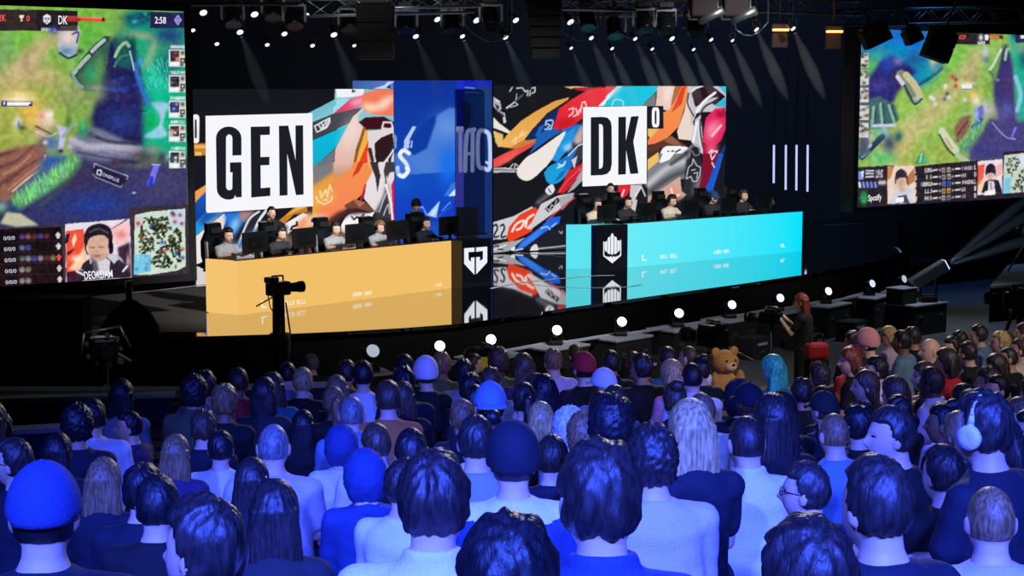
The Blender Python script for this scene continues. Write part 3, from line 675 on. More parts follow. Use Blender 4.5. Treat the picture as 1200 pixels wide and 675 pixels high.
# ------------------------------------------------------------------ the two big game screens
RNG = random.Random(5)
def icon(p, x, y, s, cols, rng=RNG):
    p.rect(x, y, x + s, y + s, rng.choice(cols))
    p.stroke([(x + s * .2, y + s * rng.uniform(.2, .8)), (x + s * .8, y + s * rng.uniform(.2, .8))], s * .3, rng.choice(cols))
def grass(p, a, b, n, h, col, rng=RNG):
    for i in range(n):
        t = rng.random(); x = a[0] + (b[0] - a[0]) * t + rng.uniform(-7, 7); y = a[1] + (b[1] - a[1]) * t + rng.uniform(-6, 6)
        c = [k * rng.uniform(.75, 1.3) for k in col]
        p.stroke([(x, y), (x - h * .2 + rng.uniform(-2, 2), y - h * rng.uniform(.6, 1.2))], (1.6, .5), np.clip(c, 0, 255), .85, smooth=False)
p = Paint(-45, 0, 225, 350, (140, 172, 82))
p.blob(80, 30, 60, 30, (110, 196, 62), .9); p.blob(25, 50, 40, 22, (120, 192, 66), .8); p.blob(110, 60, 30, 30, (92, 176, 72), .8); p.blob(60, 118, 40, 26, (150, 168, 84), .7)
p.blob(-20, 60, 30, 60, (120, 180, 90), .7); p.blob(5, 60, 12, 30, (120, 160, 110), .6)
p.stroke([(70, 38), (45, 58), (30, 78), (5, 100), (-30, 125)], (16, 40), (200, 176, 132), .85, soft=7); p.blob(50, 90, 20, 13, (204, 172, 128), .8); p.blob(32, 72, 8, 14, (180, 150, 118), .6)
p.blob(15, 110, 30, 14, (190, 176, 92), .7); p.blob(55, 116, 26, 12, (150, 170, 60), .8); p.blob(20, 140, 40, 16, (178, 172, 76), .8); p.blob(38, 132, 14, 16, (244, 186, 80), .9); p.blob(24, 112, 14, 7, (252, 214, 150), .8)
p.blob(12, 165, 26, 18, (168, 170, 80), .8); p.blob(90, 120, 30, 12, (140, 150, 110), .6); p.blob(84, 104, 20, 9, (160, 160, 120), .6); p.blob(98, 130, 16, 12, (120, 160, 70), .8)
p.speckle(16, 5, 3)
# river side
p.poly([(148, 14), (222, 14), (222, 190), (165, 180), (160, 120), (150, 60)], (24, 172, 128), soft=3)
p.blob(190, 60, 26, 22, (60, 150, 110), .8); p.stroke([(155, 40), (180, 45), (176, 66), (172, 76)], 9, (164, 176, 130), .8, soft=3); p.blob(158, 24, 16, 9, (14, 70, 100), .9); p.blob(165, 18, 10, 6, (10, 92, 104), .9)
for q in range(14): p.blob(150 + RNG.random() * 26, 16 + RNG.random() * 10, 3, 2, RNG.choice([(12, 60, 80), (40, 150, 150), (90, 180, 190)]), .8)
p.blob(198, 42, 18, 9, (28, 50, 120), .9); p.blob(205, 60, 12, 20, (60, 90, 120), .6); p.blob(194, 78, 10, 14, (10, 90, 100), .9); p.blob(200, 88, 14, 5, (30, 70, 110), .7)
p.blob(185, 128, 14, 50, (12, 196, 150), .8); p.blob(178, 142, 10, 10, (16, 182, 70), .8); p.blob(184, 96, 16, 14, (44, 204, 176), .7)
for _ in range(60):
    x, y = RNG.uniform(166, 200), RNG.uniform(74, 105); p.stroke([(x, y), (x + RNG.uniform(-4, 2), y - RNG.uniform(3, 8))], .9, RNG.choice([(90, 226, 200), (20, 150, 130), (140, 236, 220)]), .7, smooth=False)
p.poly([(176, 120), (200, 122), (194, 132), (191, 146), (196, 158), (186, 162), (168, 160), (180, 152), (187, 144), (187, 132)], (150, 208, 226), soft=1, smooth=True); p.blob(188, 131, 4, 8, (176, 190, 226), .8)
# dark gully
p.poly([(112, 70), (132, 44), (152, 44), (162, 72), (166, 110), (168, 170), (150, 178), (112, 164), (106, 140), (118, 106)], (34, 32, 84), soft=3)
p.poly([(132, 48), (150, 42), (158, 66), (152, 82), (138, 78)], (30, 84, 84), soft=1); p.blob(142, 40, 8, 8, (60, 140, 120), .8); p.blob(156, 54, 4, 12, (20, 60, 62), .8)
p.blob(150, 98, 12, 10, (30, 34, 100), .9); p.blob(150, 118, 20, 9, (40, 36, 92), .9); p.blob(142, 142, 22, 14, (42, 62, 140), .9); p.blob(132, 98, 14, 5, (70, 66, 128), .6); p.blob(135, 105, 12, 3, (60, 90, 170), .7); p.blob(150, 72, 10, 6, (30, 90, 100), .8)
for q in range(26): p.blob(RNG.uniform(128, 168), RNG.uniform(80, 130), RNG.uniform(2, 5), RNG.uniform(1, 3), RNG.choice([(26, 28, 74), (60, 60, 140), (40, 70, 170), (70, 36, 70)]), .7)
p.stroke([(158, 76), (162, 92), (168, 108), (174, 120)], 6, (54, 116, 210), .8, soft=1); p.stroke([(152, 60), (155, 72), (157, 82)], 1.6, (190, 210, 230)); p.blob(164, 72, 4, 5, (70, 150, 226), .8)
# stone walls and hedges
p.poly([(84, 92), (106, 66), (122, 44), (130, 42), (126, 74), (112, 108), (98, 106)], (54, 92, 74), soft=1); p.blob(110, 90, 12, 13, (92, 156, 80), .9); p.blob(116, 78, 7, 14, (110, 160, 96), .7); p.blob(106, 86, 6, 12, (30, 150, 120), .7)
p.stroke([(86, 88), (100, 70), (112, 56), (124, 46)], 7.5, (38, 66, 66)); p.stroke([(86, 86), (98, 72), (104, 66)], 5, (170, 190, 176)); p.stroke([(108, 60), (116, 52), (122, 47)], 4.5, (178, 194, 186)); p.stroke([(85, 88), (90, 97), (96, 102)], 4, (128, 160, 156)); p.stroke([(92, 82), (97, 84)], 2, (60, 80, 80))
p.stroke([(135, 66), (140, 56), (147, 50), (151, 54)], 4, (150, 190, 150)); p.stroke([(134, 78), (140, 68), (150, 64)], 3, (60, 120, 100)); p.blob(112, 103, 12, 4, (160, 160, 160), .7); p.blob(118, 112, 8, 8, (140, 150, 110), .6)
# round pale rock in the field
p.poly([(68, 60), (69, 46), (72, 36), (88, 28), (94, 36), (92, 50), (90, 62), (80, 67)], (190, 186, 196), smooth=True); p.blob(80, 44, 7, 7, (240, 214, 204), .9); p.blob(78, 60, 9, 5, (88, 140, 170), .9); p.blob(84, 28, 5, 4, (60, 78, 80), .8); p.stroke([(70, 62), (80, 68), (90, 64)], 2.6, (30, 70, 84)); p.blob(94, 60, 4, 3, (50, 76, 50), .9); p.stroke([(85, 40), (92, 38), (90, 50)], 2, (70, 70, 110))
# bank between field and gully
p.poly([(80, 168), (96, 150), (116, 150), (150, 166), (172, 176), (150, 190), (110, 196), (86, 182)], (120, 120, 150), soft=2); p.stroke([(84, 164), (104, 172), (130, 172), (164, 176)], 8, (196, 190, 206), .8, soft=2); p.stroke([(90, 178), (120, 184), (160, 190)], 3, (80, 76, 110), .8); p.stroke([(112, 160), (130, 166), (160, 168)], 4, (50, 50, 70), .8, soft=1); p.stroke([(120, 176), (150, 182)], 2, (150, 150, 190), .8)
p.blob(98, 152, 7, 9, (40, 140, 90), .95); p.blob(97, 146, 3, 6, (90, 190, 130), .9); p.blob(107, 158, 5, 4, (60, 60, 60), .7)
# lower plain
p.poly([(-45, 232), (84, 184), (110, 188), (165, 196), (222, 184), (222, 268), (-45, 272)], (52, 50, 96), soft=3); p.blob(190, 215, 40, 26, (74, 70, 116), .8); p.blob(110, 240, 40, 16, (38, 62, 150), .95); p.blob(60, 236, 20, 22, (44, 54, 110), .8); p.blob(170, 182, 16, 8, (66, 60, 78), .9); p.blob(150, 190, 20, 4, (54, 40, 84), .9); p.blob(92, 205, 16, 18, (64, 52, 84), .8); p.blob(135, 190, 5, 6, (70, 50, 66), .8)
p.blob(180, 176, 9, 6, (150, 150, 130), .8); p.blob(190, 186, 5, 6, (66, 62, 84), .9); p.blob(197, 184, 3, 5, (160, 160, 200), .8); p.poly([(172, 218), (180, 192), (187, 193), (180, 216)], (118, 116, 238), soft=.4); p.poly([(173, 218), (176, 206), (180, 208), (179, 217)], (40, 50, 220), soft=.6); p.stroke([(178, 193), (188, 193)], 1, (206, 200, 250)); p.blob(157, 226, 2.4, 1.2, (220, 220, 250), .9)
# earth bank and grass
p.poly([(-45, 190), (20, 172), (48, 168), (58, 182), (40, 208), (10, 236), (-45, 248)], (146, 96, 82), soft=2); 
for q in ([(0, 196), (20, 188), (40, 170)], [(8, 214), (24, 200), (50, 184)], [(-10, 226), (10, 208), (22, 204)], [(0, 182), (20, 176)]): p.stroke(q, (5, 2), (104, 62, 60), .8, soft=1)
for q in ([(4, 204), (20, 196), (36, 182)], [(10, 222), (30, 206), (48, 192)]): p.stroke(q, 2.4, (190, 140, 118), .8, soft=1)
p.stroke([(15, 224), (34, 208), (50, 196), (53, 182)], 2.4, (220, 200, 170), .9); p.poly([(16, 226), (36, 210), (54, 184), (74, 182), (84, 186), (60, 214), (30, 240)], (74, 104, 140), soft=2); p.blob(62, 190, 12, 8, (40, 90, 170), .9)
p.stroke([(22, 236), (46, 222), (70, 206), (86, 190)], 18, (92, 160, 104), soft=3); grass(p, (22, 238), (88, 192), 150, 9, (120, 196, 128)); p.stroke([(48, 240), (76, 216), (92, 194)], 5, (74, 92, 70), .6, soft=3)
# glowing flower mound on the bank
p.blob(55, 140, 11, 11, (240, 208, 196), 1); p.blob(58, 134, 6, 5, (252, 236, 226), 1); p.blob(48, 136, 4, 4, (240, 150, 140), .8); p.blob(48, 156, 9, 7, (204, 176, 150), 1); p.stroke([(42, 148), (54, 154), (62, 158)], 2.4, (130, 86, 60)); p.stroke([(42, 154), (56, 160), (66, 156)], 2, (226, 206, 180)); p.blob(60, 168, 9, 9, (74, 112, 186), 1); p.poly([(66, 146), (78, 150), (76, 166), (72, 180), (68, 178), (70, 160)], (196, 190, 232), soft=.7); p.stroke([(74, 160), (86, 146)], 3.5, (150, 166, 170)); p.blob(71, 177, 3, 2.4, (26, 20, 50), 1); p.blob(50, 168, 6, 6, (110, 84, 80), .9); p.blob(53, 167, 3, 2.6, (210, 206, 214), 1); p.poly([(62, 138), (66, 118), (70, 134), (74, 120), (80, 140), (74, 146)], (156, 186, 80), soft=.8); p.blob(80, 142, 4, 7, (70, 120, 60), .8); p.blob(82, 172, 4, 4, (190, 196, 206), .8)
p.blob(21, 144, 4.5, 7, (226, 230, 238), 1); p.blob(22, 146, 2, 4, (100, 116, 160), .9); p.blob(26, 150, 4, 3, (60, 70, 30), .8)
p.rect(1.5, 119, 38, 125, (70, 72, 130)); p.rect(8, 119.5, 36, 123.5, (250, 250, 255)); p.rect(2, 118, 8, 124, (34, 38, 96)); p.rect(4, 119, 6, 123, (230, 230, 250)); p.blob(22, 116, 18, 3, (252, 240, 210), .8); p.rect(34, 122, 37, 124, (30, 30, 70))
p.poly([(-45, 232), (2, 234), (10, 250), (-45, 262)], (44, 84, 60), soft=2); p.poly([(8, 248), (24, 250), (46, 264), (20, 266), (0, 262)], (190, 190, 160), soft=1); p.blob(2, 242, 7, 6, (150, 180, 190), .8); p.blob(16, 244, 5, 4, (30, 70, 130), .8)
# heads-up display
p.poly([(-45, 10), (91, 12.5), (91, 36), (-45, 36)], (50, 40, 42)); p.poly([(43, 11.5), (91, 12.5), (91, 36), (43, 36)], (38, 30, 36)); p.rect(70, 30, 91, 36, (120, 130, 100), .4)
p.stroke([(79, 21.3), (122, 23)], 5, (222, 80, 62)); p.stroke([(79, 22.5), (92, 23)], 5, (168, 50, 50)); p.rect(119.5, 20.5, 122.5, 25, (40, 20, 20)); p.stroke([(92, 20.6), (119, 21.2)], 1, (246, 150, 130))
p.poly([(50.5, 19), (55, 16.5), (59.5, 19), (59.5, 25), (55, 28.5), (50.5, 25)], (240, 240, 246)); p.blob(53.3, 22, 1.2, 1.2, (40, 30, 40)); p.blob(56.8, 22, 1.2, 1.2, (40, 30, 40)); p.rect(53.5, 25, 56.5, 26, (60, 50, 60))
p.poly([(22.5, 18), (28, 18), (27.5, 21), (26, 22), (26.3, 24.5), (24.2, 24.5), (24.5, 22), (23, 21)], (250, 232, 190)); p.glyphs(48.5, 33, 13, 2.6, 6, (230, 230, 240)); p.blob(63, 35, 5, 5, (50, 64, 160), .95); p.blob(64, 36, 2.6, 2.6, (140, 150, 230), .8); p.blob(73, 35, 3, 1.4, (60, 50, 70), .8)
p.poly([(176, 14), (217, 14.5), (217, 33), (176, 33)], (36, 36, 76)); p.blob(196, 30, 18, 5, (30, 40, 96), .6)
p.poly([(208.5, 17), (213, 23.5), (208.5, 30), (204, 23.5)], (176, 170, 232)); p.poly([(208.5, 19.5), (211.2, 23.5), (208.5, 27.5), (205.8, 23.5)], (70, 64, 140)); p.poly([(208.5, 21.5), (210, 23.5), (208.5, 25.5), (207, 23.5)], (190, 184, 240))
for cy in (67, 97, 127, 155, 186):
    p.glyphs(200, cy - 13.5, 17, 2.6, 7, (236, 240, 244)); p.rect(198, cy - 9, 217.5, cy + 11, (226, 232, 232)); p.rect(199.5, cy - 7.5, 210, cy + 5, (60, 50, 66))
    for _ in range(9): p.blob(RNG.uniform(200, 209), RNG.uniform(cy - 6, cy + 4), 1.8, 1.6, RNG.choice({67: [(214, 60, 40), (240, 180, 150), (60, 20, 30)], 97: [(30, 24, 40), (200, 200, 210), (90, 70, 100)], 127: [(60, 80, 200), (190, 200, 250), (40, 40, 110)], 155: [(226, 170, 160), (160, 90, 90), (240, 220, 214)], 186: [(30, 40, 40), (60, 90, 90), (226, 230, 220)]}[cy]), .95)
    p.rect(211, cy - 8, 217, cy - 1, (206, 196, 170)); p.blob(214, cy - 5, 2, 2, (60, 60, 80)); p.rect(211, cy + 1, 217, cy + 7, (40, 40, 50)); p.blob(214, cy + 4, 1.8, 1.8, (240, 226, 200)); p.rect(200, cy + 6.6, 209.5, cy + 9, (250, 250, 250)); p.blob(213, cy + 9, 2.4, 1.6, (50, 50, 60))
p.poly([(110, 190), (151, 206), (143, 220), (108, 207)], (38, 32, 66)); 
for q in ([(110.5, 196), (110.5, 191.5), (114, 192.5)], [(146, 204.5), (150, 206.5), (148.5, 210)], [(143, 217), (142, 219.5), (138, 218)], [(109, 204), (112, 207.5), (138, 218)], [(111, 192), (150, 206.5)]): p.stroke(q, 1, (206, 206, 226), .8, smooth=False)
p.stroke([(118, 199.5), (114.5, 199), (113.7, 204), (118, 205.5), (119, 201)], 1.3, (232, 232, 244), smooth=False); p.rect(117, 199, 119.2, 201.2, (232, 232, 244))
# bottom strip: table, portrait, map
p.poly([(-45, 270), (74, 264), (76, 262), (152, 256), (152, 243), (226, 240.2), (226, 330), (-45, 348)], (58, 50, 60))
p.poly([(-45, 270.5), (72, 266), (74.5, 333), (-45, 341)], (26, 17, 21)); p.poly([(-45, 303), (74, 299), (74.5, 333), (-45, 341)], (36, 18, 22), .7)
for i in range(5):
    y = 276.5 + i * 12.9; p.stroke([(-45, y + 8.6), (73, y + 5.4)], .8, (60, 52, 56), .6)
    n = (5, 2, 6, 2, 2)[i]
    for k in range(n):
        cx = 26 + k * 7.2; cy = y + .6 - k * .2
        p.blob(cx, cy + .4, 2.8, 2.8, RNG.choice([(90, 110, 230), (220, 220, 236), (226, 120, 110), (150, 60, 60), (200, 190, 150)]) if k else [(110, 110, 240), (150, 170, 230), (130, 180, 180), (230, 230, 230), (236, 226, 226)][i], 1); p.blob(cx, cy, 1.2, 1.2, (40, 30, 40), .8)
    p.poly([(64.6 + i * .5, y - 1), (68 + i * .5, y - 5), (71.4 + i * .5, y - 1), (70 + i * .5, y), (69.6 + i * .5, y + 3), (66.6 + i * .5, y + 3), (66 + i * .5, y)], (216, 206, 206) if i != 2 else (240, 80, 70))
p.poly([(76.5, 262.5), (152, 256.5), (154.5, 325.5), (77.5, 331)], (232, 222, 236)); p.poly([(77, 271), (98, 268), (102, 318), (78, 319)], (236, 84, 58)); p.poly([(77, 275), (82, 273), (80, 284), (77, 286)], (44, 26, 40)); p.poly([(80, 316), (88, 306), (96, 294), (100, 286), (102, 318)], (252, 206, 166), soft=1); p.poly([(84, 282), (88, 273), (90, 280), (86, 290)], (252, 214, 170)); p.poly([(78, 296), (88, 291), (80, 300)], (60, 20, 30)); p.blob(90, 303, 7, 4, (252, 240, 226), .9); p.poly([(78, 319), (96, 316), (97, 330), (78, 331)], (70, 30, 50))
p.poly([(128, 266), (151, 259), (152, 285), (136, 288)], (246, 196, 196), soft=1); p.blob(142, 275, 6, 4, (226, 110, 120), .8); p.poly([(128, 270), (146, 258), (151, 257), (132, 268)], (80, 70, 90)); p.poly([(138, 290), (152, 284), (154, 325), (140, 326)], (60, 40, 60), soft=1); p.blob(150, 306, 2, 8, (250, 190, 190), .8)
p.poly([(92, 322), (97, 309), (106, 302), (118, 298), (132, 298), (143, 305), (148, 316), (152, 322), (152, 325), (90, 329)], (44, 36, 50)); p.poly([(104, 303), (109, 299), (110, 306), (106, 310)], (190, 184, 204)); p.poly([(124, 300), (130, 297), (140, 303), (134, 309)], (206, 200, 216)); p.poly([(110, 300), (122, 300), (129, 306), (128, 322), (110, 323)], (214, 208, 220)); p.poly([(107, 300), (112, 298), (116, 318), (110, 322)], (90, 84, 100), soft=1); p.stroke([(90, 318), (98, 322)], 2.4, (236, 230, 240)); p.stroke([(90, 313), (97, 317)], 1.2, (200, 190, 210)); p.stroke([(144, 318), (149, 312)], 2.2, (236, 230, 240)); p.poly([(133, 296), (142, 302), (146, 309), (138, 303)], (190, 184, 200), soft=.7)
p.poly([(101.5, 284), (104, 274), (112, 269), (122, 271), (128, 282), (127, 296), (121, 305), (111, 305), (104, 296)], (214, 172, 150), smooth=True, soft=.6); p.blob(112, 300, 8, 3, (170, 124, 104), .7); p.blob(108, 290, 3, 1, (120, 80, 76), .9); p.blob(119, 289.5, 3, 1, (120, 80, 76), .9); p.stroke([(111, 300), (117, 299.5)], 1.3, (150, 80, 80)); p.blob(113.5, 294.5, 1.8, 1.6, (190, 140, 122), .9)
p.poly([(99.5, 288), (98.5, 276), (104, 266), (117, 262), (128, 266), (132, 277), (130.5, 288), (128, 288), (126.5, 280), (120, 275.5), (109, 277), (104, 281), (102, 287)], (34, 28, 40), smooth=True); p.stroke([(106, 272), (116, 268), (126, 273)], 2, (92, 84, 104), .8); p.poly([(127.5, 283), (132, 284), (132.5, 295), (128, 297)], (24, 20, 30), smooth=True); p.stroke([(100.6, 280), (100.4, 292), (103, 298)], 1.6, (30, 24, 34))
p.poly([(152, 243), (226, 239.8), (226, 321), (155, 326)], (60, 48, 58)); p.poly([(158, 252), (176, 248), (217, 244.5), (217.5, 312), (208, 317), (176, 322), (157, 322)], (206, 224, 206)); p.poly([(199, 246), (217, 244.5), (217, 266), (199, 268)], (190, 220, 232)); p.poly([(157, 298), (177, 298), (177, 318), (157, 322)], (120, 200, 230)); p.poly([(158, 254), (168, 254), (168, 266), (158, 268)], (206, 206, 204))
for q in range(420):
    x, y = RNG.uniform(164, 213), RNG.uniform(254, 312)
    if (x < 178 and y > 296) or (x > 198 and y < 266): continue
    if abs((x - 158) / 60 + (y - 250) / 70 - 1) < .06 or abs((x - 158) / 60 - (y - 250) / 70) < .05 or max(abs(x - 187) / 25, abs(y - 283) / 31) > 1: continue
    an = RNG.uniform(0, 3.1); l = RNG.uniform(1.5, 3.6); p.stroke([(x, y), (x + l * math.cos(an), y + l * math.sin(an))], RNG.uniform(1.6, 2.6), RNG.choice([(26, 30, 28), (40, 46, 36), (90, 96, 60), (60, 70, 50)]), smooth=False)
for x, y, c in [(162, 262, (206, 40, 60)), (166, 278, (150, 60, 40)), (204, 252, (220, 30, 60)), (211, 252, (226, 40, 60)), (205, 260, (200, 60, 70)), (213, 262, (210, 30, 50)), (193, 294, (220, 70, 70)), (190, 284, (40, 60, 160)), (206, 297, (60, 110, 190)), (177, 265, (80, 110, 170)), (214, 302, (60, 70, 140)), (214, 292, (206, 90, 90)), (202, 250, (40, 40, 60))]: p.blob(x, y, 2.2, 2.2, c, 1)
for q in range(16): p.blob(RNG.uniform(159, 175), RNG.uniform(300, 318), 2, 1.6, RNG.choice([(90, 170, 210), (160, 226, 240), (70, 140, 190)]), .8)
p.speckle(9, 2.5, 9)

def big_screen(label, name_lit, A, B, Ya, Yb, zb, zt, paint, res, xa, xb):
    """screen whose picture runs from column xa to xb; A, B ground points at the picture ends"""
    a = Vector((A[0], A[1], 0)); c = Vector((B[0], B[1], 0)); d = (c - a).normalized(); n = Vector((d.y, -d.x, 0))
    mid = (a + c) / 2; ang = math.atan2(d.y, d.x); L = (c - a).length
    e = empty('game_screen', (mid.x - n.x * .3, mid.y - n.y * .3, zb), 0, label, 'screen')
    q = mid - n * .22
    wparent(MB().box((q.x, q.y, (zt + zb) / 2), (L + .22, .4, zt - zb + .22), rz=ang, bev=.02).build('housing', M_BLACK), e)
    fr = MB()
    for z in (zb - .06, zt + .06): fr.box((mid.x - n.x * .005, mid.y - n.y * .005, z), (L + .24, .05, .12), rz=ang)
    for s in (-1, 1): w = mid + d * s * (L / 2 + .06) - n * .005; fr.box((w.x, w.y, (zb + zt) / 2), (.12, .05, zt - zb), rz=ang)
    wparent(fr.build('bezel', M_MATTE), e)
    picture_grid('picture', (a.x + n.x * .004, a.y + n.y * .004), (c.x + n.x * .004, c.y + n.y * .004), zb, zt, paint, res[0], res[1], e)
    return e, (mid + n * .004, n)
A = at(0, 115, Y=25.0); B = at(220, 115, Y=26.84); dd = (B - A) / 220
A2 = A - dd * 40; B2 = at(217.6, 115, Y=26.82)
scr, P_L = big_screen('huge screen beside the gold desk showing a strategy game, player portrait and minimap', '', A2, B2, 0, 0, at(218, 320.5, Y=26.82).z, at(218, 13.6, Y=26.82).z, p, (290, 330), -40, 218)
M_TXT = emat('text_white', (246, 246, 250)); M_TXTR = emat('text_red', (250, 90, 90)); M_TXTG = emat('text_lavender', (200, 200, 226))
text_shape('lettering', 'DEOKDAM', [(98, 318.2), (131.4, 316), (132.2, 325.4), (99.4, 327.8)], P_L, M_TXT, scr)
for i in range(5): text_shape('lettering', '0/0/0', [(4 + i * .6, 277 + i * 12.9), (17.4 + i * .6, 276.4 + i * 12.9), (17.5 + i * .6, 281 + i * 12.9), (4.1 + i * .6, 281.6 + i * 12.9)], P_L, M_TXTG, scr)
text_shape('lettering', 'DK', box_quad(68.4, 18.2, 79.2, 28.4, .02), P_L, M_TXT, scr)
text_shape('lettering', '2:58', box_quad(181.4, 19.6, 194.6, 27.4, .03), P_L, M_TXT, scr)
text_shape('lettering', '2K', box_quad(-2, 16.8, 7.2, 24.6, .02), P_L, M_TXTR, scr)
text_shape('lettering', '0', box_quad(31, 18.4, 34.8, 25, .02), P_L, M_TXTR, scr)
text_shape('lettering', 'ONEPLUS', [(120.5, 202), (140, 210), (139, 214), (119.8, 206)], P_L, M_TXTG, scr)

# the far screen
r = Paint(995, 25, 1215, 252, (140, 178, 84))
r.blob(1090, 100, 60, 50, (150, 190, 84), .9); r.blob(1100, 80, 20, 20, (124, 190, 80), .8); r.blob(1070, 140, 40, 30, (150, 200, 90), .8); r.blob(1150, 110, 24, 60, (140, 180, 90), .8); r.blob(1130, 70, 30, 20, (120, 200, 80), .8)
r.stroke([(1145, 66), (1130, 88), (1118, 104), (1090, 135), (1060, 160), (1035, 190)], (20, 30), (200, 186, 130), .8, soft=6); r.blob(1140, 88, 8, 14, (172, 152, 110), .8); r.blob(1055, 175, 22, 12, (206, 178, 110), .7); r.blob(1070, 192, 22, 8, (200, 160, 90), .6); r.blob(1035, 185, 16, 10, (70, 200, 110), .8); r.blob(1080, 180, 20, 14, (160, 190, 90), .7); r.blob(1110, 180, 14, 14, (170, 180, 80), .7)
r.speckle(16, 4, 4)
r.poly([(1008, 30), (1085, 32), (1108, 60), (1102, 80), (1080, 100), (1060, 96), (1030, 70), (1008, 70)], (24, 110, 190), soft=3); r.blob(1062, 52, 16, 12, (16, 120, 226), .9); r.blob(1050, 62, 18, 10, (10, 150, 190), .8); r.blob(1084, 84, 13, 16, (20, 160, 170), .9); r.blob(1030, 66, 14, 8, (60, 180, 150), .9); r.blob(1022, 84, 10, 16, (70, 180, 110), .9); r.blob(1018, 44, 10, 8, (60, 110, 200), .8); r.blob(1072, 70, 12, 10, (30, 90, 140), .8); r.stroke([(1076, 100), (1092, 90), (1104, 80)], 3, (30, 60, 120), .8, soft=1)
r.poly([(1018, 92), (1032, 72), (1046, 66), (1064, 76), (1074, 84), (1062, 96), (1052, 108), (1046, 122), (1020, 128), (1016, 110)], (44, 40, 112), soft=2); r.blob(1040, 76, 8, 12, (40, 70, 180), .9); r.blob(1030, 100, 14, 8, (70, 66, 150), .8); r.blob(1050, 90, 8, 8, (60, 44, 90), .8); r.blob(1052, 72, 6, 5, (150, 140, 190), .7)
r.stroke([(1056, 88), (1066, 106), (1072, 116)], 12, (128, 140, 110)); r.stroke([(1062, 88), (1072, 100), (1078, 112)], 8, (200, 190, 150)); r.stroke([(1052, 90), (1058, 98)], 5, (210, 206, 220)); r.stroke([(1060, 100), (1068, 116)], 2.6, (30, 70, 70)); r.stroke([(1080, 116), (1072, 122), (1066, 112)], 2.4, (40, 60, 60)); r.blob(1074, 116, 4, 3, (190, 200, 220), .9)
r.poly([(1010, 120), (1030, 112), (1048, 122), (1054, 140), (1036, 150), (1010, 152)], (70, 100, 110), soft=1)
for q in ([(1024, 126), (1022, 148)], [(1032, 122), (1034, 146)], [(1042, 124), (1048, 142)]): r.stroke(q, 4, (140, 190, 160), .9); r.stroke([(a + 2.4, b_) for a, b_ in q], 1.6, (24, 60, 70), .9)
r.stroke([(1024, 147.5), (1048, 147)], 3.6, (206, 206, 236)); r.stroke([(1036, 150), (1040, 160)], 5, (170, 190, 220)); r.stroke([(1010, 184), (1026, 168), (1034, 160)], 7, (30, 64, 90)); r.stroke([(1012, 178), (1020, 170)], 4, (190, 200, 220)); r.stroke([(1010, 184), (1018, 178)], 3, (110, 160, 190)); r.blob(1018, 162, 6, 5, (190, 180, 220), .9); r.blob(1042, 168, 8, 10, (62, 76, 110), .95); r.blob(1053, 160, 5, 6, (24, 90, 90), .9); r.blob(1030, 154, 8, 5, (120, 190, 170), .8); r.poly([(1008, 100), (1018, 100), (1018, 180), (1006, 184)], (80, 90, 110), soft=1.5)
r.blob(1094, 72, 5, 9, (220, 206, 140), .95); r.blob(1097, 78, 4, 5, (90, 140, 170), .9); r.blob(1103, 64, 6, 6, (200, 200, 120), .8); r.blob(1110, 82, 4, 3, (110, 140, 80), .8)
for x, y, c in [(1116, 90, (190, 70, 50)), (1120, 93, (150, 60, 50)), (1120, 101, (190, 60, 50)), (1110, 110, (60, 70, 90)), (1112, 114, (226, 230, 240)), (1107, 116, (80, 110, 140)), (1094, 116, (220, 226, 236)), (1096, 122, (210, 216, 230)), (1091, 114, (240, 240, 246)), (1131, 117, (214, 220, 226)), (1108, 101, (236, 240, 226))]: r.blob(x, y, 2.2, 2.6, c, 1)
r.rect(1127, 99, 1139, 104, (240, 240, 252)); r.rect(1127, 103.4, 1139, 105, (120, 130, 190)); r.blob(1134, 98, 7, 2, (252, 230, 200), .8)
r.poly([(1164, 96), (1172, 60), (1180, 50), (1188, 74), (1190, 120), (1192, 150), (1172, 142), (1165, 122)], (58, 52, 116), soft=2); r.blob(1180, 100, 8, 18, (74, 54, 110), .8); r.blob(1180, 128, 8, 10, (90, 96, 170), .8)
r.poly([(1158, 84), (1166, 70), (1174, 56), (1176, 46), (1172, 74), (1166, 96)], (110, 160, 80), soft=1); r.stroke([(1160, 82), (1164, 76), (1170, 64), (1173, 58)], 3, (200, 220, 196)); r.stroke([(1160, 84), (1166, 92), (1170, 94)], 3.4, (90, 130, 110)); r.stroke([(1178, 70), (1180, 58), (1184, 58)], 3.2, (150, 196, 150))
r.poly([(1182, 38), (1210, 38), (1210, 150), (1192, 140), (1188, 80)], (40, 176, 150), soft=2); r.stroke([(1190, 90), (1196, 110), (1192, 130)], 5, (140, 200, 226), .9); r.blob(1196, 56, 8, 7, (150, 160, 120), .8); r.blob(1199, 70, 5, 10, (20, 84, 90), .8); r.blob(1192, 42, 6, 5, (20, 70, 110), .9)
r.blob(1155, 62, 3.6, 9, (196, 206, 220), 1); r.blob(1156, 70, 5, 4, (90, 130, 120), .9); r.blob(1142, 50, 8, 4, (90, 130, 90), .7)
r.blob(1140, 112, 6, 6, (240, 190, 90), .9); r.blob(1144, 118, 5, 7, (244, 220, 200), 1); r.blob(1150, 108, 3, 6, (190, 200, 100), .9); r.blob(1154, 126, 5, 8, (204, 206, 226), .95); r.poly([(1142, 130), (1152, 122), (1154, 134), (1144, 144)], (84, 92, 200), soft=1); r.stroke([(1140, 150), (1150, 140)], 5, (60, 80, 180)); r.blob(1160, 130, 8, 8, (190, 186, 190), .9); r.blob(1144, 134, 3, 8, (180, 190, 250), .9)
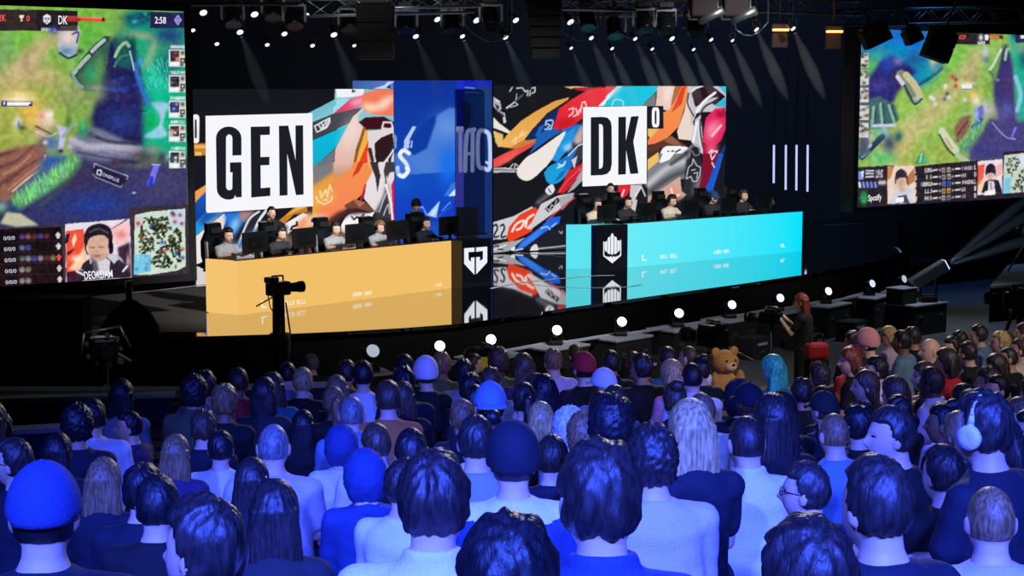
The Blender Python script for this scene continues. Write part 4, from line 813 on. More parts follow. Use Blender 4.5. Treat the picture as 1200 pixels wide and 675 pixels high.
r.poly([(1118, 150), (1126, 138), (1138, 134), (1136, 150), (1124, 168), (1120, 166)], (138, 96, 84), soft=1.5); r.stroke([(1122, 158), (1134, 142)], 2, (96, 60, 60)); r.poly([(1124, 170), (1138, 156), (1152, 142), (1150, 156), (1136, 176), (1128, 180)], (96, 160, 110), soft=1); grass(r, (1128, 176), (1150, 146), 40, 5, (120, 190, 130))
r.poly([(1150, 156), (1160, 138), (1180, 142), (1205, 142), (1205, 185), (1136, 190), (1136, 178)], (72, 66, 124), soft=2); r.blob(1150, 176, 16, 8, (60, 60, 130), .8); r.stroke([(1163, 144), (1178, 160), (1190, 163)], 1.6, (150, 150, 210)); r.stroke([(1186, 160), (1190, 150)], 3, (120, 110, 240)); r.blob(1180, 136, 14, 6, (90, 80, 150), .8)
r.stroke([(1104, 154), (1112, 166), (1120, 176)], 8.5, (206, 214, 186)); r.stroke([(1108, 162), (1116, 174)], 2, (214, 160, 110)); r.stroke([(1101, 158), (1110, 174), (1118, 182)], 2.4, (60, 90, 60)); r.stroke([(1122, 182), (1134, 190)], 6, (170, 196, 160))
r.poly([(1072, 192), (1080, 176), (1086, 192)], (44, 150, 110)); r.stroke([(1080, 180), (1078, 190)], 2, (170, 220, 200)); r.blob(1084, 188, 5, 5, (90, 190, 130), .8)
# its display strips
r.poly([(1008, 30), (1017, 30), (1017, 42), (1008, 42)], (30, 34, 46)); r.poly([(1013, 38), (1015, 34), (1017, 40), (1015, 44)], (236, 236, 240))
for k in range(5):
    y = 62 + k * 20.5
    r.rect(1007.5 - k * .8, y, 1018, y + 17, (214, 214, 206)); 
    for _ in range(12): r.blob(RNG.uniform(1008 - k * .7, 1017), RNG.uniform(y + 1, y + 16), 2, 1.4, RNG.choice([(50, 46, 50), (120, 100, 90), (30, 30, 40), (170, 160, 150)]), .9)
r.poly([(1122, 37), (1160, 38), (1160, 52), (1112, 52)], (44, 36, 38)); r.poly([(1160, 38), (1176, 38), (1176, 46), (1160, 46)], (120, 110, 70), .8); r.stroke([(1158, 43), (1173, 43.6)], 3, (230, 110, 60)); r.stroke([(1172, 43), (1174, 44)], 3, (90, 40, 40)); r.blob(1149.5, 44, 2.6, 4, (240, 240, 246)); r.rect(1154, 40.5, 1158, 47, (244, 244, 248)); r.glyphs(1146, 49, 8, 2.2, 4, (230, 230, 236)); r.glyphs(1113, 48, 5, 3, 3, (226, 226, 230)); r.rect(1190, 38, 1210, 50, (40, 44, 80)); r.rect(1196, 41, 1205, 45, (230, 230, 240))
r.poly([(1003, 196), (1040, 194), (1073, 195), (1110, 191), (1146, 188), (1175, 186), (1176, 178), (1210, 176), (1210, 232), (1003, 247)], (42, 34, 44))
r.poly([(1006, 201), (1012, 200), (1012, 210), (1006, 211)], (130, 150, 230)); r.poly([(1009, 202), (1012, 200), (1011, 210)], (240, 240, 250))
for i in range(3): r.rect(1014, 199 + i * 3.4, 1024, 201 + i * 3.4, (200, 200, 210)); r.glyphs(1026, 199 + i * 3.4, 9, 2.2, 4, (196, 196, 206))
for i in range(5): r.stroke([(1007 + i * 4.6, 214), (1008 + i * 4.6, 219)], 2.6, RNG.choice([(130, 140, 230), (226, 226, 240)])); 
for i in range(3): r.blob(1031 + i * 2.8, 214, 1.6, 2.6, (236, 230, 220))
r.blob(1012.5, 232, 4, 6.2, (30, 190, 90), 1); r.blob(1012.5, 232, 3, 5, (40, 214, 104), 1)
for i in range(3): r.stroke([(1010.4, 229.4 + i * 2.4), (1012.5, 228.6 + i * 2.4), (1014.6, 229.6 + i * 2.4)], .9, (30, 40, 36))
r.poly([(1040, 195), (1072, 194), (1073, 238), (1040, 239)], (236, 214, 196)); r.poly([(1040, 196), (1048, 195), (1044, 208), (1040, 212)], (206, 130, 90)); r.poly([(1062, 208), (1072, 196), (1072, 212), (1064, 218)], (190, 120, 80)); r.poly([(1043, 236), (1050, 222), (1056, 219), (1066, 220), (1071, 234), (1071, 238), (1042, 239)], (206, 210, 226)); r.poly([(1050, 238), (1052, 230), (1062, 228), (1066, 238)], (70, 70, 84)); r.blob(1056, 214, 5.4, 8, (206, 160, 136), 1); r.blob(1057, 222, 3, 3, (210, 166, 140), 1); r.poly([(1049, 212), (1050, 202), (1056, 198), (1062, 202), (1063, 210), (1060, 208), (1053, 209)], (52, 46, 60), smooth=True); r.stroke([(1049.5, 208), (1049.6, 215)], 1.6, (70, 60, 64)); r.stroke([(1063, 208), (1063.4, 215)], 1.8, (60, 54, 60)); r.poly([(1050, 232), (1059, 231), (1059, 237), (1050, 238)], (244, 244, 250))
for i in range(5):
    y = 199.5 + i * 8.2; r.glyphs(1072 + .2 * i, y - 1.5, 1.6, 4.5, 1, (220, 214, 216)); r.glyphs(1084 - (i == 2) * 5, y - 2, 9 + (i == 2) * 4, 4, (4, 2, 6, 3, 2)[i], (210, 206, 210), slope=-.05)
    r.stroke([(1093.5, y), (1098, y - .4)], 1.9, (226, 226, 230)); r.blob(1101.5, y - .4, 1.3, 1.3, (210, 210, 216)); r.rect(1104, y - 3.2, 1108, y + 2.8, [(190, 170, 130), (170, 160, 150), (90, 130, 210), (210, 150, 90), (200, 190, 190)][i]); r.rect(1110, y - 3.6, 1114, y + 2.4, [(226, 200, 170), (190, 180, 180), (70, 100, 200), (214, 170, 90), (150, 150, 160)][i]); r.blob(1106, y, 1.2, 2, (60, 60, 80)); r.blob(1112, y, 1.2, 2, (70, 50, 60))
    r.blob(1116.6, y - 1, 1.2, 1.2, (210, 210, 216)); r.stroke([(1120, y - 1.6), (1125, y - 2)], 1.9, (226, 226, 230)); r.glyphs(1127, y - 4, (13, 6, 15, 5, 5)[i], 3.6, (6, 2, 6, 2, 2)[i], (206, 200, 204), slope=-.06); r.glyphs(1142, y - 5.6, 1.8, 4.6, 1, (226, 220, 220))
r.poly([(1146, 189), (1175, 186.4), (1174.5, 226), (1145.6, 228.6)], (236, 222, 230)); r.poly([(1146, 194), (1154, 192), (1152, 220), (1146, 222)], (236, 96, 76)); r.poly([(1146, 218), (1154, 206), (1154, 222), (1146, 226)], (252, 210, 180), soft=.8); r.poly([(1164, 196), (1174, 190), (1174, 204), (1167, 208)], (240, 180, 180)); r.poly([(1150, 226), (1154, 213), (1160, 210), (1170, 211), (1174, 222), (1174, 226)], (40, 32, 44)); r.poly([(1158, 212), (1165, 212), (1166, 224), (1158, 225)], (220, 214, 224)); r.stroke([(1161, 214), (1162, 222)], 1, (90, 80, 110)); r.blob(1160, 205, 4.6, 6.4, (210, 166, 144), 1); r.poly([(1155, 205), (1155.5, 196), (1161, 191.5), (1166, 195), (1167, 206), (1164, 203), (1158, 203)], (42, 34, 52), smooth=True); r.poly([(1154, 224), (1166, 223), (1166, 228), (1154, 229)], (246, 244, 250))
r.poly([(1177, 182), (1210, 178), (1210, 224), (1175, 227)], (200, 212, 196)); r.poly([(1177, 208), (1185, 208), (1184, 226), (1175, 227)], (130, 200, 230)); r.poly([(1193, 182), (1205, 180), (1205, 196), (1194, 196)], (214, 224, 230))
for q in range(90):
    x, y = RNG.uniform(1180, 1200), RNG.uniform(184, 222)
    if x < 1186 and y > 206: continue
    if abs((x - 1177) / 26 + (y - 182) / 46 - 1) < .1: continue
    an = RNG.uniform(0, 3.1); r.stroke([(x, y), (x + 2 * math.cos(an), y + 2 * math.sin(an))], 1.6, RNG.choice([(30, 34, 32), (60, 66, 50), (90, 96, 70)]), smooth=False)
r.speckle(9, 2.5, 12)
A = at(1007, 115, Y=38.0); B = at(1200, 115, Y=42.0); B2 = B + (B - A) * .06
rsc, P_R = big_screen('screen beyond the four light tubes showing a strategy game above a music logo', '', A, B2, 0, 0, at(1004, 243.5, Y=38.0).z, at(1010, 33.5, Y=38.0).z, r, (205, 212), 1005, 1212)
text_shape('lettering', 'Spotify', [(1017.5, 228.5), (1033, 227), (1033, 236.5), (1017.5, 238)], P_R, M_TXT, rsc)
text_shape('lettering', 'KDF', [(1124, 41), (1132, 41), (1132, 46), (1124, 46)], P_R, M_TXTR, rsc)
# ------------------------------------------------------------------ people
def remeshed(mb, voxel, smooth=4, name='body'):
    me = mb.mesh(name)
    o = bpy.data.objects.new(name, me); COL.objects.link(o)
    m = o.modifiers.new('r', 'REMESH'); m.mode = 'VOXEL'; m.voxel_size = voxel; m.use_smooth_shade = True
    s = o.modifiers.new('s', 'SMOOTH'); s.factor = .5; s.iterations = smooth
    dg = bpy.context.evaluated_depsgraph_get(); dg.update()
    out = bpy.data.meshes.new_from_object(o.evaluated_get(dg)); out.name = name
    bpy.data.objects.remove(o); bpy.data.meshes.remove(me)
    out.polygons.foreach_set('use_smooth', [True] * len(out.polygons))
    return out
def cap(mb, p0, p1, r0, r1=None, n=12):
    r1 = r0 if r1 is None else r1
    mb.tube(p0, p1, r0, r1, n); mb.ball(p0, r0, n, 8); mb.ball(p1, r1, n, 8)
HEAD_S = 1.07
def head_pt(x, y, z):
    px, py, pz = x * .074, y * .094, z * .115
    if z < 0:
        t = -z; px *= 1 - .2 * t * t
        py = py * (1 - .35 * t) if y < 0 else py + .01 * t
    g = lambda a, b, c, d: math.exp(-((px - a) / b) ** 2 - ((pz - c) / d) ** 2)
    if y > 0:
        py += .026 * g(0, .013, -.022, .016) + .014 * g(0, .01, .0, .02) + .005 * g(0, .024, -.054, .007) + .008 * g(0, .02, -.1, .02) + .004 * g(0, .05, .032, .01)
        py -= .010 * g(.032, .016, .012, .011) + .010 * g(-.032, .016, .012, .011) + .003 * g(0, .02, -.068, .006)
    return Vector((px, py, pz)) * HEAD_S
def sphere_dirs(seg, rin):
    for i in range(rin + 1):
        t = PI * i / rin; st = max(math.sin(t), 1e-3)
        yield [(st * math.cos(2 * PI * j / seg), st * math.sin(2 * PI * j / seg), -math.cos(t)) for j in range(seg)]
def hand(mb, w, d, up, side, curl=.5):
    """palm and five bent fingers; w wrist, d direction of the palm, up the back of the hand, side towards the thumb"""
    w, d, up, side = Vector(w), Vector(d).normalized(), Vector(up).normalized(), Vector(side).normalized()
    for k in (-.024, -.008, .008, .024): cap(mb, w + side * k * .6, w + d * .085 + side * k, .014, .013, 8)
    for k, L in zip((.027, .009, -.009, -.027), (.068, .078, .072, .056)):
        p = w + d * .09 + side * k; dd = d.copy()
        for s in range(3):
            dd = (dd - up * curl * .45).normalized(); q = p + dd * L * (.45, .32, .23)[s]; cap(mb, p, q, .0095 - s * .001, .009 - s * .001, 8); p = q
    p = w + d * .03 + side * .028; q = p + (d * .5 + side * .75 - up * .2).normalized() * .042; r_ = q + (d * .85 + side * .2 - up * .35).normalized() * .034
    cap(mb, p, q, .013, .011, 8); cap(mb, q, r_, .011, .009, 8)
def V(*a): return Vector(a)
class Body:
    """joint positions of one pose; face +Y, feet at z = 0"""
    def __init__(s, w=1.0, sit=True, arms='lap', yaw=0, nod=0, belly=1.0):
        s.w = w; z0 = 0 if sit else .43
        s.rings = [(.50, -.01, .165, .118), (.60, -.02, .152 * belly, .112 * belly), (.72, -.02, .148 * belly, .106 * belly), (.84, -.01, .160, .115), (.93, -.01, .170, .112), (.985, -.015, .158, .088), (1.015, -.015, .112, .07), (1.036, -.012, .072, .062), (1.075, .002, .055, .056), (1.12, .01, .053, .055)]
        s.rings = [(z + z0, y, rx * (w if rx > .08 else .5 + .5 * w), ry * (.5 + .5 * w)) for z, y, rx, ry in s.rings]
        s.sh = V(.172 * w, -.012, .955 + z0); s.head = V(0, .03, 1.172 + z0)
        s.hm = Matrix.Translation(s.head) @ Matrix.Rotation(math.radians(yaw), 4, 'Z') @ Matrix.Rotation(math.radians(-nod), 4, 'X')
        if arms == 'lap': s.el = V(.192 * w + .006, .06, .70 + z0); s.wr = V(.10, .27, .655 + z0); s.hd = (V(-.25, .9, -.15), V(0, .1, 1), V(-1, 0, 0))
        elif arms == 'desk': s.el = V(.235 * w, .10, .85 + z0); s.wr = V(.16, .36, .89 + z0); s.hd = (V(-.1, 1, .12), V(0, 0, 1), V(-1, 0, 0))
        elif arms == 'camera': s.el = V(.23 * w, .12, .74 + z0); s.wr = V(.10, .32, .95 + z0); s.hd = (V(-.4, .7, .5), V(.5, .5, .2), V(-.4, -.2, 1))
        else: s.el = V(.25 * w, -.02, .68 + z0); s.wr = V(.25 * w, .10, .45 + z0); s.hd = (V(0, .2, -1), V(.9, 0, 0), V(0, 1, 0))
        if sit: s.hip = V(.09, 0, .56); s.kn = V(.115, .41, .53); s.an = V(.115, .35, .09); s.to = V(.13, .48, .035)
        else: s.hip = V(.09, 0, .92); s.kn = V(.105, .02, .50); s.an = V(.11, -.01, .09); s.to = V(.125, .14, .035)
    @staticmethod
    def mir(v): return V(-v.x, v.y, v.z)
    def loft(s, mb, rings, g=0.0, n=22):
        mb.ring_loft([[V((rx + g) * math.copysign(abs(math.cos(t)) ** .86, math.cos(t)), y + (ry + g) * math.copysign(abs(math.sin(t)) ** .86, math.sin(t)), z) for t in [2 * PI * i / n for i in range(n)]] for z, y, rx, ry in rings])
    def body(s, voxel=.0075):
        mb = MB(); s.loft(mb, s.rings)
        for f in (lambda v: v, s.mir):
            cap(mb, f(s.sh - V(.07, 0, -.012)), f(s.sh), .06, .055); cap(mb, f(s.sh), f(s.el), .05 * s.w, .038 * s.w); cap(mb, f(s.el), f(s.wr), .038 * s.w, .026)
            hand(mb, f(s.wr), f(s.hd[0]), f(s.hd[1]), f(s.hd[2]))
            cap(mb, f(s.hip), f(s.kn), .082, .054); cap(mb, f(s.kn), f(s.an), .052, .036); cap(mb, f(s.an), f(s.to), .036, .03); cap(mb, f(s.an + V(0, -.03, -.035)), f(s.to), .034, .03)
        sd = [[head_pt(*d) for d in row] for row in sphere_dirs(56, 44)]
        mb.ring_loft([[s.hm @ p for p in r] for r in sd])
        for sx in (-1, 1): mb.ball((0, 0, 0), (.009, .02, .033), 12, 10, s.hm @ Matrix.Translation((sx * .083, -.012, -.004)) @ Matrix.Rotation(sx * -.35, 4, 'Z'))
        me = remeshed(mb, voxel, 3)
        mats = [pmat('skin', (206, 160, 134), .55), pmat('eye_dark', (26, 20, 22), .2), pmat('lip', (160, 84, 80), .5), pmat('shoe_black', (20, 20, 24), .6)]
        for m in mats: me.materials.append(m)
        inv = s.hm.inverted()
        for p in me.polygons:
            c = p.center
            if c.z < .075: p.material_index = 3; continue
            if c.z < s.head.z - .2: continue
            h = inv @ c / HEAD_S
            if h.y > .05:
                if ((abs(h.x) - .032) / .012) ** 2 + ((h.z - .012) / .0045) ** 2 < 1: p.material_index = 1
                elif (h.x / .022) ** 2 + ((h.z + .054) / .007) ** 2 < 1: p.material_index = 2
        return me
    def shirt(s, sleeve='short', voxel=.012, collar=False, hood=False, loose=1.0):
        mb = MB(); g = .017 * loose
        rr = [(z, y, rx, ry) for z, y, rx, ry in s.rings if rx > .058 * s.w and z < s.head.z - .125]
        s.loft(mb, rr[:-1] + [(rr[-2][0] + .035, rr[-2][1] + .004, .058, .056)], g)
        for f in (lambda v: v, s.mir):
            cap(mb, f(s.sh - V(.08, 0, -.012)), f(s.sh), .062 + g * .6, .056 + g)
            e = s.el if sleeve == 'long' else s.sh.lerp(s.el, .66)
            cap(mb, f(s.sh), f(e), .052 * s.w + g, (.04 if sleeve == 'long' else .048) * s.w + g)
            if sleeve == 'long': cap(mb, f(s.el), f(s.el.lerp(s.wr, .93)), .04 * s.w + g, .03 + g * .6)
        if collar: mb.lathe([(.060, -.01), (.082, -.02), (.08, .03), (.062, .034), (.056, .01)], 20, Matrix.Translation((0, -.008, s.head.z - .128)) @ Matrix.Rotation(-.15, 4, 'X'))
        if hood:
            for a in range(-80, 81, 20):
                t = math.radians(a - 90); mb.ball((.095 * math.cos(t), -.015 + .085 * math.sin(t), s.head.z - .14 - .03 * abs(a) / 80), (.045, .04, .04), 10, 8)
        me = remeshed(mb, voxel, 5, 'shirt')
        for v in me.vertices:
            k = noise.noise(Vector((v.co.x * 9, v.co.y * 9, v.co.z * 16))); v.co += v.normal * k * .006
        me.materials.append(pmat('cloth', (60, 60, 66), .85)); return me
    def trousers(s, voxel=.014):
        mb = MB(); g = .014
        s.loft(mb, [s.rings[0], (s.rings[0][0] + .07, s.rings[0][1], s.rings[1][2], s.rings[1][3])], g)
        for f in (lambda v: v, s.mir):
            cap(mb, f(s.hip), f(s.kn), .086 + g, .06 + g); cap(mb, f(s.kn), f(s.an + V(0, 0, .03)), .058 + g, .045 + g)
        me = remeshed(mb, voxel, 4, 'trousers'); me.materials.append(pmat('denim', (34, 38, 52), .8)); return me

def hair_mesh(kind, seed=0):
    """hair in head coordinates"""
    P = dict(short=(.010, .014, .006, 8, -.5), messy=(.012, .02, .011, 5.5, -.56), crop=(.0035, .003, .0012, 14, -.48), curly=(.02, .022, .013, 9, -.62), long=(.012, .014, .004, 7, -.8), bob=(.016, .016, .005, 6, -.85), ponytail=(.008, .010, .003, 8, -.6), bun=(.009, .010, .003, 8, -.6), under=(.006, -.01, .002, 9, -.55), fluffy=(.03, .03, .02, 11, -.95))[kind]
    base, top, amp, fr, back = P; o = Vector((seed * 3.7, seed * 1.9, seed * 7.3)); rings = []
    for row in sphere_dirs(64, 48):
        R = []
        for x, y, z in row:
            p = head_pt(x, min(y, .55) if y > .55 and z < .5 else y, z); d = Vector((x, y, z))
            front = max(0, min(1, (y + .10) / .36))
            lim = back * (1 - front) + (.53 if kind not in ('long', 'bob', 'fluffy') else .42) * front
            if kind in ('long', 'bob', 'fluffy') and abs(x) > .55: lim -= .9 * (abs(x) - .55) * front
            m = max(0, min(1, (z - lim) / .12))
            cz = max(-1, min(1, -.45 * y + .893 * z)); th = math.acos(cz); ph = math.atan2(x, .893 * y + .45 * z)
            q = Vector((math.cos(ph) * fr * .55, math.sin(ph) * fr * .55, th * 1.3)) + o if kind not in ('curly', 'fluffy') else Vector((x * fr, y * fr, z * fr)) + o
            off = base * (1 if z > -.15 or kind in ('long', 'bob', 'fluffy', 'curly') else max(.25, 1 + (z + .15) * 1.9)) + top * max(0, z) + amp * (noise.noise(q) + .5 * noise.noise(q * 2.3))
            if z > .55 and y < .1: off -= .004 * math.exp(-((x / .1) ** 2 + ((y + .35) / .2) ** 2))
            R.append(p + d * (off * m - .02 * (1 - m)))
        rings.append(R)
    mb = MB(); mb.ring_loft(rings)
    if kind in ('long', 'bob'):
        drop = .33 if kind == 'long' else .13; N = 40; n = 12; rr = []
        for i in range(n + 1):
            t = i / n; z = .05 - t * (drop + .05); r = []
            for j in range(N):
                a = 2 * PI * j / N; wv = 1 + .07 * noise.noise(Vector((math.cos(a) * 4, math.sin(a) * 4, t * 1.5)) + o)
                rx = (.088 + .022 * math.sin(t * PI * .8)) * wv; ry = (.055 - .012 * t) * wv
                r.append(Vector((rx * math.cos(a), -.058 - .012 * t + ry * math.sin(a), z + (.025 * noise.noise(Vector((a * 3, 0, 0)) + o) * t))))
            rr.append(r)
        mb.ring_loft(rr)
    if kind == 'ponytail':
        pts = [(0, -.10, .05), (0, -.145, .03), (.005, -.16, -.06), (.0, -.15, -.17), (.0, -.14, -.26)]; rs = [.022, .034, .036, .03, .008]
        for i in range(4): cap(mb, pts[i], pts[i + 1], rs[i], rs[i + 1])
    if kind == 'bun': mb.ball((0, -.07, .125), (.05, .05, .045)); mb.ball((0, -.02, .1), (.06, .06, .03))
    if kind in ('long', 'bob', 'ponytail', 'bun'):
        me = remeshed(mb, .0075, 3, 'hair')
        for v in me.vertices:
            a = math.atan2(v.co.x, -v.co.y - .02); v.co += v.normal * (.0045 * noise.noise(Vector((a * 14, v.co.z * 5, seed))) + .002 * noise.noise(Vector((a * 34, v.co.z * 7, seed))))
    else:
        me = mb.mesh('hair')
        if kind in ('short', 'messy'):
            for v in me.vertices:
                c = v.co.normalized(); th = math.acos(max(-1, min(1, -.45 * c.y + .893 * c.z))); ph = math.atan2(c.x, .893 * c.y + .45 * c.z)
                v.co += v.normal * .0035 * noise.noise(Vector((math.cos(ph) * 9, math.sin(ph) * 9, th * 3)) + o)
    me.name = 'hair'; me.polygons.foreach_set('use_smooth', [True] * len(me.polygons))
    me.materials.append(pmat('hair_base', (30, 24, 22), .4)); return me
def cap_mesh(kind):
    mb = MB()
    rings = []
    for row in sphere_dirs(48, 32):
        R = []
        for x, y, z in row:
            p = head_pt(x, y, max(z, -.2)); lim = {'cap': .12, 'beanie': .0, 'hood': -1}[kind]
            m = max(0, min(1, (z - lim + .12 * (1 - y)) / .08)); off = {'cap': .02, 'beanie': .024, 'hood': .04}[kind] + (.012 * max(0, z) if kind != 'beanie' else .03 * max(0, z))
            if kind == 'beanie': off += .003 * math.sin(math.atan2(x, y) * 26) * (1 - abs(z))
            if kind == 'hood':
                p = head_pt(x, y, z) * 1.0; m = 1 if y < .45 else max(0, 1 - (y - .45) / .2); off += .01 * noise.noise(Vector((x * 5, y * 5, z * 5)))
            R.append(p + Vector((x, y, z)) * (off * m - .03 * (1 - m)))
        rings.append(R)
    mb.ring_loft(rings)
    if kind == 'cap':
        n = 14; A = []; B = []
        for i in range(n + 1):
            a = math.radians(-68 + 136 * i / n); A.append(Vector((.088 * math.sin(a), .04 + .062 * math.cos(a), .034))); B.append(Vector((.092 * math.sin(a), .06 + .125 * math.cos(a), .018 - .02 * (1 - math.cos(a)))))
        vs = A + B + [p + V(0, 0, .006) for p in A + B]; k = n + 1; fs = []
        for i in range(n): fs += [(i, i + 1, k + i + 1, k + i), (2 * k + i, 3 * k + i, 3 * k + i + 1, 2 * k + i + 1), (k + i, k + i + 1, 3 * k + i + 1, 3 * k + i)]
        mb.add(vs, fs, True); mb.ball((0, -.01, .155), (.009, .009, .006), 8, 6)
    if kind == 'beanie': mb.lathe([(.098, -.03), (.106, -.02), (.108, .01), (.102, .02)], 32, Matrix.Translation((0, -.005, .03)) @ Matrix.Diagonal((.88, 1.08, 1, 1)))
    me = mb.mesh(kind); me.materials.append(pmat('cap_cloth', (40, 40, 50), .8)); return me
def headset_mesh():
    mb = MB(); pts = [V(.098 * math.sin(a), -.01, .142 * math.cos(a) * .98 + .0) for a in [math.radians(-95 + 190 * i / 16) for i in range(17)]]
    for a, b in zip(pts, pts[1:]): mb.tube(a, b, .012, .012, 8)
    for sx in (-1, 1): mb.lathe([(.02, -.016), (.042, -.014), (.045, .0), (.042, .014), (.02, .018)], 18, Matrix.Translation((sx * .096, -.008, -.005)) @ Matrix.Rotation(PI / 2, 4, 'Y'))
    mb.tube((.1, .02, -.03), (.06, .1, -.06), .004, .004, 6); mb.ball((.058, .102, -.061), .009, 8, 6)
    me = mb.mesh('headset'); me.materials.append(M_BLACK); return me
def glasses_mesh():
    mb = MB()
    for sx in (-1, 1):
        c = [V(sx * .034 + .024 * math.cos(t), .1, .012 + .018 * math.sin(t)) for t in [2 * PI * i / 14 for i in range(15)]]
        mb.path(c, .0025, 6); mb.path([V(sx * .058, .098, .016), V(sx * .084, .0, .012)], .0025, 6)
    mb.path([V(-.01, .1, .014), V(.01, .1, .014)], .0025, 6)
    me = mb.mesh('glasses'); me.materials.append(M_BLACK); return me

POSES = {}
def pose(key):
    if key not in POSES:
        k = dict(man=dict(), woman=dict(w=.87), large=dict(w=1.1, belly=1.15), man_t=dict(yaw=28), woman_t=dict(w=.87, yaw=28), man_r=dict(yaw=-24), woman_r=dict(w=.87, yaw=-24), player=dict(arms='desk', nod=6), player_d=dict(arms='desk', nod=16, yaw=10), stand=dict(sit=False, arms='down'), operator=dict(sit=False, arms='camera', w=.9, nod=4))[key]
        b = Body(**k); POSES[key] = dict(b=b, body=b.body(), shirts={}, trousers=b.trousers())
    return POSES[key]
MESHES = {}
def memo(key, f):
    if key not in MESHES: MESHES[key] = f()
    return MESHES[key]
SKIN = dict(fair=(222, 178, 152), tan=(196, 148, 118), brown=(140, 96, 72), dark=(92, 60, 46))
HAIRC = dict(black=(30, 27, 32), dark=(46, 38, 38), brown=(78, 58, 46), light=(140, 104, 70), blonde=(196, 160, 104), grey=(120, 118, 120), teal=(70, 205, 150), red=(120, 50, 36), white=(225, 222, 226))
def hmat(c): return pmat('hair_' + c, HAIRC[c], .45, bump=.4, scale=16, stretch=(5, 5, 1), var=.5, spec=.5)
CLOTH = dict(black=(15, 15, 18), navy=(18, 23, 42), white=(240, 226, 234), grey=(120, 122, 130), charcoal=(38, 39, 44), lavender=(206, 186, 208), blue=(40, 64, 124), red=(180, 30, 44), olive=(92, 92, 66), cream=(220, 206, 180), purple=(60, 40, 84), orange=(206, 116, 56), teal=(40, 110, 120), pink=(226, 150, 160), silver=(150, 152, 156), sky=(104, 138, 176))
def cmat(c): return pmat('cloth_' + c, CLOTH[c], .85, bump=.35, scale=120, var=.06)
def person(label, loc, rz, s=1.0, body='man', hair='short', hc='black', skin='fair', shirt='black', sleeve='short', collar=False, hood=False, trousers='navy', hat=None, hatc='navy', headset=False, glasses=False, seed=0, group=None, backwards=False):
    P = pose(body); b = P['b']
    e = empty('person', loc, rz, label, 'person', group); e.scale = (s, s, s)
    link('body', P['body'], e, pmat('skin_' + skin, SKIN[skin], .5, bump=.08, scale=60))
    k = (sleeve, collar, hood)
    if k not in P['shirts']: P['shirts'][k] = b.shirt(sleeve, collar=collar, hood=hood, loose=1.5 if hood else 1.0)
    link('shirt', P['shirts'][k], e, cmat(shirt))
    link('trousers', P['trousers'], e, cmat(trousers))
    hr = b.hm.to_euler()
    if hair: link('hair', memo(('hair', hair, seed % 3), lambda: hair_mesh(hair, seed % 3)), e, hmat(hc), b.hm.translation, hr)
    if hat:
        r2 = (b.hm @ Matrix.Rotation(PI, 4, 'Z')).to_euler() if backwards else hr
        link(hat, memo(('hat', hat), lambda: cap_mesh(hat)), e, cmat(hatc), b.hm.translation, r2)
    if headset: link('headset', memo('headset', headset_mesh), e, M_GLASSB if headset is True else cmat(headset), b.hm.translation, hr)
    if glasses: link('glasses', memo('glasses', glasses_mesh), e, M_BLACK, b.hm.translation, hr)
    return e
def head_px(e_loc, z): return None
def face_to(loc, tx, ty): return math.atan2(-(tx - loc.x), ty - loc.y)
# ------------------------------------------------------------------ player desks
M_GOLD = emat('desk_led_gold', (243, 192, 106), 1.0, True); M_CYAN = None
def grad_emat(name, c0, c1, p0, p1):
    m = bpy.data.materials.new(name); m.use_nodes = True; nt = m.node_tree; nt.nodes.remove(nt.nodes['Principled BSDF'])
    g = nt.nodes.new('ShaderNodeNewGeometry'); vm = nt.nodes.new('ShaderNodeVectorMath'); vm.operation = 'DOT_PRODUCT'
    d = Vector(p1) - Vector(p0); L = d.length; d.normalize(); vm.inputs[1].default_value = d
    mr = nt.nodes.new('ShaderNodeMapRange'); mr.inputs[1].default_value = Vector(p0).dot(d); mr.inputs[2].default_value = Vector(p0).dot(d) + L
    cr = nt.nodes.new('ShaderNodeValToRGB'); cr.color_ramp.elements[0].color = rgba(c0); cr.color_ramp.elements[1].color = rgba(c1)
    e = nt.nodes.new('ShaderNodeEmission')
    nt.links.new(g.outputs['Position'], vm.inputs[0]); nt.links.new(vm.outputs['Value'], mr.inputs[0]); nt.links.new(mr.outputs[0], cr.inputs[0]); nt.links.new(cr.outputs[0], e.inputs[0]); nt.links.new(e.outputs[0], nt.nodes['Material Output'].inputs[0])
    m.cycles.emission_sampling = 'FRONT'
    return m
def slab(a, b, z0, z1, t, nrm):
    """upright panel whose front face runs from a to b"""
    mb = MB(); a = Vector((a.x, a.y, 0)); b = Vector((b.x, b.y, 0)); k = -nrm * t
    vs = []
    for p in (a, b, b + k, a + k): vs += [(p.x, p.y, z0), (p.x, p.y, z1)]
    return mb.add(vs, [(0, 2, 3, 1), (2, 4, 5, 3), (4, 6, 7, 5), (6, 0, 1, 7), (1, 3, 5, 7), (0, 6, 4, 2)])
def hor(v): return Vector((v.x, v.y, 0))
def front_of(px, py, A, nrm): return on_plane(px, py, A, nrm)
class Desk: pass
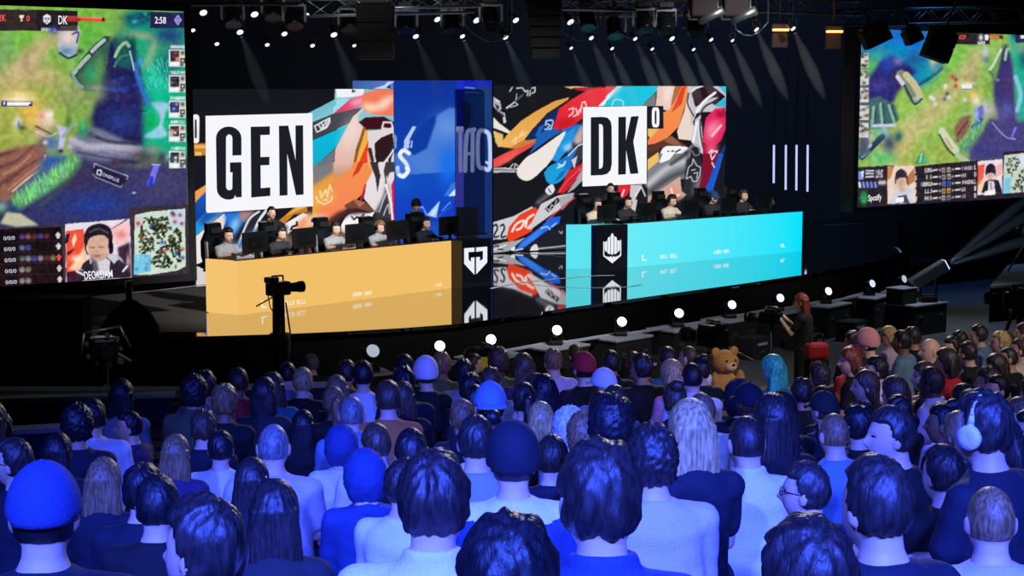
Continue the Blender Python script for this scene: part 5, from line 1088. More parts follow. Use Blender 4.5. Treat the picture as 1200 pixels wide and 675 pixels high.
def desk(label, Lp, Cp, Rp, top_at, mats):
    D = Desk(); C = at(*Cp, z=ZS); R = at(*Rp, z=ZS); L = at(*Lp, z=ZS)
    D.C, D.R, D.L = C, R, L; D.u = hor(R - C).normalized(); D.n = Vector((D.u.y, -D.u.x, 0)); w = hor(C - L).normalized(); D.wn = Vector((w.y, -w.x, 0))
    D.zt = on_plane(top_at[0], top_at[1], C, D.n).z
    e = empty('player_desk', (C.x, C.y, ZS), 0, label, 'desk'); D.e = e
    wparent(slab(C, R, ZS, D.zt, .06, D.n).build('front_panel', mats[0]), e)
    wparent(slab(L, C, ZS, D.zt, .06, D.wn).build('return_panel', mats[1]), e)
    zt = ZS + .79; back = -D.n * .88; q = [C + back * .07, R + back * .07, R + back, C + D.u * (hor(L - C).dot(D.u) * .75) + back, L - D.wn * .07]
    D.ztab = zt
    wparent(MB().prism([(p.x, p.y, zt - .05) for p in q], (0, 0, .05)).build('tabletop', M_GLASSB), e)
    lg = slab(R + back * .12 + D.u * -.06, R + back * .55 + D.u * -.06, ZS, zt - .05, .05, D.u).build('leg', M_BLACK); wparent(lg, e)
    lg = slab(C + back * .12 + D.u * .1, C + back * .55 + D.u * .1, ZS, zt - .05, .05, D.u).build('leg', M_BLACK); wparent(lg, e)
    wparent(slab(C - D.n * .03 + Vector((0, 0, 0)), R - D.n * .03, D.zt, D.zt + .012, .09, D.n).build('edge_strip', M_BLACK), e)
    return D
gC, gR = at(280, 369.4, z=ZS), at(538, 336.5, z=ZS)
GD = desk('long desk with a glowing gold front', (242, 365.8), (280, 369.4), (538, 336.5), (280, 306), (M_GOLD, emat('desk_led_gold_side', (244, 196, 112), 1.0, True)))
cA, cB = at(735, 313.7, z=ZS), at(939.5, 294.3, z=ZS)
M_CY = grad_emat('desk_led_turquoise', (108, 236, 248), (0, 226, 252), cA, cB)
CD = desk('long desk with a glowing turquoise front', (664, 315), (735, 313.7), (939.5, 294.3), (735, 262.5), (M_CY, emat('desk_led_turquoise_side', (92, 228, 240), 1.0, True)))
# replace the far desk's return by the true outline of its turquoise return and black crest panel
def panel_px(name, D, xa, xb, ya, yb, fwd, top, mat, parent, t=.12):
    a, b = at(xa, ya, z=ZS), at(xb, yb, z=ZS); w = hor(b - a).normalized(); nr = Vector((w.y, -w.x, 0)); a = a + nr * fwd; b = b + nr * fwd
    zt = on_plane(xa, top, a, nr).z
    o = wparent(slab(a, b, ZS, zt, t, nr).build(name, mat), parent)
    return o, (Vector((a.x, a.y, ZS)), nr), zt
M_CREST = pmat('black_crest_panel', (8, 10, 20), .25)
M_EMB = emat('emblem_white', (238, 240, 248))
_, PC, _z = panel_px('crest_panel', CD, 698.6, 735.2, 319.6, 317.3, 0, 264.6, M_CREST, CD.e, .2)
def strokes_shape(name, strokes, w, plane, mat, parent, off):
    polys = []
    for q in strokes:
        for (x0, y0), (x1, y1) in zip(q, q[1:]):
            dx, dy = x1 - x0, y1 - y0; L = math.hypot(dx, dy) or 1; nx, ny = -dy / L * w / 2, dx / L * w / 2; ex, ey = dx / L * w / 2, dy / L * w / 2
            polys.append([(x0 - ex + nx, y0 - ey + ny), (x1 + ex + nx, y1 + ey + ny), (x1 + ex - nx, y1 + ey - ny), (x0 - ex - nx, y0 - ey - ny)])
    return flat_shape(name, polys, plane, mat, parent, off)
crest = [[(708.6, 284), (711.6, 282), (711.6, 296), (708.6, 293)], [(712.2, 279), (715.2, 277), (715.2, 298), (712.2, 297)], [(715.8, 275.6), (717.5, 273), (719.2, 275.4), (719.2, 296), (717.5, 299), (715.8, 297)], [(719.8, 276.6), (722.8, 278.4), (722.8, 297), (719.8, 298)], [(723.4, 281), (726.4, 282.6), (726.4, 293), (723.4, 296)],
         [(707, 283), (708.2, 283), (708.2, 299), (717.5, 306), (726.8, 298), (726.8, 281), (728, 281), (728, 299.4), (717.5, 308.6), (707, 300)], [(711, 300), (714, 301.5), (716, 300), (717.5, 302), (719, 300), (721, 301.5), (724, 299.4), (721.5, 304), (717.5, 306.2), (713.5, 304.4)]]
flat_shape('emblem', crest, PC, M_EMB, CD.e, .008)
_, PG, _z = panel_px('crest_panel', GD, 541.5, 576, 339, 334.6, 0, 282, M_CREST, GD.e, .5)
flat_shape('emblem', [[(544, 291), (556, 290), (556, 295), (549, 295.4), (549, 304), (552, 307), (552, 302), (556, 301.6), (556, 322), (544, 309)], [(558, 290), (571, 289), (571, 307.4), (558, 321.6), (558, 301.4), (562.4, 301), (562.4, 306.4), (566, 303), (566, 294), (558, 295)]], PG, M_EMB, GD.e, .008)
# small sponsor marks on the desk fronts
def marks(D, rows, mat):
    rg = random.Random(8)
    for x, y, w, h, n, sl in rows:
        st = []
        cw = w / n
        for i in range(n):
            if n > 6 and i == n // 2: continue
            cx = x + i * cw; cy = y + sl * i * cw; k = rg.choice('OLUH')
            q = {'O': [(.1, 0), (.75, 0), (.75, 1), (.1, 1), (.1, 0)], 'L': [(.1, 0), (.1, 1), (.75, 1)], 'U': [(.1, 0), (.1, 1), (.75, 1), (.75, 0)], 'H': [(.1, 0), (.1, 1), (.1, .5), (.75, .5), (.75, 0), (.75, 1)]}[k]
            st.append([(cx + a * cw, cy + b_ * h) for a, b_ in q])
        strokes_shape('lettering', st, max(.55, cw * .24), (D.C, D.n), mat, D.e, .006)
M_MARK = emat('mark_cream', (255, 244, 224)); M_MARKC = emat('mark_white', (236, 252, 255))
marks(GD, [(306.5, 353, 7, 7, 1, 0), (331, 353.5, 28, 4.2, 10, -.1), (413.5, 343, 22, 4.2, 8, -.1), (511, 332.4, 6.5, 3, 3, -.1)], M_MARK)
marks(CD, [(752.5, 299.5, 6, 5.4, 1, 0), (774, 299, 20.5, 3.8, 9, -.08), (836.5, 293.6, 18, 3.8, 8, -.08), (915, 286, 5.6, 3.4, 2, -.08)], M_MARKC)
# smoked panel standing on the crest plinth
a, b = at(543.6, 338, z=ZS), at(577, 334, z=ZS); w = hor(b - a).normalized(); nr = Vector((w.y, -w.x, 0)); a -= nr * .2; b -= nr * .2
zlo = ZS + .98; zhi = on_plane(560, 104.5, a, nr).z
m = bpy.data.materials.new('smoked_acrylic'); m.use_nodes = True; nt = m.node_tree; pb = nt.nodes['Principled BSDF']; tr = nt.nodes.new('ShaderNodeBsdfTransparent'); mx = nt.nodes.new('ShaderNodeMixShader')
tr.inputs[0].default_value = (.6, .62, .72, 1); pb.inputs['Base Color'].default_value = (.01, .012, .02, 1); pb.inputs['Roughness'].default_value = .08; mx.inputs[0].default_value = .18
nt.links.new(tr.outputs[0], mx.inputs[1]); nt.links.new(pb.outputs[0], mx.inputs[2]); nt.links.new(mx.outputs[0], nt.nodes['Material Output'].inputs[0])
e = empty('smoked_panel', ((a.x + b.x) / 2, (a.y + b.y) / 2, zlo), 0, 'tall smoked panel standing over the black plinth with a shield emblem', 'panel')
L = (b - a).length
prof = [(0, 0), (L, 0), (L, zhi - zlo - .12)] + [(L - .12 + .12 * math.cos(t), zhi - zlo - .12 + .12 * math.sin(t)) for t in (.4, .8, 1.2, PI / 2)] + [(0, zhi - zlo)]
wparent(MB().prism([(a.x + w.x * q, a.y + w.y * q, zlo + h) for q, h in prof], -nr * .03).build('pane', m), e)
wparent(MB().box(((a.x + b.x) / 2, (a.y + b.y) / 2, zlo + .015), (L, .14, .03), rz=math.atan2(w.y, w.x)).build('foot', M_BLACK), e)

# ------------------------------------------------------------------ players, chairs, monitors
def spot_on(D, px, back):
    """ground point on the line parallel to the desk front, 'back' metres behind it, seen in column px"""
    p0 = D.C - D.n * back; d = ray(px, 300); k = d.x / d.y           # x = k * y on that column
    t = (k * p0.y - p0.x) / (D.u.x - k * D.u.y)
    return Vector((p0.x + D.u.x * t, p0.y + D.u.y * t, ZS))
def monitor_mesh():
    f = MB().box((0, 0, .36), (.58, .045, .36), bev=.012); bk = MB().box((0, -.035, .36), (.3, .03, .18), bev=.01)
    st = MB().box((0, -.03, .12), (.06, .04, .22), bev=.008); bs = MB().box((0, -.01, .01), (.26, .2, .02), bev=.006)
    sc = MB().box((0, .0235, .365), (.55, .003, .32))
    return [('panel', f.mesh('panel'), M_BLACK), ('back_cover', bk.mesh('back_cover'), M_GLASSB), ('stand', st.mesh('stand'), M_BLACK), ('base', bs.mesh('base'), M_BLACK), ('screen', sc.mesh('screen'), emat('monitor_glow', (120, 150, 190), 1.2))]
MON = monitor_mesh()
def chair_parts(light):
    c = []
    bm_ = MB().prism([(-.2, -.06, .5), (.2, -.06, .5), (.27, -.1, .8), (.25, -.13, 1.05), (.15, -.15, 1.2), (.14, -.17, 1.34), (-.14, -.17, 1.34), (-.15, -.15, 1.2), (-.25, -.13, 1.05), (-.27, -.1, .8)], (0, -.09, .01))
    wing = MB()
    for sx in (-1, 1): wing.prism([(sx * .2, -.05, .52), (sx * .265, -.03, .8), (sx * .245, -.07, 1.05), (sx * .2, -.09, 1.05), (sx * .2, -.07, .8)], (0, -.05, 0))
    seat = MB().box((0, .2, .385), (.44, .38, .09), bev=.03); post = MB().tube((0, .1, .1), (0, .1, .35), .035)
    base = MB()
    for k in range(5):
        a = 2 * PI * k / 5; base.tube((0, .1, .09), (.23 * math.cos(a), .1 + .23 * math.sin(a), .06), .025, .018); base.ball((.23 * math.cos(a), .1 + .23 * math.sin(a), .03), .03, 8, 6)
    pil = MB().box((0, -.12, 1.22), (.22, .06, .1), bev=.025)
    out = [('backrest', bm_, M_GLASSB), ('side_wing', wing, cmat(light)), ('headrest', pil, M_MATTE), ('seat', seat, M_MATTE), ('post', post, M_GREY), ('base', base, M_BLACK)]
    for sx in (-1, 1): out.append(('armrest', MB().box((sx * .34, .1, .6), (.07, .24, .035), bev=.012).tube((sx * .24, .12, .42), (sx * .335, .12, .42), .02).tube((sx * .335, .12, .42), (sx * .335, .12, .59), .02), M_BLACK))
    return [(nme, mb.mesh(nme), mt) for nme, mb, mt in out]
CH = {k: chair_parts(k) for k in ('silver', 'charcoal')}
def assembly(name, parts, loc, rz, label, cat, group=None, s=1.0):
    e = empty(name, loc, rz, label, cat, group); e.scale = (s, s, s)
    for nme, me, mt in parts: link(nme, me, e, mt)
    return e
def facing(nv): return math.atan2(-nv.x, nv.y)
def seat_player(D, px, py, mon_px, who, hair, hc, shirt, sleeve, body, skin, glasses=False, hset=True, chair='silver', hat=None, seed=0):
    p = spot_on(D, px, 1.12); rz = facing(D.n)
    zh = at(px, py, Y=p.y).z - ZS; s = max(.98, min(1.1, zh / 1.172))
    person('player ' + who, p, rz, s, body, hair, hc, skin, shirt, sleeve, trousers='black', headset=hset, glasses=glasses, hat=hat, hatc='blue', seed=seed)
    assembly('gaming_chair', CH[chair], p - D.n * .15 * s, rz, 'gaming chair under the player ' + who, 'chair', s=s * 1.02)
    if mon_px:
        q = spot_on(D, mon_px, .42); assembly('monitor', MON, Vector((q.x, q.y, D.ztab)), rz + PI + .08, 'monitor facing the player ' + who, 'monitor', s=1.0)
    k = spot_on(D, px + 22, .62)
    return p
gold_players = [
    (266, 276.5, 299, 'in a grey tee nearest the letter G', 'messy', 'black', 'silver', 'short', 'player', 'fair', False),
    (328, 274, 357, 'in a dark jersey below the letter E', 'short', 'black', 'charcoal', 'long', 'player_d', 'fair', False),
    (392, 268.5, 418, 'in a grey tee below the gold art', 'messy', 'black', 'silver', 'short', 'player', 'fair', False),
    (443.5, 267, 466, 'with light hair beside the coral art', 'messy', 'light', 'silver', 'short', 'player_d', 'fair', False),
    (498, 264, 526, 'in a dark jacket below the blue wall', 'short', 'black', 'navy', 'long', 'player', 'fair', False)]
for i, q in enumerate(gold_players): seat_player(GD, *q[:3], q[3], *q[4:10], chair='silver' if i in (0, 1, 2) else 'charcoal', seed=i)
cyan_players = [
    (698, 240, 710.5, 'in cream nearest the crest panel', 'curly', 'dark', 'cream', 'short', 'player', 'fair', False),
    (733.5, 237, 757, 'in an open dark jacket above the crest panel', 'short', 'black', 'charcoal', 'long', 'player', 'fair', False),
    (785, 235.5, 808, 'in a cream jersey at the middle of the turquoise desk', 'messy', 'black', 'cream', 'long', 'player_d', 'fair', False),
    (834, 230.5, 853, 'in a blue cap behind the turquoise desk', 'under', 'black', 'charcoal', 'long', 'player', 'fair', False),
    (869, 227.5, 894, 'wearing a jacket closest to the light tubes', 'short', 'brown', 'charcoal', 'long', 'player', 'fair', False)]
for i, q in enumerate(cyan_players): seat_player(CD, *q[:3], q[3], *q[4:10], chair='charcoal', hat='cap' if i == 3 else None, seed=i + 1)
def keyboard(D, px, col, label, back=.26):
    q = spot_on(D, px, back)
    e = empty('keyboard', (q.x, q.y, D.ztab), facing(D.n), label, 'keyboard')
    MB().box((0, 0, .02), (.4, .16, .04), bev=.008).build('case', M_BLACK, e); k = MB()
    for r_ in range(4):
        for c_ in range(11): k.box((-.175 + c_ * .035, -.055 + r_ * .036, .046), (.028, .028, .014))
    tag(k.build('keycap', col, e), kind='stuff')
M_RED = pmat('red_plastic', (206, 40, 70), .4); M_WHT = pmat('white_plastic', (226, 226, 232), .4)
keyboard(GD, 281, M_RED, 'keyboard with pink keys before the player nearest the letter G'); keyboard(GD, 345, M_WHT, 'keyboard with pale keys under the letter N'); keyboard(GD, 412, M_WHT, 'keyboard with pale keys below the gold art'); keyboard(GD, 457, M_WHT, 'keyboard with pale keys below the coral art'); keyboard(GD, 511, M_RED, 'keyboard with pink keys below the blue wall')
keyboard(CD, 748, M_WHT, 'keyboard with pale keys beside the crest panel'); keyboard(CD, 797, M_WHT, 'keyboard with pale keys at the middle of the turquoise desk'); keyboard(CD, 845, M_WHT, 'keyboard with pale keys before the player in a blue cap')
def stander(D, px, py, label, back, hair, hc, shirt, hat=None):
    p = spot_on(D, px, back); zh = at(px, py, Y=p.y).z - ZS
    person(label, p, facing(D.n) - .2, max(.9, min(1.08, zh / 1.602)), 'stand', hair, hc, 'fair', shirt, 'long', trousers='black', hat=hat, hatc='black')
stander(GD, 318, 250, 'standing coach in black behind the second gold-desk player', 2.0, 'short', 'black', 'black')
stander(GD, 487, 257, 'standing coach in a black hat before the blue wall', 1.9, 'under', 'black', 'black', 'beanie')
stander(CD, 714, 221.5, 'standing coach in black below the letter D', 2.0, 'short', 'black', 'black')
# grey rounded screen at the desk end, headset hung on the last monitor
q = spot_on(GD, 548, .35); e = empty('divider_screen', (q.x, q.y, GD.ztab), PI - .1, 'grey rounded screen at the plinth end of the gold desk', 'screen')
MB().box((0, 0, .37), (.44, .05, .66), bev=.022).build('board', pmat('warm_grey_plastic', (74, 74, 80), .5), e); MB().box((0, 0, .015), (.34, .2, .03), bev=.006).build('base', M_BLACK, e)
q = spot_on(CD, 902, .42); e = empty('headset', (q.x, q.y, CD.ztab), facing(CD.n), 'headset resting on a stand at the end of the turquoise desk', 'headset')
MB().tube((0, 0, 0), (0, 0, .46), .014).tube((0, 0, 0), (0, 0, .02), .09).build('stand', M_BLACK, e); o = link('headband', memo('headset', headset_mesh), e, M_GREY); o.location = (0, 0, .36)

# ------------------------------------------------------------------ light tubes on the back wall
for i, (x, y0, y1, nm) in enumerate([(907, 170, 214.5, 'shortest, beside the art wall'), (921, 170, 222.5, 'second from the art wall'), (933.5, 170, 223, 'third from the art wall'), (946.5, 170, 224.5, 'longest, closest to the far screen')]):
    t, b_ = at(x, y0, Y=44), at(x - .3, y1, Y=44)
    e = empty('light_tube', (b_.x, 44, b_.z), 0, 'upright white light tube, ' + nm, 'light')
    wparent(MB().tube((b_.x, 44, b_.z), (t.x, 44, t.z), .028, .028, 10).build('tube', emat('tube_glow', (190, 200, 250), 1.15), e), e)
    wparent(MB().box((b_.x, 44.06, (b_.z + t.z) / 2), (.09, .05, t.z - b_.z + .06), bev=.01).build('mount', M_BLACK), e)
    wparent(MB().tube((t.x, 44.06, t.z), (t.x, 44.06, 11.2), .012).build('hanger', M_BLACK), e)

# ------------------------------------------------------------------ lights and boxes along the stage front
def lamp_parts():
    base = MB().box((0, 0, .05), (.3, .26, .1), bev=.02); yk = MB()
    yk.prism([V(-.155, -.045, .1), V(.155, -.045, .1), V(.155, -.045, .39), V(.125, -.045, .39), V(.125, -.045, .13), V(-.125, -.045, .13), V(-.125, -.045, .39), V(-.155, -.045, .39)], (0, .09, 0))
    return base.mesh('base'), yk.mesh('yoke')
LB, LY = lamp_parts()
hd_ = MB().lathe([(.05, -.17), (.085, -.165), (.1, -.1), (.105, .0), (.125, .08), (.13, .13), (.118, .135), (.115, .12)], 24).mesh('head')
ln_ = MB().lathe([(.001, .124), (.07, .128), (.112, .12), (.112, .11), (.001, .11)], 24).mesh('lens')
def stage_light(px, py, label, aim, glow, zc=.86, s=.75):
    p = at(px, py, z=zc); e = empty('stage_light', (p.x, p.y, zc - .31 * s), 0, label, 'light', None); e.scale = (s,) * 3
    d = Vector(aim); yaw = math.atan2(-d.x, d.y)
    link('base', LB, e, M_BLACK); link('yoke', LY, e, M_BLACK, rot=(0, 0, yaw))
    R = frame_to(d); h = link('head', hd_, e, M_GLASSB, loc=(0, 0, .31), rot=R.to_euler()); link('lens', ln_, h, glow)
    return p
def riser(p, zt, w, dpt, rz, label, rod=False, name='lighting_plinth'):
    e = empty(name, (p.x, p.y, 0), rz, label, 'plinth')
    MB().box((0, 0, zt / 2 - .02), (w, dpt, zt - .04), bev=.015).build('body', M_MATTE, e); MB().box((0, 0, zt - .02), (w + .04, dpt + .04, .04), bev=.01).build('top', M_CASE, e)
    for sx in (-1, 1): MB().box((sx * w * .3, -dpt / 2 - .005, zt * .6), (.12, .02, .05), bev=.005).build('handle', M_GREY, e)
    return e
lamps = [(435, 413.5, 'dim floor spotlight nearest the camera pole', .35, False), (514, 407, 'round floor spotlight below the gold desk end', 1, False), (574, 399.5, 'floor spotlight beside the yellow camera rig', 1, True), (651.5, 388.5, 'floor spotlight below the DK desk reflection start', 1, True), (727.5, 378.5, 'floor spotlight below the crest reflection', 1, True), (794.5, 368.5, 'floor spotlight below the turquoise desk middle', 1, True), (856, 358.5, 'floor spotlight above the toy bear', .8, True), (912, 350.5, 'floor spotlight beside the red-haired camera operator', .55, True), (968, 342.5, 'floor spotlight below the turquoise desk end', .5, True), (1019, 333.5, 'tilted floor spotlight at the stage corner', .3, True), (1056, 328, 'dark floor spotlight beside the beam projector', .2, True)]
eu = [hor(b - a).normalized() for a, b in zip(edge, edge[1:])]
def edge_dir(x):
    return min(zip(edge, eu), key=lambda q: abs(q[0].x - x))[1]
for i, (x, y, lab, g_, bx) in enumerate(lamps):
    lab = lab.replace('DK desk reflection start', 'turquoise return panel')
    tocam = (CAM - at(x, y, z=.86)).normalized(); aim = tocam + Vector((.25 + .14 * max(0, i - 5), 0, .3)) if i != 0 else tocam + Vector((.3, 0, .35))
    gl = M_LENS if g_ > .9 else emat('lamp_lens_%d' % i, (225, 235, 255), 3.2 * g_ if i else .55)
    p = stage_light(x, y, lab, aim, gl, s=.72 if i else .9)
    d = edge_dir(p.x)
    riser(Vector((p.x, p.y, 0)), .86 - .31 * (.72 if i else .9), .95 if bx else .5, .62 if bx else .5, math.atan2(d.y, d.x), 'black plinth with grey top under the ' + lab)
    if 2 <= i <= 8:
        c = p + d * .75 + Vector((0, -.05, 0)); e = empty('light_bar', (c.x, c.y, 0), math.atan2(d.y, d.x), 'low grey bar on feet beyond the ' + lab, 'light bar')
        MB().box((0, 0, .66), (1.15, .06, .05), bev=.012).build('bar', M_CASE, e)
        for sx in (-1, 1): MB().tube((sx * .45, 0, 0), (sx * .45, 0, .64), .02).box((sx * .45, 0, .015), (.1, .3, .03)).build('leg', M_BLACK, e)
    if 2 <= i <= 9:   # lower black cable boxes in front
        q = p + Vector((d.y, -d.x, 0)) * .75 - d * .35; e = empty('power_box', (q.x, q.y, 0), math.atan2(d.y, d.x), 'black power box on the floor before the ' + lab, 'box')
        MB().box((0, 0, .2), (.55, .4, .4), bev=.02).build('case', M_MATTE, e); MB().box((0, -.205, .28), (.3, .012, .05)).build('label_strip', M_CASE, e); MB().box((0, -.205, .14), (.14, .012, .035)).build('socket', M_GREY, e)
# projector throwing three beams at the stage corner
pb_ = at(1097, 318, z=1.25); qb = riser(Vector((pb_.x - .35, pb_.y + .1, 0)), .62, 1.1, .7, .7, 'black plinth with grey top under the beam projector')
bx2 = MB(); e = empty('amplifier_case', (pb_.x - .7, pb_.y - .1, .62), .7, 'small grey-topped case on the plinth beside the beam projector', 'case'); MB().box((0, 0, .15), (.5, .4, .3), bev=.02).build('case', M_MATTE, e); MB().box((0, 0, .31), (.52, .42, .025), bev=.008).build('lid', M_CASE, e)
e = empty('beam_projector', (pb_.x - .12, pb_.y + .12, .62), 0, 'slanted projector throwing pale beams at the stage corner', 'light')
MB().box((0, 0, .06), (.34, .3, .12), bev=.02).build('base', M_BLACK, e); MB().prism([V(-.17, -.05, .1), V(.17, -.05, .1), V(.17, -.05, .5), V(.14, -.05, .5), V(.14, -.05, .14), V(-.14, -.05, .14), V(-.14, -.05, .5), V(-.17, -.05, .5)], (0, .1, 0)).build('yoke', M_BLACK, e)
h = MB().box((0, 0, 0), (.24, .24, .8), bev=.03).build('barrel', M_GREY, e, (0, 0, .55), frame_to((.85, .1, .5)).to_euler()); MB().box((0, 0, .405), (.2, .2, .02)).build('lens', M_LENSB, h)
# riser table and cameras by the far edge
ra, rb, rc = at(1160, 336, z=.76), at(1205, 332, z=.76), at(1181, 311, z=.76)
e = empty('draped_riser', (ra.x, ra.y, 0), 0, 'big black draped riser with a grey top by the far aisle', 'riser')
q4 = [ra, rb, rb + (rc - ra), rc]
wparent(MB().prism([(p.x, p.y, 0) for p in q4], (0, 0, .72)).build('drape', M_DRAPE), e); wparent(MB().prism([(p.x, p.y, .72) for p in q4], (0, 0, .05)).build('top', pmat('grey_carpet', (110, 112, 120), .9, bump=.2, scale=60)), e)
def cam_parts(e, z, s=1.0, yaw=0.0, wood=M_GLASSB):
    M_ = Matrix.Translation((0, 0, z)) @ Matrix.Rotation(yaw, 4, 'Z') @ Matrix.Scale(s, 4)
    def b(nm, mb, mt): mb2 = MB().add([M_ @ v for v in mb.v], mb.f); mb2.sm = mb.sm; return mb2.build(nm, mt, e)
    b('camera_body', MB().box((0, 0, 0), (.2, .42, .24), bev=.03).box((0, -.1, .16), (.1, .2, .08), bev=.02), wood)
    b('lens_barrel', MB().tube((0, .2, 0), (0, .42, 0), .075, .09, 16).tube((0, .42, 0), (0, .5, 0), .1, .1, 16), M_BLACK)
    b('viewfinder', MB().box((-.16, -.05, .14), (.12, .22, .1), bev=.015), M_BLACK); b('handle', MB().path([V(0, .1, .13), V(0, .1, .22), V(0, -.12, .22), V(0, -.12, .13)], .016), M_GREY)
    b('pan_bar', MB().tube((.1, -.1, -.1), (.2, -.55, -.25), .013), M_GREY); b('cable', MB().path([V(.1, -.2, 0), V(.17, -.3, -.1), V(.15, -.25, -.3), V(.05, -.1, -.45)], .01), M_MATTE)
def camera_on(px, py, zc, base_z, label, kind, yaw, s=1.0, Y=None):
    p = at(px, py, z=zc) if Y is None else at(px, py, Y=Y); zc = p.z
    e = empty('broadcast_camera', (p.x, p.y, base_z), 0, label, 'camera')
    h = zc - base_z
    cam_parts(e, h, s, yaw)
    if kind == 'pole':
        MB().tube((0, 0, .1), (0, 0, h - .12 * s), .11, .085, 14).build('column', M_BLACK, e); MB().lathe([(.42, 0), (.4, .1), (.16, .16)], 20).build('base', M_MATTE, e); MB().box((0, 0, h * .62), (.3, .28, .3), bev=.04).build('motor_box', M_BLACK, e)
        c = MB(); c.path([V(.1, .02, h - .2), V(.15, .05, h * .7), V(.12, 0, h * .4), V(.12, 0, .2)], .012); c.build('power_cable', M_GREY, e)
    else:
        MB().box((0, 0, h - .17 * s), (.2, .2, .08), bev=.02).build('pan_head', M_BLACK, e)
        for k in range(3):
            a = 2 * PI * k / 3 + .5; MB().tube((.06 * math.cos(a), .06 * math.sin(a), h - .2 * s), (.5 * math.cos(a), .5 * math.sin(a), 0.02), .03, .02).build('leg', M_GREY, e)
    return e
camera_on(326, 338, 0, 0, 'camera on a tall black column before the gold desk', 'pole', -.9, .8, Y=22.5)
_c = (q4[0] + q4[2]) / 2 + Vector((.25, 0, 0)); camera_on(600 + F * _c.x / _c.y, 271, 0, .77, 'camera on a tripod standing on the draped riser', 'tripod', .9, .9, Y=_c.y)
_e = camera_on(570, 421, 0, 0, 'camera on a tripod with a yellow tag below the gold plinth', 'tripod', .5, 1.0, Y=22)
MB().box((-.02, -.3, at(570, 421, Y=22).z - .02), (.12, .02, .2), bev=.006).build('tag', pmat('yellow_tag', (226, 214, 40), .5), _e)
camera_on(835, 396, 0, 0, 'camera on a tripod before the toy bear', 'tripod', .7, 1.1, Y=22.5)
camera_on(1192, 352, 0, 0, 'camera on a tripod in the aisle before the draped riser', 'tripod', .9, 1.0, Y=25)
# covered rig with a mast, left of the gold desk
p = at(152, 372, Y=24.4); e = empty('covered_equipment', (p.x, p.y, ZS if False else 0), 0, 'black cloth-covered equipment with a mast under the huge screen', 'equipment')
zt = at(152, 352, Y=24.4).z
MB().lathe([(.52, 0), (.5, .5), (.44, zt * .75), (.30, zt - .16), (.1, zt), (.001, zt + .02)], 24).build('cloth', M_DRAPE, e); MB().tube((0, 0, zt - .02), (0, 0, at(152, 337, Y=24.4).z + .1), .05, .05).build('mast', M_BLACK, e)
# black drape block closing the stage end under the huge screen
a, b_ = at(-60, 345, Y=24.2), at(95, 345, Y=24.2)
struct('trim_stage_end', MB().box(((a.x + b_.x) / 2, 24.5, .85), (b_.x - a.x, .6, 1.7), bev=.02), M_DRAPE)
# glittering jib head
p = at(121, 408, Y=20.5); e = empty('jib_camera', (p.x, p.y, 0), .4, 'shiny jib head with dials and arms below the covered equipment', 'camera')
h0 = p.z; MB().tube((0, 0, 0), (0, 0, h0 - .1), .07, .05, 12).build('column', M_BLACK, e); MB().box((0, 0, h0), (.34, .3, .3), bev=.05).build('housing', M_GLASSB, e); MB().lathe([(.3, 0), (.28, .06), (.1, .1)], 18).build('base', M_BLACK, e)
rg = random.Random(4)
for k in range(9):
    a = 2 * PI * k / 9; r0 = rg.uniform(.18, .26); MB().tube((r0 * math.cos(a), -.17, h0 + r0 * math.sin(a)), (r0 * math.cos(a), -.12, h0 + r0 * math.sin(a)), rg.uniform(.02, .045), None, 12).build('dial', M_GREY, e)
MB().path([V(-.3, -.1, h0 - .1), V(-.25, -.12, h0 + .22), V(.2, -.12, h0 + .28), V(.32, -.1, h0)], .018).build('guard_ring', M_GREY, e); MB().tube((0, .1, h0), (.6, 1.8, h0 - .5), .05, .06, 10).build('boom', M_BLACK, e); MB().tube((0, -.15, h0), (0, -.36, h0), .07, .09, 16).build('lens_barrel', M_BLACK, e)
# ------------------------------------------------------------------ overhead rig
M_RIGB = pmat('rig_black', (12, 12, 14), .5, bump=.1, scale=40)
ZR = 7.35
def truss(x0, x1, y0, y1, Y0, Y1, label, sz=.3, mat=M_TRUSS):
    a, b = at(x0, y0, Y=Y0), at(x1, y1, Y=Y1); d = (b - a); L = d.length; d.normalize(); s = d.cross(Vector((0, 0, 1))).normalized() * sz / 2; u = Vector((0, 0, sz / 2))
    e = empty('hanging_truss', (a + b) / 2, 0, label, 'truss')
    cs = [s + u, s - u, -s - u, -s + u]
    for c in cs: wparent(MB().tube(a + c, b + c, .024, None, 8).build('chord', mat), e)
    n = max(2, int(L / .42)); lac = MB()
    for k in range(n):
        p, q = a + d * L * k / n, a + d * L * (k + 1) / n
        for i in range(4):
            c0, c1 = (cs[i], cs[(i + 1) % 4]) if k % 2 else (cs[(i + 1) % 4], cs[i]); lac.tube(p + c0, q + c1, .011, None, 6)
    wparent(lac.build('lattice', mat), e)
    for t in (.12, .88):
        p = a + d * L * t; wparent(MB().tube(p + u, Vector((p.x, p.y, 11.2)), .012, None, 6).build('chain', M_RIGB), e)
    return e
truss(362, 552, 9, 5, 30, 31.5, 'bright lattice truss above the letter N and the blue wall')
truss(440, 560, 1, -1, 29, 30, 'second lattice truss just above the bright one', .26)
truss(640, 876, 11, 8, 34, 35, 'dark lattice truss above the letters of the turquoise team', .32, M_GREY)
truss(-30, 350, -3, -6, 27, 28, 'lattice truss above the huge screen and the letter G', .3, M_RIGB)
truss(868, 1010, 5, 10, 36, 37, 'lattice truss carrying the two orange lamps', .3, M_GREY)
truss(985, 1230, 21, 16, 36.5, 39, 'dark lattice truss crossing over the far screen', .34, M_RIGB)
truss(655, 745, 3, 5, 31, 31, 'short lattice truss beside the tapered speaker', .24, M_TRUSS)
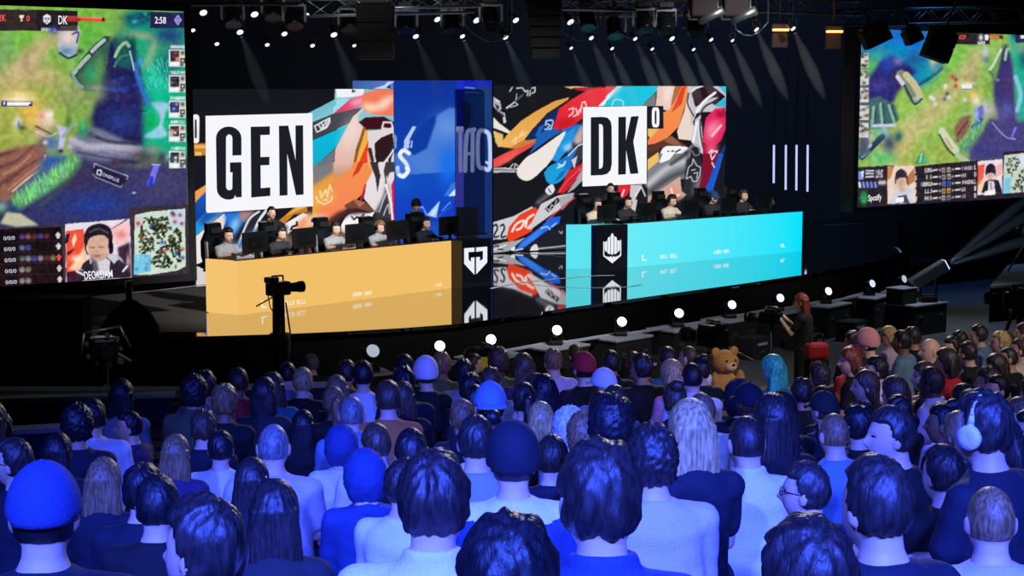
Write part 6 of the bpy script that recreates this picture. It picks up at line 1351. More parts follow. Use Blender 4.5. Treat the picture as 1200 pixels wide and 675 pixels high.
# small bright spotlights
MB_can = MB().lathe([(.03, -.2), (.058, -.19), (.064, -.02), (.074, .02), (.07, .03), (.06, .018)], 16).mesh('can')
MB_len = MB().lathe([(.001, .022), (.063, .02), (.063, .012), (.001, .012)], 16).mesh('lens')
M_SPOTL = emat('spot_lens_glow', (232, 236, 255), 1.5)
def hanging_light(x, y, Y, aim, label, s=1.0, glow=None):
    p = at(x, y, Y=Y); e = empty('hanging_spotlight', p, 0, label, 'light'); e.scale = (s, s, s)
    R = frame_to(aim).to_euler(); c = link('can', MB_can, e, M_RIGB, rot=R); link('lens', MB_len, c, glow or M_SPOTL)
    top = (11.2 - p.z) / s; MB().path([V(-.09, 0, 0), V(-.09, 0, .2), V(.09, 0, .2), V(.09, 0, 0)], .011).build('yoke', M_RIGB, e); MB().tube((0, 0, .2), (0, 0, top), .014, None, 6).build('drop_pole', M_RIGB, e)
    return p
spots = [(238, 14, 1.15), (226, 35, .7), (281, 37, 1.0), (298, 16, 1.15), (254, 51, .7), (313, 52, .7), (333, 39, .9), (359, 17, .8), (366, 53, .7), (391, 40, 1.0), (415, 53, .6), (487, 42, .9), (512, 22, 1.0), (541.5, 42, .8), (558, 23, 1.1), (592, 43, .9), (604, 23, 1.0), (668, 25, 1.1), (669, 56, .6), (692.5, 44, .8), (717, 56.5, .6), (744, 45, .7), (764, 57, .6), (787, 44.5, .9), (812.5, 57.5, .6), (833, 46, .7), (858, 47, .6), (886, 34, .8), (929, 33, .8), (1158, 44, .4)]
LM = [(230, 'the score zero by the huge screen'), (262, 'the letter G'), (302, 'the letter E'), (342, 'the letter N'), (385, 'the cyan banner art'), (415, 'the magenta banner art'), (440, 'the coral drape art'), (490, 'the letter S'), (516, 'the middle of the blue wall'), (545, 'the blue wall edge'), (568, 'the smoked panel'), (595, 'the line-drawn art'), (618, 'the golden swoosh'), (650, 'the red pennant art'), (680, 'the white card corner'), (705, 'the letter D'), (735, 'the letter K'), (768, 'the score zero'), (795, 'the orange drape art'), (825, 'the dark silver art'), (850, 'the pink art'), (890, 'the gap before the light tubes'), (925, 'the light tubes'), (985, 'the dark gap before the far screen'), (1160, 'the far screen')]
def lm(x, L): return min(L, key=lambda q: abs(q[0] - x))[1]
used_l = set()
def uniq(lab, *alts):
    for l in (lab,) + alts:
        if l not in used_l: used_l.add(l); return l
    used_l.add(lab); return lab
beams = []
for x, y, s in spots:
    if x == 1158: continue
    tier = 'high' if y < 30 else ('mid-height' if y < 48 else 'low')
    aim = Vector((.42 if x > 500 else .3, -.55, -.6))
    lab = uniq(tier + ' small bright spotlight hanging above ' + lm(x, LM), tier + ' small bright spotlight hanging just past ' + lm(x, LM), tier + ' small bright spotlight hanging short of ' + lm(x, LM))
    p = hanging_light(x, y, 33.5, aim, lab, s * 1.1)
    if x > 500 and y > 40 or x in (281, 391, 487, 886, 929): beams.append((p, s, x))
# large moving heads
mh_head = MB().lathe([(.02, -.3), (.15, -.29), (.19, -.15), (.2, .05), (.22, .2), (.2, .24), (.17, .22)], 24).mesh('head'); mh_lens = MB().lathe([(.001, .215), (.17, .212), (.17, .2), (.001, .2)], 24).mesh('lens')
def moving_head(x, y, Y, aim, label, s=1.0):
    p = at(x, y, Y=Y); e = empty('hanging_moving_head', p, 0, label, 'light'); e.scale = (s, s, s)
    R = frame_to(aim).to_euler(); link('head', mh_head, e, M_GLASSB, rot=R); link('lens', mh_lens, e.children[0] if False else e, pmat('dark_lens', (40, 44, 60), .1, spec=.8), rot=R)
    y_ = MB().prism([V(-.3, -.05, -.05), V(-.25, -.05, -.08), V(-.24, -.05, .3), V(.24, -.05, .3), V(.25, -.05, -.08), V(.3, -.05, -.05), V(.3, -.05, .32), V(.22, -.05, .38), V(-.22, -.05, .38), V(-.3, -.05, .32)], (0, .1, 0)); y_.build('yoke', M_GREY, e)
    MB().box((0, 0, .46), (.4, .34, .16), bev=.03).build('base', M_RIGB, e); MB().tube((0, 0, .5), (0, 0, (11.2 - p.z) / s), .03, None, 8).build('clamp_pole', M_RIGB, e)
for x, y, nm in [(273, 20, 'the letters G and E'), (345, 22, 'the letter N'), (320, 12, 'the letter E'), (410, 26, 'the cyan banner art'), (476, 28, 'the letter S'), (530, 28, 'the blue wall edge'), (575, 22, 'the smoked panel'), (720, 34, 'the letter K'), (755, 27, 'the score zero'), (688, 24, 'the letter D'), (780, 28, 'the orange drape art'), (815, 30, 'the dark silver art')]:
    moving_head(x, y, 32.4, (.1, -.5, -.85), 'large dark moving head lamp hanging above ' + nm, .8)
def box_speaker(x0, y0, x1, y1, Y, label, n, taper=0, tilt=0.0):
    t, b_ = at((x0 + x1) / 2, y0, Y=Y), at((x0 + x1) / 2, y1, Y=Y); w = (x1 - x0) / F * Y; H = t.z - b_.z
    e = empty('hanging_speaker', (t.x, t.y, b_.z), 0, label, 'speaker'); e.rotation_euler = (0, tilt, 0)
    for k in range(n):
        h = H / n; wk = w * (1 - taper * k / n); z = H - h * (k + .5); MB().box((taper * w * .25 * k / n, .05 * k * (1 if taper else 0), z), (wk, .5, h * .97), bev=.015).build('cabinet', M_MATTE, e)
    MB().box((0, 0, H + .04), (w * .8, .4, .06), bev=.01).tube((0, 0, H), (0, 0, H + 3.4), .025).build('flying_frame', M_RIGB, e)
box_speaker(419, 6, 461, 70, 28, 'plain black speaker slab hanging between the letter N and the blue wall', 3)
box_speaker(616, -6, 658, 68, 28.5, 'tapered black speaker column hanging before the red pennant art', 6, .28)
for x0, y0, x1, y1, t, nm in [(1015, 30, 1046, 52, -.45, 'first tilted black speaker cabinet over the far screen, nearest its corner'), (1064, 33, 1082, 50, -.45, 'second tilted black speaker cabinet over the far screen, the smallest'), (1080, 34, 1110, 70, .35, 'third tilted black speaker cabinet over the far screen, the longest')]:
    box_speaker(x0, y0, x1, y1, 35, nm, 2, 0, t)
# orange lamps and reddish followspots
for x, y, nm in [(915, 35, 'closer to the light tubes'), (978, 37, 'closer to the far screen')]:
    p = at(x, y, Y=34); e = empty('work_lamp', p, 0, 'orange work lamp under the rig, ' + nm, 'light')
    MB().box((0, 0, 0), (.34, .12, .05), bev=.015).build('lamp_bar', M_WARM, e); MB().box((0, .1, .07), (.38, .16, .12), bev=.03).build('housing', pmat('brown_housing', (36, 20, 18), .8), e); MB().box((0, .14, -.2), (.34, .12, .34), bev=.03).build('ballast', pmat('dark_red_housing', (26, 14, 14), .85), e); MB().tube((0, .12, .1), (0, .12, 11.2 - p.z), .02).build('drop_pole', M_RIGB, e)
    l = bpy.data.lights.new('work_lamp_light', 'POINT'); l.energy = 5; l.color = (1, .5, .22); l.shadow_soft_size = .1; o = bpy.data.objects.new('work_lamp_light', l); COL.objects.link(o); o.location = p + Vector((0, -.3, -.05))
for x, nm in [(824, 'nearer the score zero'), (862, 'nearer the light tubes')]:
    p = at(x, 14, Y=32); e = empty('followspot', p, 0, 'reddish followspot with a pale barrel under the rig, ' + nm, 'light')
    MB().box((0, 0, .2), (.5, .4, .6), bev=.05).build('housing', pmat('dark_red_housing', (44, 22, 20), .7), e); b_ = MB().tube((-.1, -.2, -.2), (.35, -.35, .02), .07, .09, 14).build('barrel', M_GREY, e); MB().tube((0, 0, .4), (0, 0, 11.2 - p.z), .03).build('drop_pole', M_RIGB, e)
    MB().path([V(-.28, 0, .3), V(-.28, -.1, -.15), V(.28, -.1, -.15), V(.28, 0, .3)], .02).build('yoke', M_GREY, e)
# cables draped between lamps
for a_, b_, sag, nm in [((545, 30), (600, 38), .5, 'the smoked panel'), ((655, 32), (700, 36), .45, 'the red pennant art'), ((716, 28), (760, 32), .5, 'the letter K'), ((862, 34), (900, 26), .4, 'the pink art')]:
    p, q = at(*a_, Y=33), at(*b_, Y=33); m = (p + q) / 2 - Vector((0, 0, sag * .5)); pts = [p, (p + m) / 2 - Vector((0, 0, .05)), m, (q + m) / 2 - Vector((0, 0, .05)), q]
    e = MB().path([Vector((p.x, p.y, 11.2))] + pts + [Vector((q.x, q.y, 11.2))], .014, 6).build('cable', M_GREY); tag(e, 'thin cable sagging between lamps above ' + nm, 'cable')

# ------------------------------------------------------------------ haze cones shaped like the lamp beams, tapered so they fade out
def spot(name, loc, target, energy, color=(1, 1, 1), angle=40, blend=.4, size=.1):
    l = bpy.data.lights.new(name, 'SPOT'); l.energy = energy; l.color = color; l.spot_size = math.radians(angle); l.spot_blend = blend; l.shadow_soft_size = size
    o = bpy.data.objects.new(name, l); COL.objects.link(o); o.location = loc; o.rotation_euler = (Vector(target) - Vector(loc)).to_track_quat('-Z', 'Y').to_euler(); return o
hz = MB()
def beam(p, d, L, r0, r1):
    d = Vector(d).normalized(); a = d.orthogonal().normalized(); b = d.cross(a)
    hz.ring_loft([[p + d * L * t + (a * math.cos(q) + b * math.sin(q)) * r for q in [2 * PI * i / 16 for i in range(16)]] for t, r in ((.07, r0), (.35, r0 + (r1 - r0) * .5), (.6, r1 * .8), (.8, r1 * .62), (.93, r1 * .34), (1, .01))])
for p, s, x_ in beams:
    d = Vector((.42, -.3, -1)).normalized(); L = 1.25 + .5 * s
    beam(p, d, L, .04, .13 * s + .06)
    spot('beam_light', p + d * .04, p + d * 3, (9 if x_ > 860 else 17 if x_ > 500 else 8) * s, (.72, .82, 1), 22, 1, .02)
pp = at(1105, 313, Y=38.2)
for dx, dz, L in [(.95, .75, 3.2), (.98, .58, 3.6), (1, .30, 3.0)]:
    d = Vector((dx, .15, dz)).normalized(); beam(pp, d, L, .05, .17); spot('projector_beam', pp + d * .03, pp + d * 3, 120, (.66, .84, 1), 9, 1, .02)
mv = bpy.data.materials.new('thin_haze'); mv.use_nodes = True; nt = mv.node_tree; nt.nodes.remove(nt.nodes['Principled BSDF'])
vs = nt.nodes.new('ShaderNodeVolumeScatter'); vs.inputs['Density'].default_value = .35; vs.inputs['Color'].default_value = (.85, .9, 1, 1); vs.inputs['Anisotropy'].default_value = .1
nt.links.new(vs.outputs[0], nt.nodes['Material Output'].inputs['Volume'])
tag(hz.build('haze', mv), 'thin stage haze shaped into slanting beams below the hanging spotlights', 'haze', kind='stuff')
# ------------------------------------------------------------------ raked seating and the audience
NROW = 23
_py = [2.4, 4, 6, 8, 10, 12, 16, 20]; _zh = [3.98, 3.70, 3.40, 3.02, 2.74, 2.52, 2.19, 1.95]
def floor_z(Y): return float(np.interp(Y, _py, _zh)) - 1.19
rows = [2.8, 3.55, 4.3, 5.1, 5.9, 6.75] + [7.55 + .76 * k for k in range(NROW - 6)]; PITCH = .86
tiers = MB()
for k, Y in enumerate(rows):
    z = floor_z(Y); xl, xr = -1.5 - Y * .34, 1.5 + Y * .36
    tiers.box(((xl + xr) / 2, Y + .05, z / 2), (xr - xl, PITCH, z))
    if k > 4: tiers.box(((xl + xr) / 2, Y - .18, z + .2), (xr - xl, .3, .4))
struct('floor_seating', tiers, pmat('seating_carpet', (30, 32, 44), .95, bump=.2, scale=30))
LA = [(12, 'the score table'), (45, 'the item icons'), (85, 'the portrait panel edge'), (118, 'the player portrait'), (152, 'the covered equipment'), (190, 'the minimap'), (232, 'the gold desk corner'), (262, 'the letter G'), (296, 'the letter E'), (327, 'the camera column'), (368, 'the gold desk middle'), (402, 'the second gold sponsor mark'), (435, 'the dim floor spotlight'), (472, 'the blue wall edge'), (514, 'the first bright spotlight'), (552, 'the shield emblem'), (590, 'the reflected art'), (622, 'the tapered speaker'), (655, 'the turquoise return'), (690, 'the crest panel'), (727, 'the letter K'), (762, 'the score zero'), (797, 'the turquoise desk middle'), (835, 'the tripod camera'), (872, 'the player nearest the tubes'), (912, 'the light tubes'), (945, 'the camera operator'), (985, 'the dark gap'), (1022, 'the green music logo'), (1060, 'the stage corner'), (1100, 'the beam projector'), (1145, 'the two-column table'), (1185, 'the draped riser')]
ORD = 'first second third fourth fifth sixth seventh eighth ninth tenth eleventh twelfth thirteenth fourteenth fifteenth sixteenth seventeenth eighteenth nineteenth twentieth'.split()
occupied = []
STAGE = Vector((-3.0, 33, 0))
def sit(px, py, w, label, turn=0, **k):
    """a spectator whose head shows at (px, py) about w pixels wide"""
    Yw = F * .19 / w
    for kk in sorted(range(NROW), key=lambda i: abs(rows[i] - Yw)):      # nearest row with a free place
        Y = rows[kk] - .1 + max(-.12, min(.1, Yw - rows[kk])); p = at(px, py, Y=Y)
        if all(k2 != kk or abs(p.x - x2) > .46 for k2, x2 in occupied): break
    z = floor_z(rows[kk]); s = max(.86, min(1.13, (p.z - z) / 1.172))
    loc = Vector((p.x, Y, z)); t = STAGE if px < 700 else STAGE + Vector((-4 * (px - 700) / 500, 0, 0))
    rz = face_to(loc, t.x, t.y) + math.radians(turn)
    occupied.append((kk, p.x)); e = person(label, loc, rz, s, **k); e['row'] = kk
    return e, kk, loc, rz, s
def far(px, py, label, turn=0, **k):
    """a spectator further down, depth found from the rake"""
    best = min(range(6, NROW), key=lambda i: abs(proj(0, rows[i], floor_z(rows[i]) + 1.172)[1] - py))
    return sit(px, py, F * .19 / rows[best], label, turn, **k)
near = []
def N(*a, **k): near.append((sit(*a, **k), k))
S_ = dict
N(598, 700, 128, 'spectator with very dark tousled hair closest to the camera, below the beanie wearer', 0, hair='messy', hc='black', shirt='black', seed=1)
N(955, 700, 118, 'spectator with broad dark hair at the picture bottom, below the white collared shirt', 10, hair='messy', hc='dark', shirt='navy', seed=2)
N(50, 610, 86, 'spectator in a plain blue cap at the end nearest the score table', 5, body='large', hair='under', hc='black', hat='cap', hatc='blue', shirt='navy', backwards=False, seed=0)
N(245, 654, 84, 'spectator with wavy swept hair below the short-haired white tee', 30, body='man_t', hair='messy', hc='dark', shirt='navy', seed=2)
N(507, 598, 88, 'spectator with thick glossy hair and an open white collar, below the letter S', -12, hair='messy', hc='dark', shirt='white', collar=True, body='large', seed=0)
N(706, 596, 86, 'spectator with thick tousled hair and a pale collar, below the crest panel', 0, hair='messy', hc='dark', shirt='blue', collar=True, seed=1)
N(1035, 600, 86, 'spectator with smooth short hair below the green music logo', 14, hair='short', hc='dark', shirt='navy', seed=2)
N(1163, 616, 82, 'spectator with cropped light hair and a pale top by the far aisle', -20, hair='crop', hc='light', shirt='lavender', body='large', seed=0)
N(322, 640, 66, 'spectator with long straight dark hair tied in a small knot', 0, body='woman', hair='long', hc='dark', shirt='charcoal', seed=0)
N(318, 606, 40, 'spectator with a high bun behind the long straight hair', 0, body='woman', hair='bun', hc='black', shirt='black', seed=1)
N(185, 664, 74, 'spectator with short dark hair low beside the wavy swept hair', 0, hair='short', hc='black', shirt='black', seed=1)
N(122, 622, 50, 'spectator with long light-streaked hair beside the blue cap', 0, body='woman', hair='long', hc='light', shirt='navy', seed=2)
N(166, 592, 60, 'spectator with tousled dark hair and bare neck beside the long light hair', 0, hair='messy', hc='black', shirt='navy', seed=2)
N(430, 634, 48, 'spectator in a raised blue hood before the glossy-haired collar wearer', 8, hair=None, hat='hood', hatc='blue', hood=True, shirt='blue', sleeve='long', seed=1)
N(472, 574, 56, 'spectator with short dark hair half hidden by the glossy hair', -25, body='man_r', hair='short', hc='dark', shirt='white', glasses=True, seed=2)
N(950, 592, 60, 'spectator with short dark hair between the white collared shirt and the smooth hair', 25, body='man_t', hair='short', hc='dark', shirt='navy', glasses=True, seed=1)
N(295, 590, 52, 'spectator with long glossy hair beside the grey-cropped lavender shirt', 0, body='woman', hair='long', hc='dark', shirt='navy', seed=1)
N(602, 546, 56, 'spectator in a dark beanie and a blue top with pale yoke', 0, hair='under', hc='black', hat='beanie', hatc='navy', shirt='blue', sleeve='short', body='large', seed=1)
N(766, 546, 60, 'spectator with rounded curly hair and a large pale lavender shirt', 0, hair='curly', hc='dark', shirt='lavender', sleeve='long', body='large', seed=0)
N(812, 510, 52, 'spectator with long pale blonde hair below the turquoise desk middle', 0, body='woman', hair='long', hc='blonde', shirt='navy', seed=0)
N(877, 522, 52, 'spectator with cropped dark hair and a white collared shirt', 0, hair='crop', hc='dark', shirt='white', collar=True, body='large', seed=0)
N(1110, 560, 64, 'spectator with short swept hair and a black top, below the beam projector', 8, body='man', hair='short', hc='dark', shirt='black', seed=0)
N(320, 527, 46, 'spectator with grey cropped hair and a broad lavender shirt', 0, hair='crop', hc='grey', shirt='lavender', body='large', seed=0)
N(258, 530, 43, 'spectator with round short hair and a white tee below the gold desk', 0, hair='short', hc='black', shirt='white', seed=0)
N(205, 536, 40, 'spectator with long light hair in front of the tousled dark hair', 0, body='woman', hair='long', hc='light', shirt='purple', seed=1)
N(66, 534, 40, 'spectator with long straight black hair behind the blue cap', 0, body='woman', hair='long', hc='black', shirt='navy', seed=2)
N(20, 545, 46, 'spectator with short hair seen sideways at the aisle end', 50, body='man_t', hair='short', hc='dark', shirt='navy', glasses=True, seed=0)
N(108, 492, 34, 'spectator in a big pale hooded jacket leaning below the covered equipment', 0, hair='short', hc='black', hood=True, shirt='white', sleeve='long', body='large', seed=2)
N(400, 527, 40, 'spectator in a round dark-blue hood and a white jacket', 0, hair=None, hat='hood', hatc='blue', shirt='white', sleeve='long', seed=0)
N(442, 524, 40, 'spectator with short side-lit hair and a long white shirt', 15, hair='short', hc='brown', shirt='white', sleeve='long', body='large', seed=1)
N(482, 534, 44, 'spectator with rounded dark hair before the half-hidden glasses wearer', 0, hair='short', hc='black', shirt='navy', seed=2)
N(558, 522, 46, 'spectator with dark hair and a striped pale shirt beside the beanie', 0, hair='short', hc='dark', shirt='silver', sleeve='short', seed=0)
N(647, 541, 46, 'spectator with smooth side-lit hair beside the beanie wearer', -10, hair='short', hc='dark', shirt='navy', seed=1)
N(668, 508, 36, 'spectator in a white fluffy hood', 0, hair='fluffy', hc='white', shirt='silver', sleeve='long', body='woman', seed=0)
N(716, 504, 44, 'spectator with dark rounded hair beside the white fluffy hood', 0, hair='curly', hc='black', shirt='black', seed=2)
N(910, 498, 44, 'spectator with long brown-black hair behind the white collared shirt', 10, body='woman', hair='long', hc='dark', shirt='black', seed=2)
N(980, 512, 48, 'spectator with thin cropped hair and bare neck below the dark gap', 0, hair='crop', hc='light', shirt='sky', seed=1)
N(1052, 514, 56, 'spectator with swept dark hair seen sideways below the stage corner', 45, body='man_t', hair='short', hc='dark', shirt='black', seed=2)
N(1160, 508, 58, 'spectator with curly hair and pale headphones by the far aisle', 25, hair='messy', hc='dark', shirt='navy', headset='white', seed=1)
N(412, 488, 36, 'spectator with a shaven shining head and pale collar', 0, hair='crop', hc='grey', shirt='sky', collar=True, seed=0)
N(355, 506, 36, 'spectator with long dark hair before the round hood', 0, body='woman', hair='long', hc='black', shirt='black', seed=1)
N(155, 512, 34, 'spectator looking back with a pale face by the big pale jacket', 70, body='man_t', hair='short', hc='black', shirt='purple', seed=0)
N(238, 505, 36, 'spectator with bushy brown hair behind the white tee', 0, hair='messy', hc='brown', shirt='navy', seed=1)
N(0, 505, 34, 'spectator in a red and white jersey at the aisle end', 10, hair='short', hc='black', shirt='red', seed=1)
N(575, 478, 36, 'spectator in a round blue cap below the reflected art', 0, hair='under', hc='black', hat='cap', hatc='sky', shirt='navy', seed=0, backwards=True)
N(868, 470, 30, 'spectator in a dark rounded hood below the last turquoise-desk player', 0, hair=None, hat='hood', hatc='navy', shirt='navy', sleeve='long', seed=0)
N(812, 445, 28, 'spectator with shaven nape and white collar below the turquoise sponsor mark', 0, hair='crop', hc='black', shirt='white', collar=True, seed=0)
for (e, kk, loc, rz, s), k in near:
    if k.get('hat') == 'beanie':
        sh = next(c for c in e.children if c.name.startswith('shirt')); bm = bmesh.new(); bm.from_mesh(sh.data)
        bmesh.ops.delete(bm, geom=[f for f in bm.faces if f.calc_center_median().z < .935 + .25 * abs(f.calc_center_median().x)], context='FACES')
        bm.normal_update()
        for v in bm.verts: v.co += v.normal * .004
        me = bpy.data.meshes.new('yoke'); bm.to_mesh(me); bm.free(); me.materials.append(cmat('white')); me.polygons.foreach_set('use_smooth', [True] * len(me.polygons)); link('yoke', me, e)
        mb = MB(); rg0 = random.Random(3)
        for i in range(7):
            x = .075 - i * .022
            for a_, b_ in rg0.sample([((0, 0), (0, 1)), ((0, 1), (1, 1)), ((1, 0), (1, 1)), ((0, 0), (1, 0)), ((0, .5), (1, .5))], 3):
                mb.tube((x - a_[0] * .014, -.146, .845 + a_[1] * .02), (x - b_[0] * .014, -.146, .845 + b_[1] * .02), .0022, None, 6)
        o = mb.build('lettering', cmat('white'), e)
far(686, 434, 'spectator in a bright red cap', 10, hair='under', hc='black', hat='cap', hatc='red', shirt='black', seed=0)
far(909, 436, 'spectator with long teal hair', 20, body='woman', hair='long', hc='teal', shirt='teal', seed=0)
far(1020, 404, 'spectator in a pink beanie near the stage corner', 30, hair='under', hc='black', hat='beanie', hatc='pink', shirt='charcoal', seed=0)
far(1094, 412, 'spectator with a bald pinkish head and white shirt', 40, hair=None, shirt='white', skin='fair', body='man_t', seed=0)
far(1000, 425, 'spectator with copper hair below the dark gap', 40, body='woman_t', hair='bob', hc='red', shirt='black', seed=0)
far(790, 442, 'spectator with pale pink hair below the turquoise front', 20, body='woman', hair='bob', hc='blonde', shirt='pink', seed=0)
far(455, 470, 'spectator in an orange scarf-like top below the dim floor spotlight', 0, hair='short', hc='brown', shirt='orange', seed=1)
# everyone further towards the stage
def front_y(px): return float(np.interp(px, [0, 120, 250, 430, 600, 720, 850, 1000, 1200], [488, 468, 446, 436, 428, 420, 420, 398, 386]))
rg = random.Random(21)
HD = dict(short='short', messy='tousled', crop='cropped', curly='curly', long='long', bob='bobbed', ponytail='ponytailed', bun='bun-tied')
auto = 0
for kk in range(6, NROW):
    Y = rows[kk] - .1; half = 640 / F * Y; n = int(2 * half / .53); off = rg.random() * .5
    z = floor_z(rows[kk])
    for i in range(n + 1):
        x = -half + (i + off) * .53 + rg.uniform(-.01, .01)
        s = rg.uniform(.92, 1.0); px, py = (float(q) for q in proj(x, Y, z + 1.172 * s))
        if px < -25 or px > 1222 or py < front_y(px) - 4: continue
        if any(k2 == kk and abs(x - x2) < .49 for k2, x2 in occupied): continue
        if kk < 8 and any(abs(k2 - kk) <= 1 and abs(x - x2) < .36 for k2, x2 in occupied): continue
        if rg.random() < .02 or any(abs(px - cx) < hw and py < cy for cx, hw, cy in [(849, 24, 456), (909, 20, 476), (686, 18, 462), (1020, 16, 432), (1094, 18, 440), (950, 22, 432)]): continue
        fem = rg.random() < .36
        hair = rg.choice(['long', 'long', 'bob', 'ponytail', 'bun']) if fem else rg.choice(['short', 'short', 'messy', 'messy', 'crop', 'curly'])
        hc = rg.choices(['black', 'dark', 'brown', 'light', 'blonde'], [5, 5, 3, 1, .6])[0]
        shirt = rg.choices(['black', 'navy', 'charcoal', 'white', 'grey', 'olive', 'purple', 'sky', 'cream', 'red', 'lavender', 'teal'], [7, 5, 4, 2.4, 2, 1, 1, 1, 1, .6, 1, .6])[0]
        tr = rg.uniform(-10, 14) + max(0, (px - 650) / 550) * rg.uniform(5, 45)
        body = ('woman' if fem else rg.choice(['man', 'man', 'woman'])); 
        if px > 700 and rg.random() < .5: body = 'woman_t' if fem else 'man_t'
        elif rg.random() < .15: body = 'woman_r' if fem else 'man_r'
        hat = None
        if rg.random() < .08: hat = rg.choice(['cap', 'cap', 'beanie']); hatc = rg.choice(['black', 'navy', 'charcoal', 'white'])
        else: hatc = 'navy'
        hd = (hat + ' and hidden hair') if hat else HD[hair] + ' ' + hc + ' hair'
        if hat: hair = 'under'; hd = hatc + ' ' + hat
        base = 'spectator with %s in %s, %s row, below ' % (hd, shirt, ORD[NROW - 1 - kk])
        L2 = sorted(LA, key=lambda q: abs(q[0] - px)); lab = uniq(base + L2[0][1], base + L2[1][1], base + L2[2][1])
        occupied.append((kk, x)); auto += 1
        e = person(lab, Vector((x, Y, z)), face_to(Vector((x, Y, 0)), STAGE.x - max(0, px - 700) / 500 * 4, STAGE.y) + math.radians(tr), s, body=body, hair=hair, hc=hc, shirt=shirt, sleeve=rg.choice(['short', 'short', 'long']), collar=rg.random() < .12, hat=hat, hatc=hatc, backwards=hat == 'cap' and rg.random() < .3, skin=rg.choices(['fair', 'tan', 'brown', 'dark'], [6, 3, 1.4, 1])[0], seed=rg.randrange(3))
print('AUDIENCE', len(near), auto)
# seats under the nearest rows
M_SEAT = pmat('seat_blue_plastic', (36, 60, 150), .45, bump=.1, scale=40); 
back_mb = MB(); R = []
for i in range(9):
    t = i / 8; z = .44 + .3 * t; R.append([V(x, -.178 - .03 * t - .03 * (1 - (x / .23) ** 2) + dy, z) for x, dy in [(-.23, 0), (-.12, 0), (0, 0), (.12, 0), (.23, 0), (.23, -.025), (.12, -.03), (0, -.03), (-.12, -.03), (-.23, -.025)]])
back_mb.ring_loft(R, smooth=False)
SEAT = [('backrest', back_mb.mesh('backrest'), M_SEAT), ('seat', MB().box((0, .04, .43), (.46, .44, .03), bev=.012).mesh('seat'), M_SEAT)]
LEG = MB().tube((0, 0, 0), (0, 0, .42), .02).box((0, 0, .012), (.07, .3, .024), bev=.008).mesh('leg')
for (e, kk, loc, rz, s), k in near:
    if kk > 4: continue
    c = assembly('stadium_seat', SEAT, loc, rz, uniq('blue plastic seat under the ' + e['label']), 'seat')
    for sx in (-.2, .2): link('leg', LEG, c, M_BLACK, loc=(sx, 0, 0))
    lab = 'blue plastic seat under the ' + e['label']; c['label'] = ' '.join(lab.split()[:16])

# ------------------------------------------------------------------ crew, toy bear, barricade
p = at(941, 392, Y=24.0); e = person('camera operator with long reddish hair in a black tee at the stage front', Vector((p.x, 24.0, 0)), 1.15, 1.04, 'operator', 'long', 'red', 'fair', 'black', 'short', trousers='black', seed=1)
zc = 1.04 * 1.36
e = empty('handheld_camera', (p.x - .46, 24.14, 0), .9, 'camera on a stand worked by the reddish-haired operator', 'camera'); cam_parts(e, zc, .8, .2); MB().tube((0, 0, 0), (0, 0, zc - .1), .035).lathe([(.25, 0), (.22, .05), (.04, .1)], 14).build('stand', M_BLACK, e)
q = at(957, 411, Y=22.9); e = empty('red_bag', (q.x, q.y, 0), .3, 'red bag on a black stand below the camera operator', 'bag'); MB().box((0, 0, q.z), (.34, .2, .24), bev=.06).build('body', pmat('red_nylon', (190, 30, 44), .6, bump=.2), e); MB().path([V(-.12, 0, q.z + .1), V(-.08, 0, q.z + .24), V(.08, 0, q.z + .24), V(.12, 0, q.z + .1)], .012).build('strap', M_BLACK, e); MB().box((0, 0, (q.z - .12) / 2), (.3, .2, q.z - .12), bev=.01).build('stand', M_MATTE, e)
for x, y, lab, sh, hc_, rz in [(676, 418, 'crew member with brown hair crouching before the red cap', 'black', 'brown', .6), (553, 441, 'crew member with dark hair beside the yellow-tagged camera', 'black', 'dark', -1.2), (366, 436, 'crew member with grey hair before the camera column', 'charcoal', 'grey', .4)]:
    Y = 19.2; p = at(x, y, Y=Y); person(lab, Vector((p.x, Y, 0)), rz, max(.95, min(1.1, p.z / 1.602)), 'stand', 'short', hc_, 'fair', sh, 'long', trousers='black', seed=1)
p = at(849, 424, Y=17.0); e = empty('toy_bear', (p.x, p.y, p.z), .45, 'fuzzy golden toy bear held up above the crowd', 'toy')
M_FUR = pmat('golden_fur', (206, 150, 70), .95, bump=.9, scale=90, var=.3); M_FUR2 = pmat('cream_fur', (236, 206, 150), .95, bump=.8, scale=90)
hd = MB().ball((0, 0, 0), (.155, .14, .13), 24, 18).build('head', M_FUR, e)
for sx in (-1, 1): MB().ball((sx * .115, 0, .105), (.055, .03, .055), 14, 10).build('ear', M_FUR, e); MB().ball((sx * .055, -.125, .03), .014, 8, 6).build('eye', M_GLASSB, e); MB().ball((sx * .16, -.06, -.2), (.05, .06, .11), 12, 10).build('arm', M_FUR, e); MB().ball((sx * .1, -.1, -.4), (.07, .1, .07), 12, 10).build('foot', M_FUR2, e)
MB().ball((0, -.12, -.035), (.07, .06, .05), 16, 12).build('muzzle', M_FUR2, e); MB().ball((0, -.178, -.01), (.02, .012, .014), 8, 6).build('nose', M_GLASSB, e); MB().ball((0, 0, -.26), (.15, .13, .17), 20, 14).build('body', M_FUR, e)
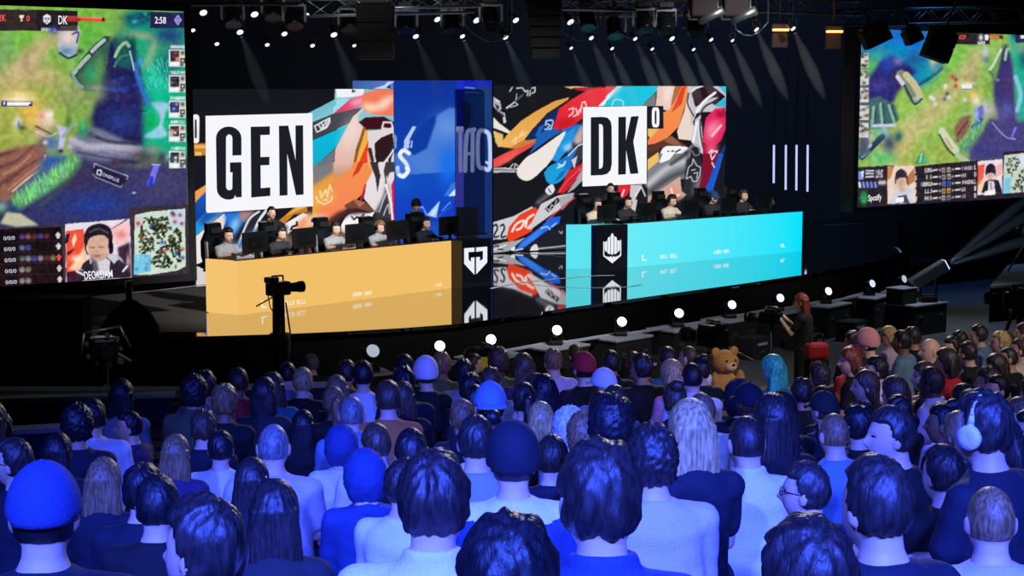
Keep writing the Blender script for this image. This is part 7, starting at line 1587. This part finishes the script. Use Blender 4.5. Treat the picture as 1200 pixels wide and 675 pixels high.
# barricade tables in front of the aisle end
M_BLUET = pmat('blue_table_cloth', (16, 22, 54), .8, bump=.2, scale=10); 
for (x0, y0, x1, y1, Yb, lab, h) in [(-20, 503, 148, 495, 12.6, 'long table with a pale edge and blue cloth before the aisle end', .7), (-20, 468, 205, 458, 16.5, 'long dark rail table behind the pale-edged one', .5), (225, 455, 400, 447, 17.5, 'low rail table below the camera column', .5)]:
    a, b_ = at(x0, y0, Y=Yb), at(x1, y1, Y=Yb + .3); c = (a + b_) / 2; L = (b_ - a).length
    e = empty('barrier_table', (c.x, c.y, 0), math.atan2(b_.y - a.y, b_.x - a.x), lab, 'table'); z = c.z
    MB().box((0, 0, z - .02), (L, .22, .04), bev=.012).build('top', M_CASE, e); MB().box((0, -.09, (z - .05) / 2 + .3), (L - .06, .03, z - .65), bev=.01).build('cloth', M_BLUET, e)
    for sx in (-1, 1): MB().box((sx * (L / 2 - .1), 0, (z - .04) / 2), (.06, .16, z - .04), bev=.01).build('leg', M_BLACK, e)

# ------------------------------------------------------------------ lights
BLUE = (.042, .092, 1.0)
for loc, tgt, en in [((-3.0, -3.6, 9.6), (-1.1, 4.9, 3.0), 1), ((1.4, -4.2, 9.8), (.6, 5.0, 3.0), 1), ((4.4, -3.6, 9.6), (2.1, 5.6, 2.9), .9)]:
    spot('blue_wash_light', loc, tgt, 16000 * en, BLUE, 37, 1, .25)
spot('blue_side_light', (-9, 4, 9), (1, 10, 2.4), 1500, BLUE, 50, 1, .3)
# stage wash
for loc, tgt, en in [((2, 20, 9.5), (-3, 27.5, 1.8), 8000), ((7.5, 23, 10), (3.5, 36, 1.8), 10000), ((4, 20, 10), (-1, 29, 1.8), 6000)]:
    spot('stage_wash_light', loc, tgt, en, (1, .98, .97), 34, .7, .3)
spot('floor_pool_light', (9, 31, 10), (9.3, 31.5, 0), 2200, (.7, .8, 1), 44, .8, .4)
spot('rim_light', (5, 30, 9.5), (3.5, 15.5, 1.8), 5200, (1, .92, .9), 46, .7, .4)
spot('deck_glow_light', (10, 37, 9), (9.5, 40, 1.1), 1500, (.1, .35, 1), 60, .9, .4)
spot('wall_glow_light', (6, 36, 9.5), (5.5, 48, 4.5), 3500, (.3, .5, 1), 70, .9, .6)
spot('wall_glow_light', (-3, 36, 10), (-3.5, 48, 6), 1400, (.6, .7, 1), 80, 1, .6)  # added soft lamp, lifts the dark back wall like thin haze
spot('front_rows_fill_light', (10, 5, 10.8), (4.6, 17.6, 2.0), 3200, (1, .9, .84), 34, 1, .3)  # added warm lamp so the bear and far crowd keep natural colours
spot('front_rows_fill_light', (8, 5, 10.8), (1.0, 16.4, 2.0), 1000, (1, .9, .86), 30, 1, .3)  # second added lamp, keeps the far cap red
spot('plinth_fill_light', (6, 19, 10.8), (2.5, 28.5, .5), 3000, (.9, .94, 1), 40, 1, .3)  # added lamp to brighten the grey plinth tops
spot('crew_fill_light', (10, 24, 9.5), (5, 24.3, 1.2), 1600, (1, .95, .92), 26, .8, .2)  # added lamp to lift the camera operator out of the dark
spot('jib_fill_light', (-2, 15, 9), (-5.2, 20.5, 1.2), 900, (.8, .85, 1), 24, .8, .15)  # small added lamp for highlights on the jib head
spot('truss_fill_light', (-3, 22, 10.5), (-3, 30.5, 6.7), 900, (1, 1, 1), 40, .7, .3)  # added lamp so the truss tubes catch some light
S.world = bpy.data.worlds.new('hall_air'); S.world.use_nodes = True; S.world.node_tree.nodes['Background'].inputs[0].default_value = (.010, .014, .05, 1); S.world.node_tree.nodes['Background'].inputs[1].default_value = .4
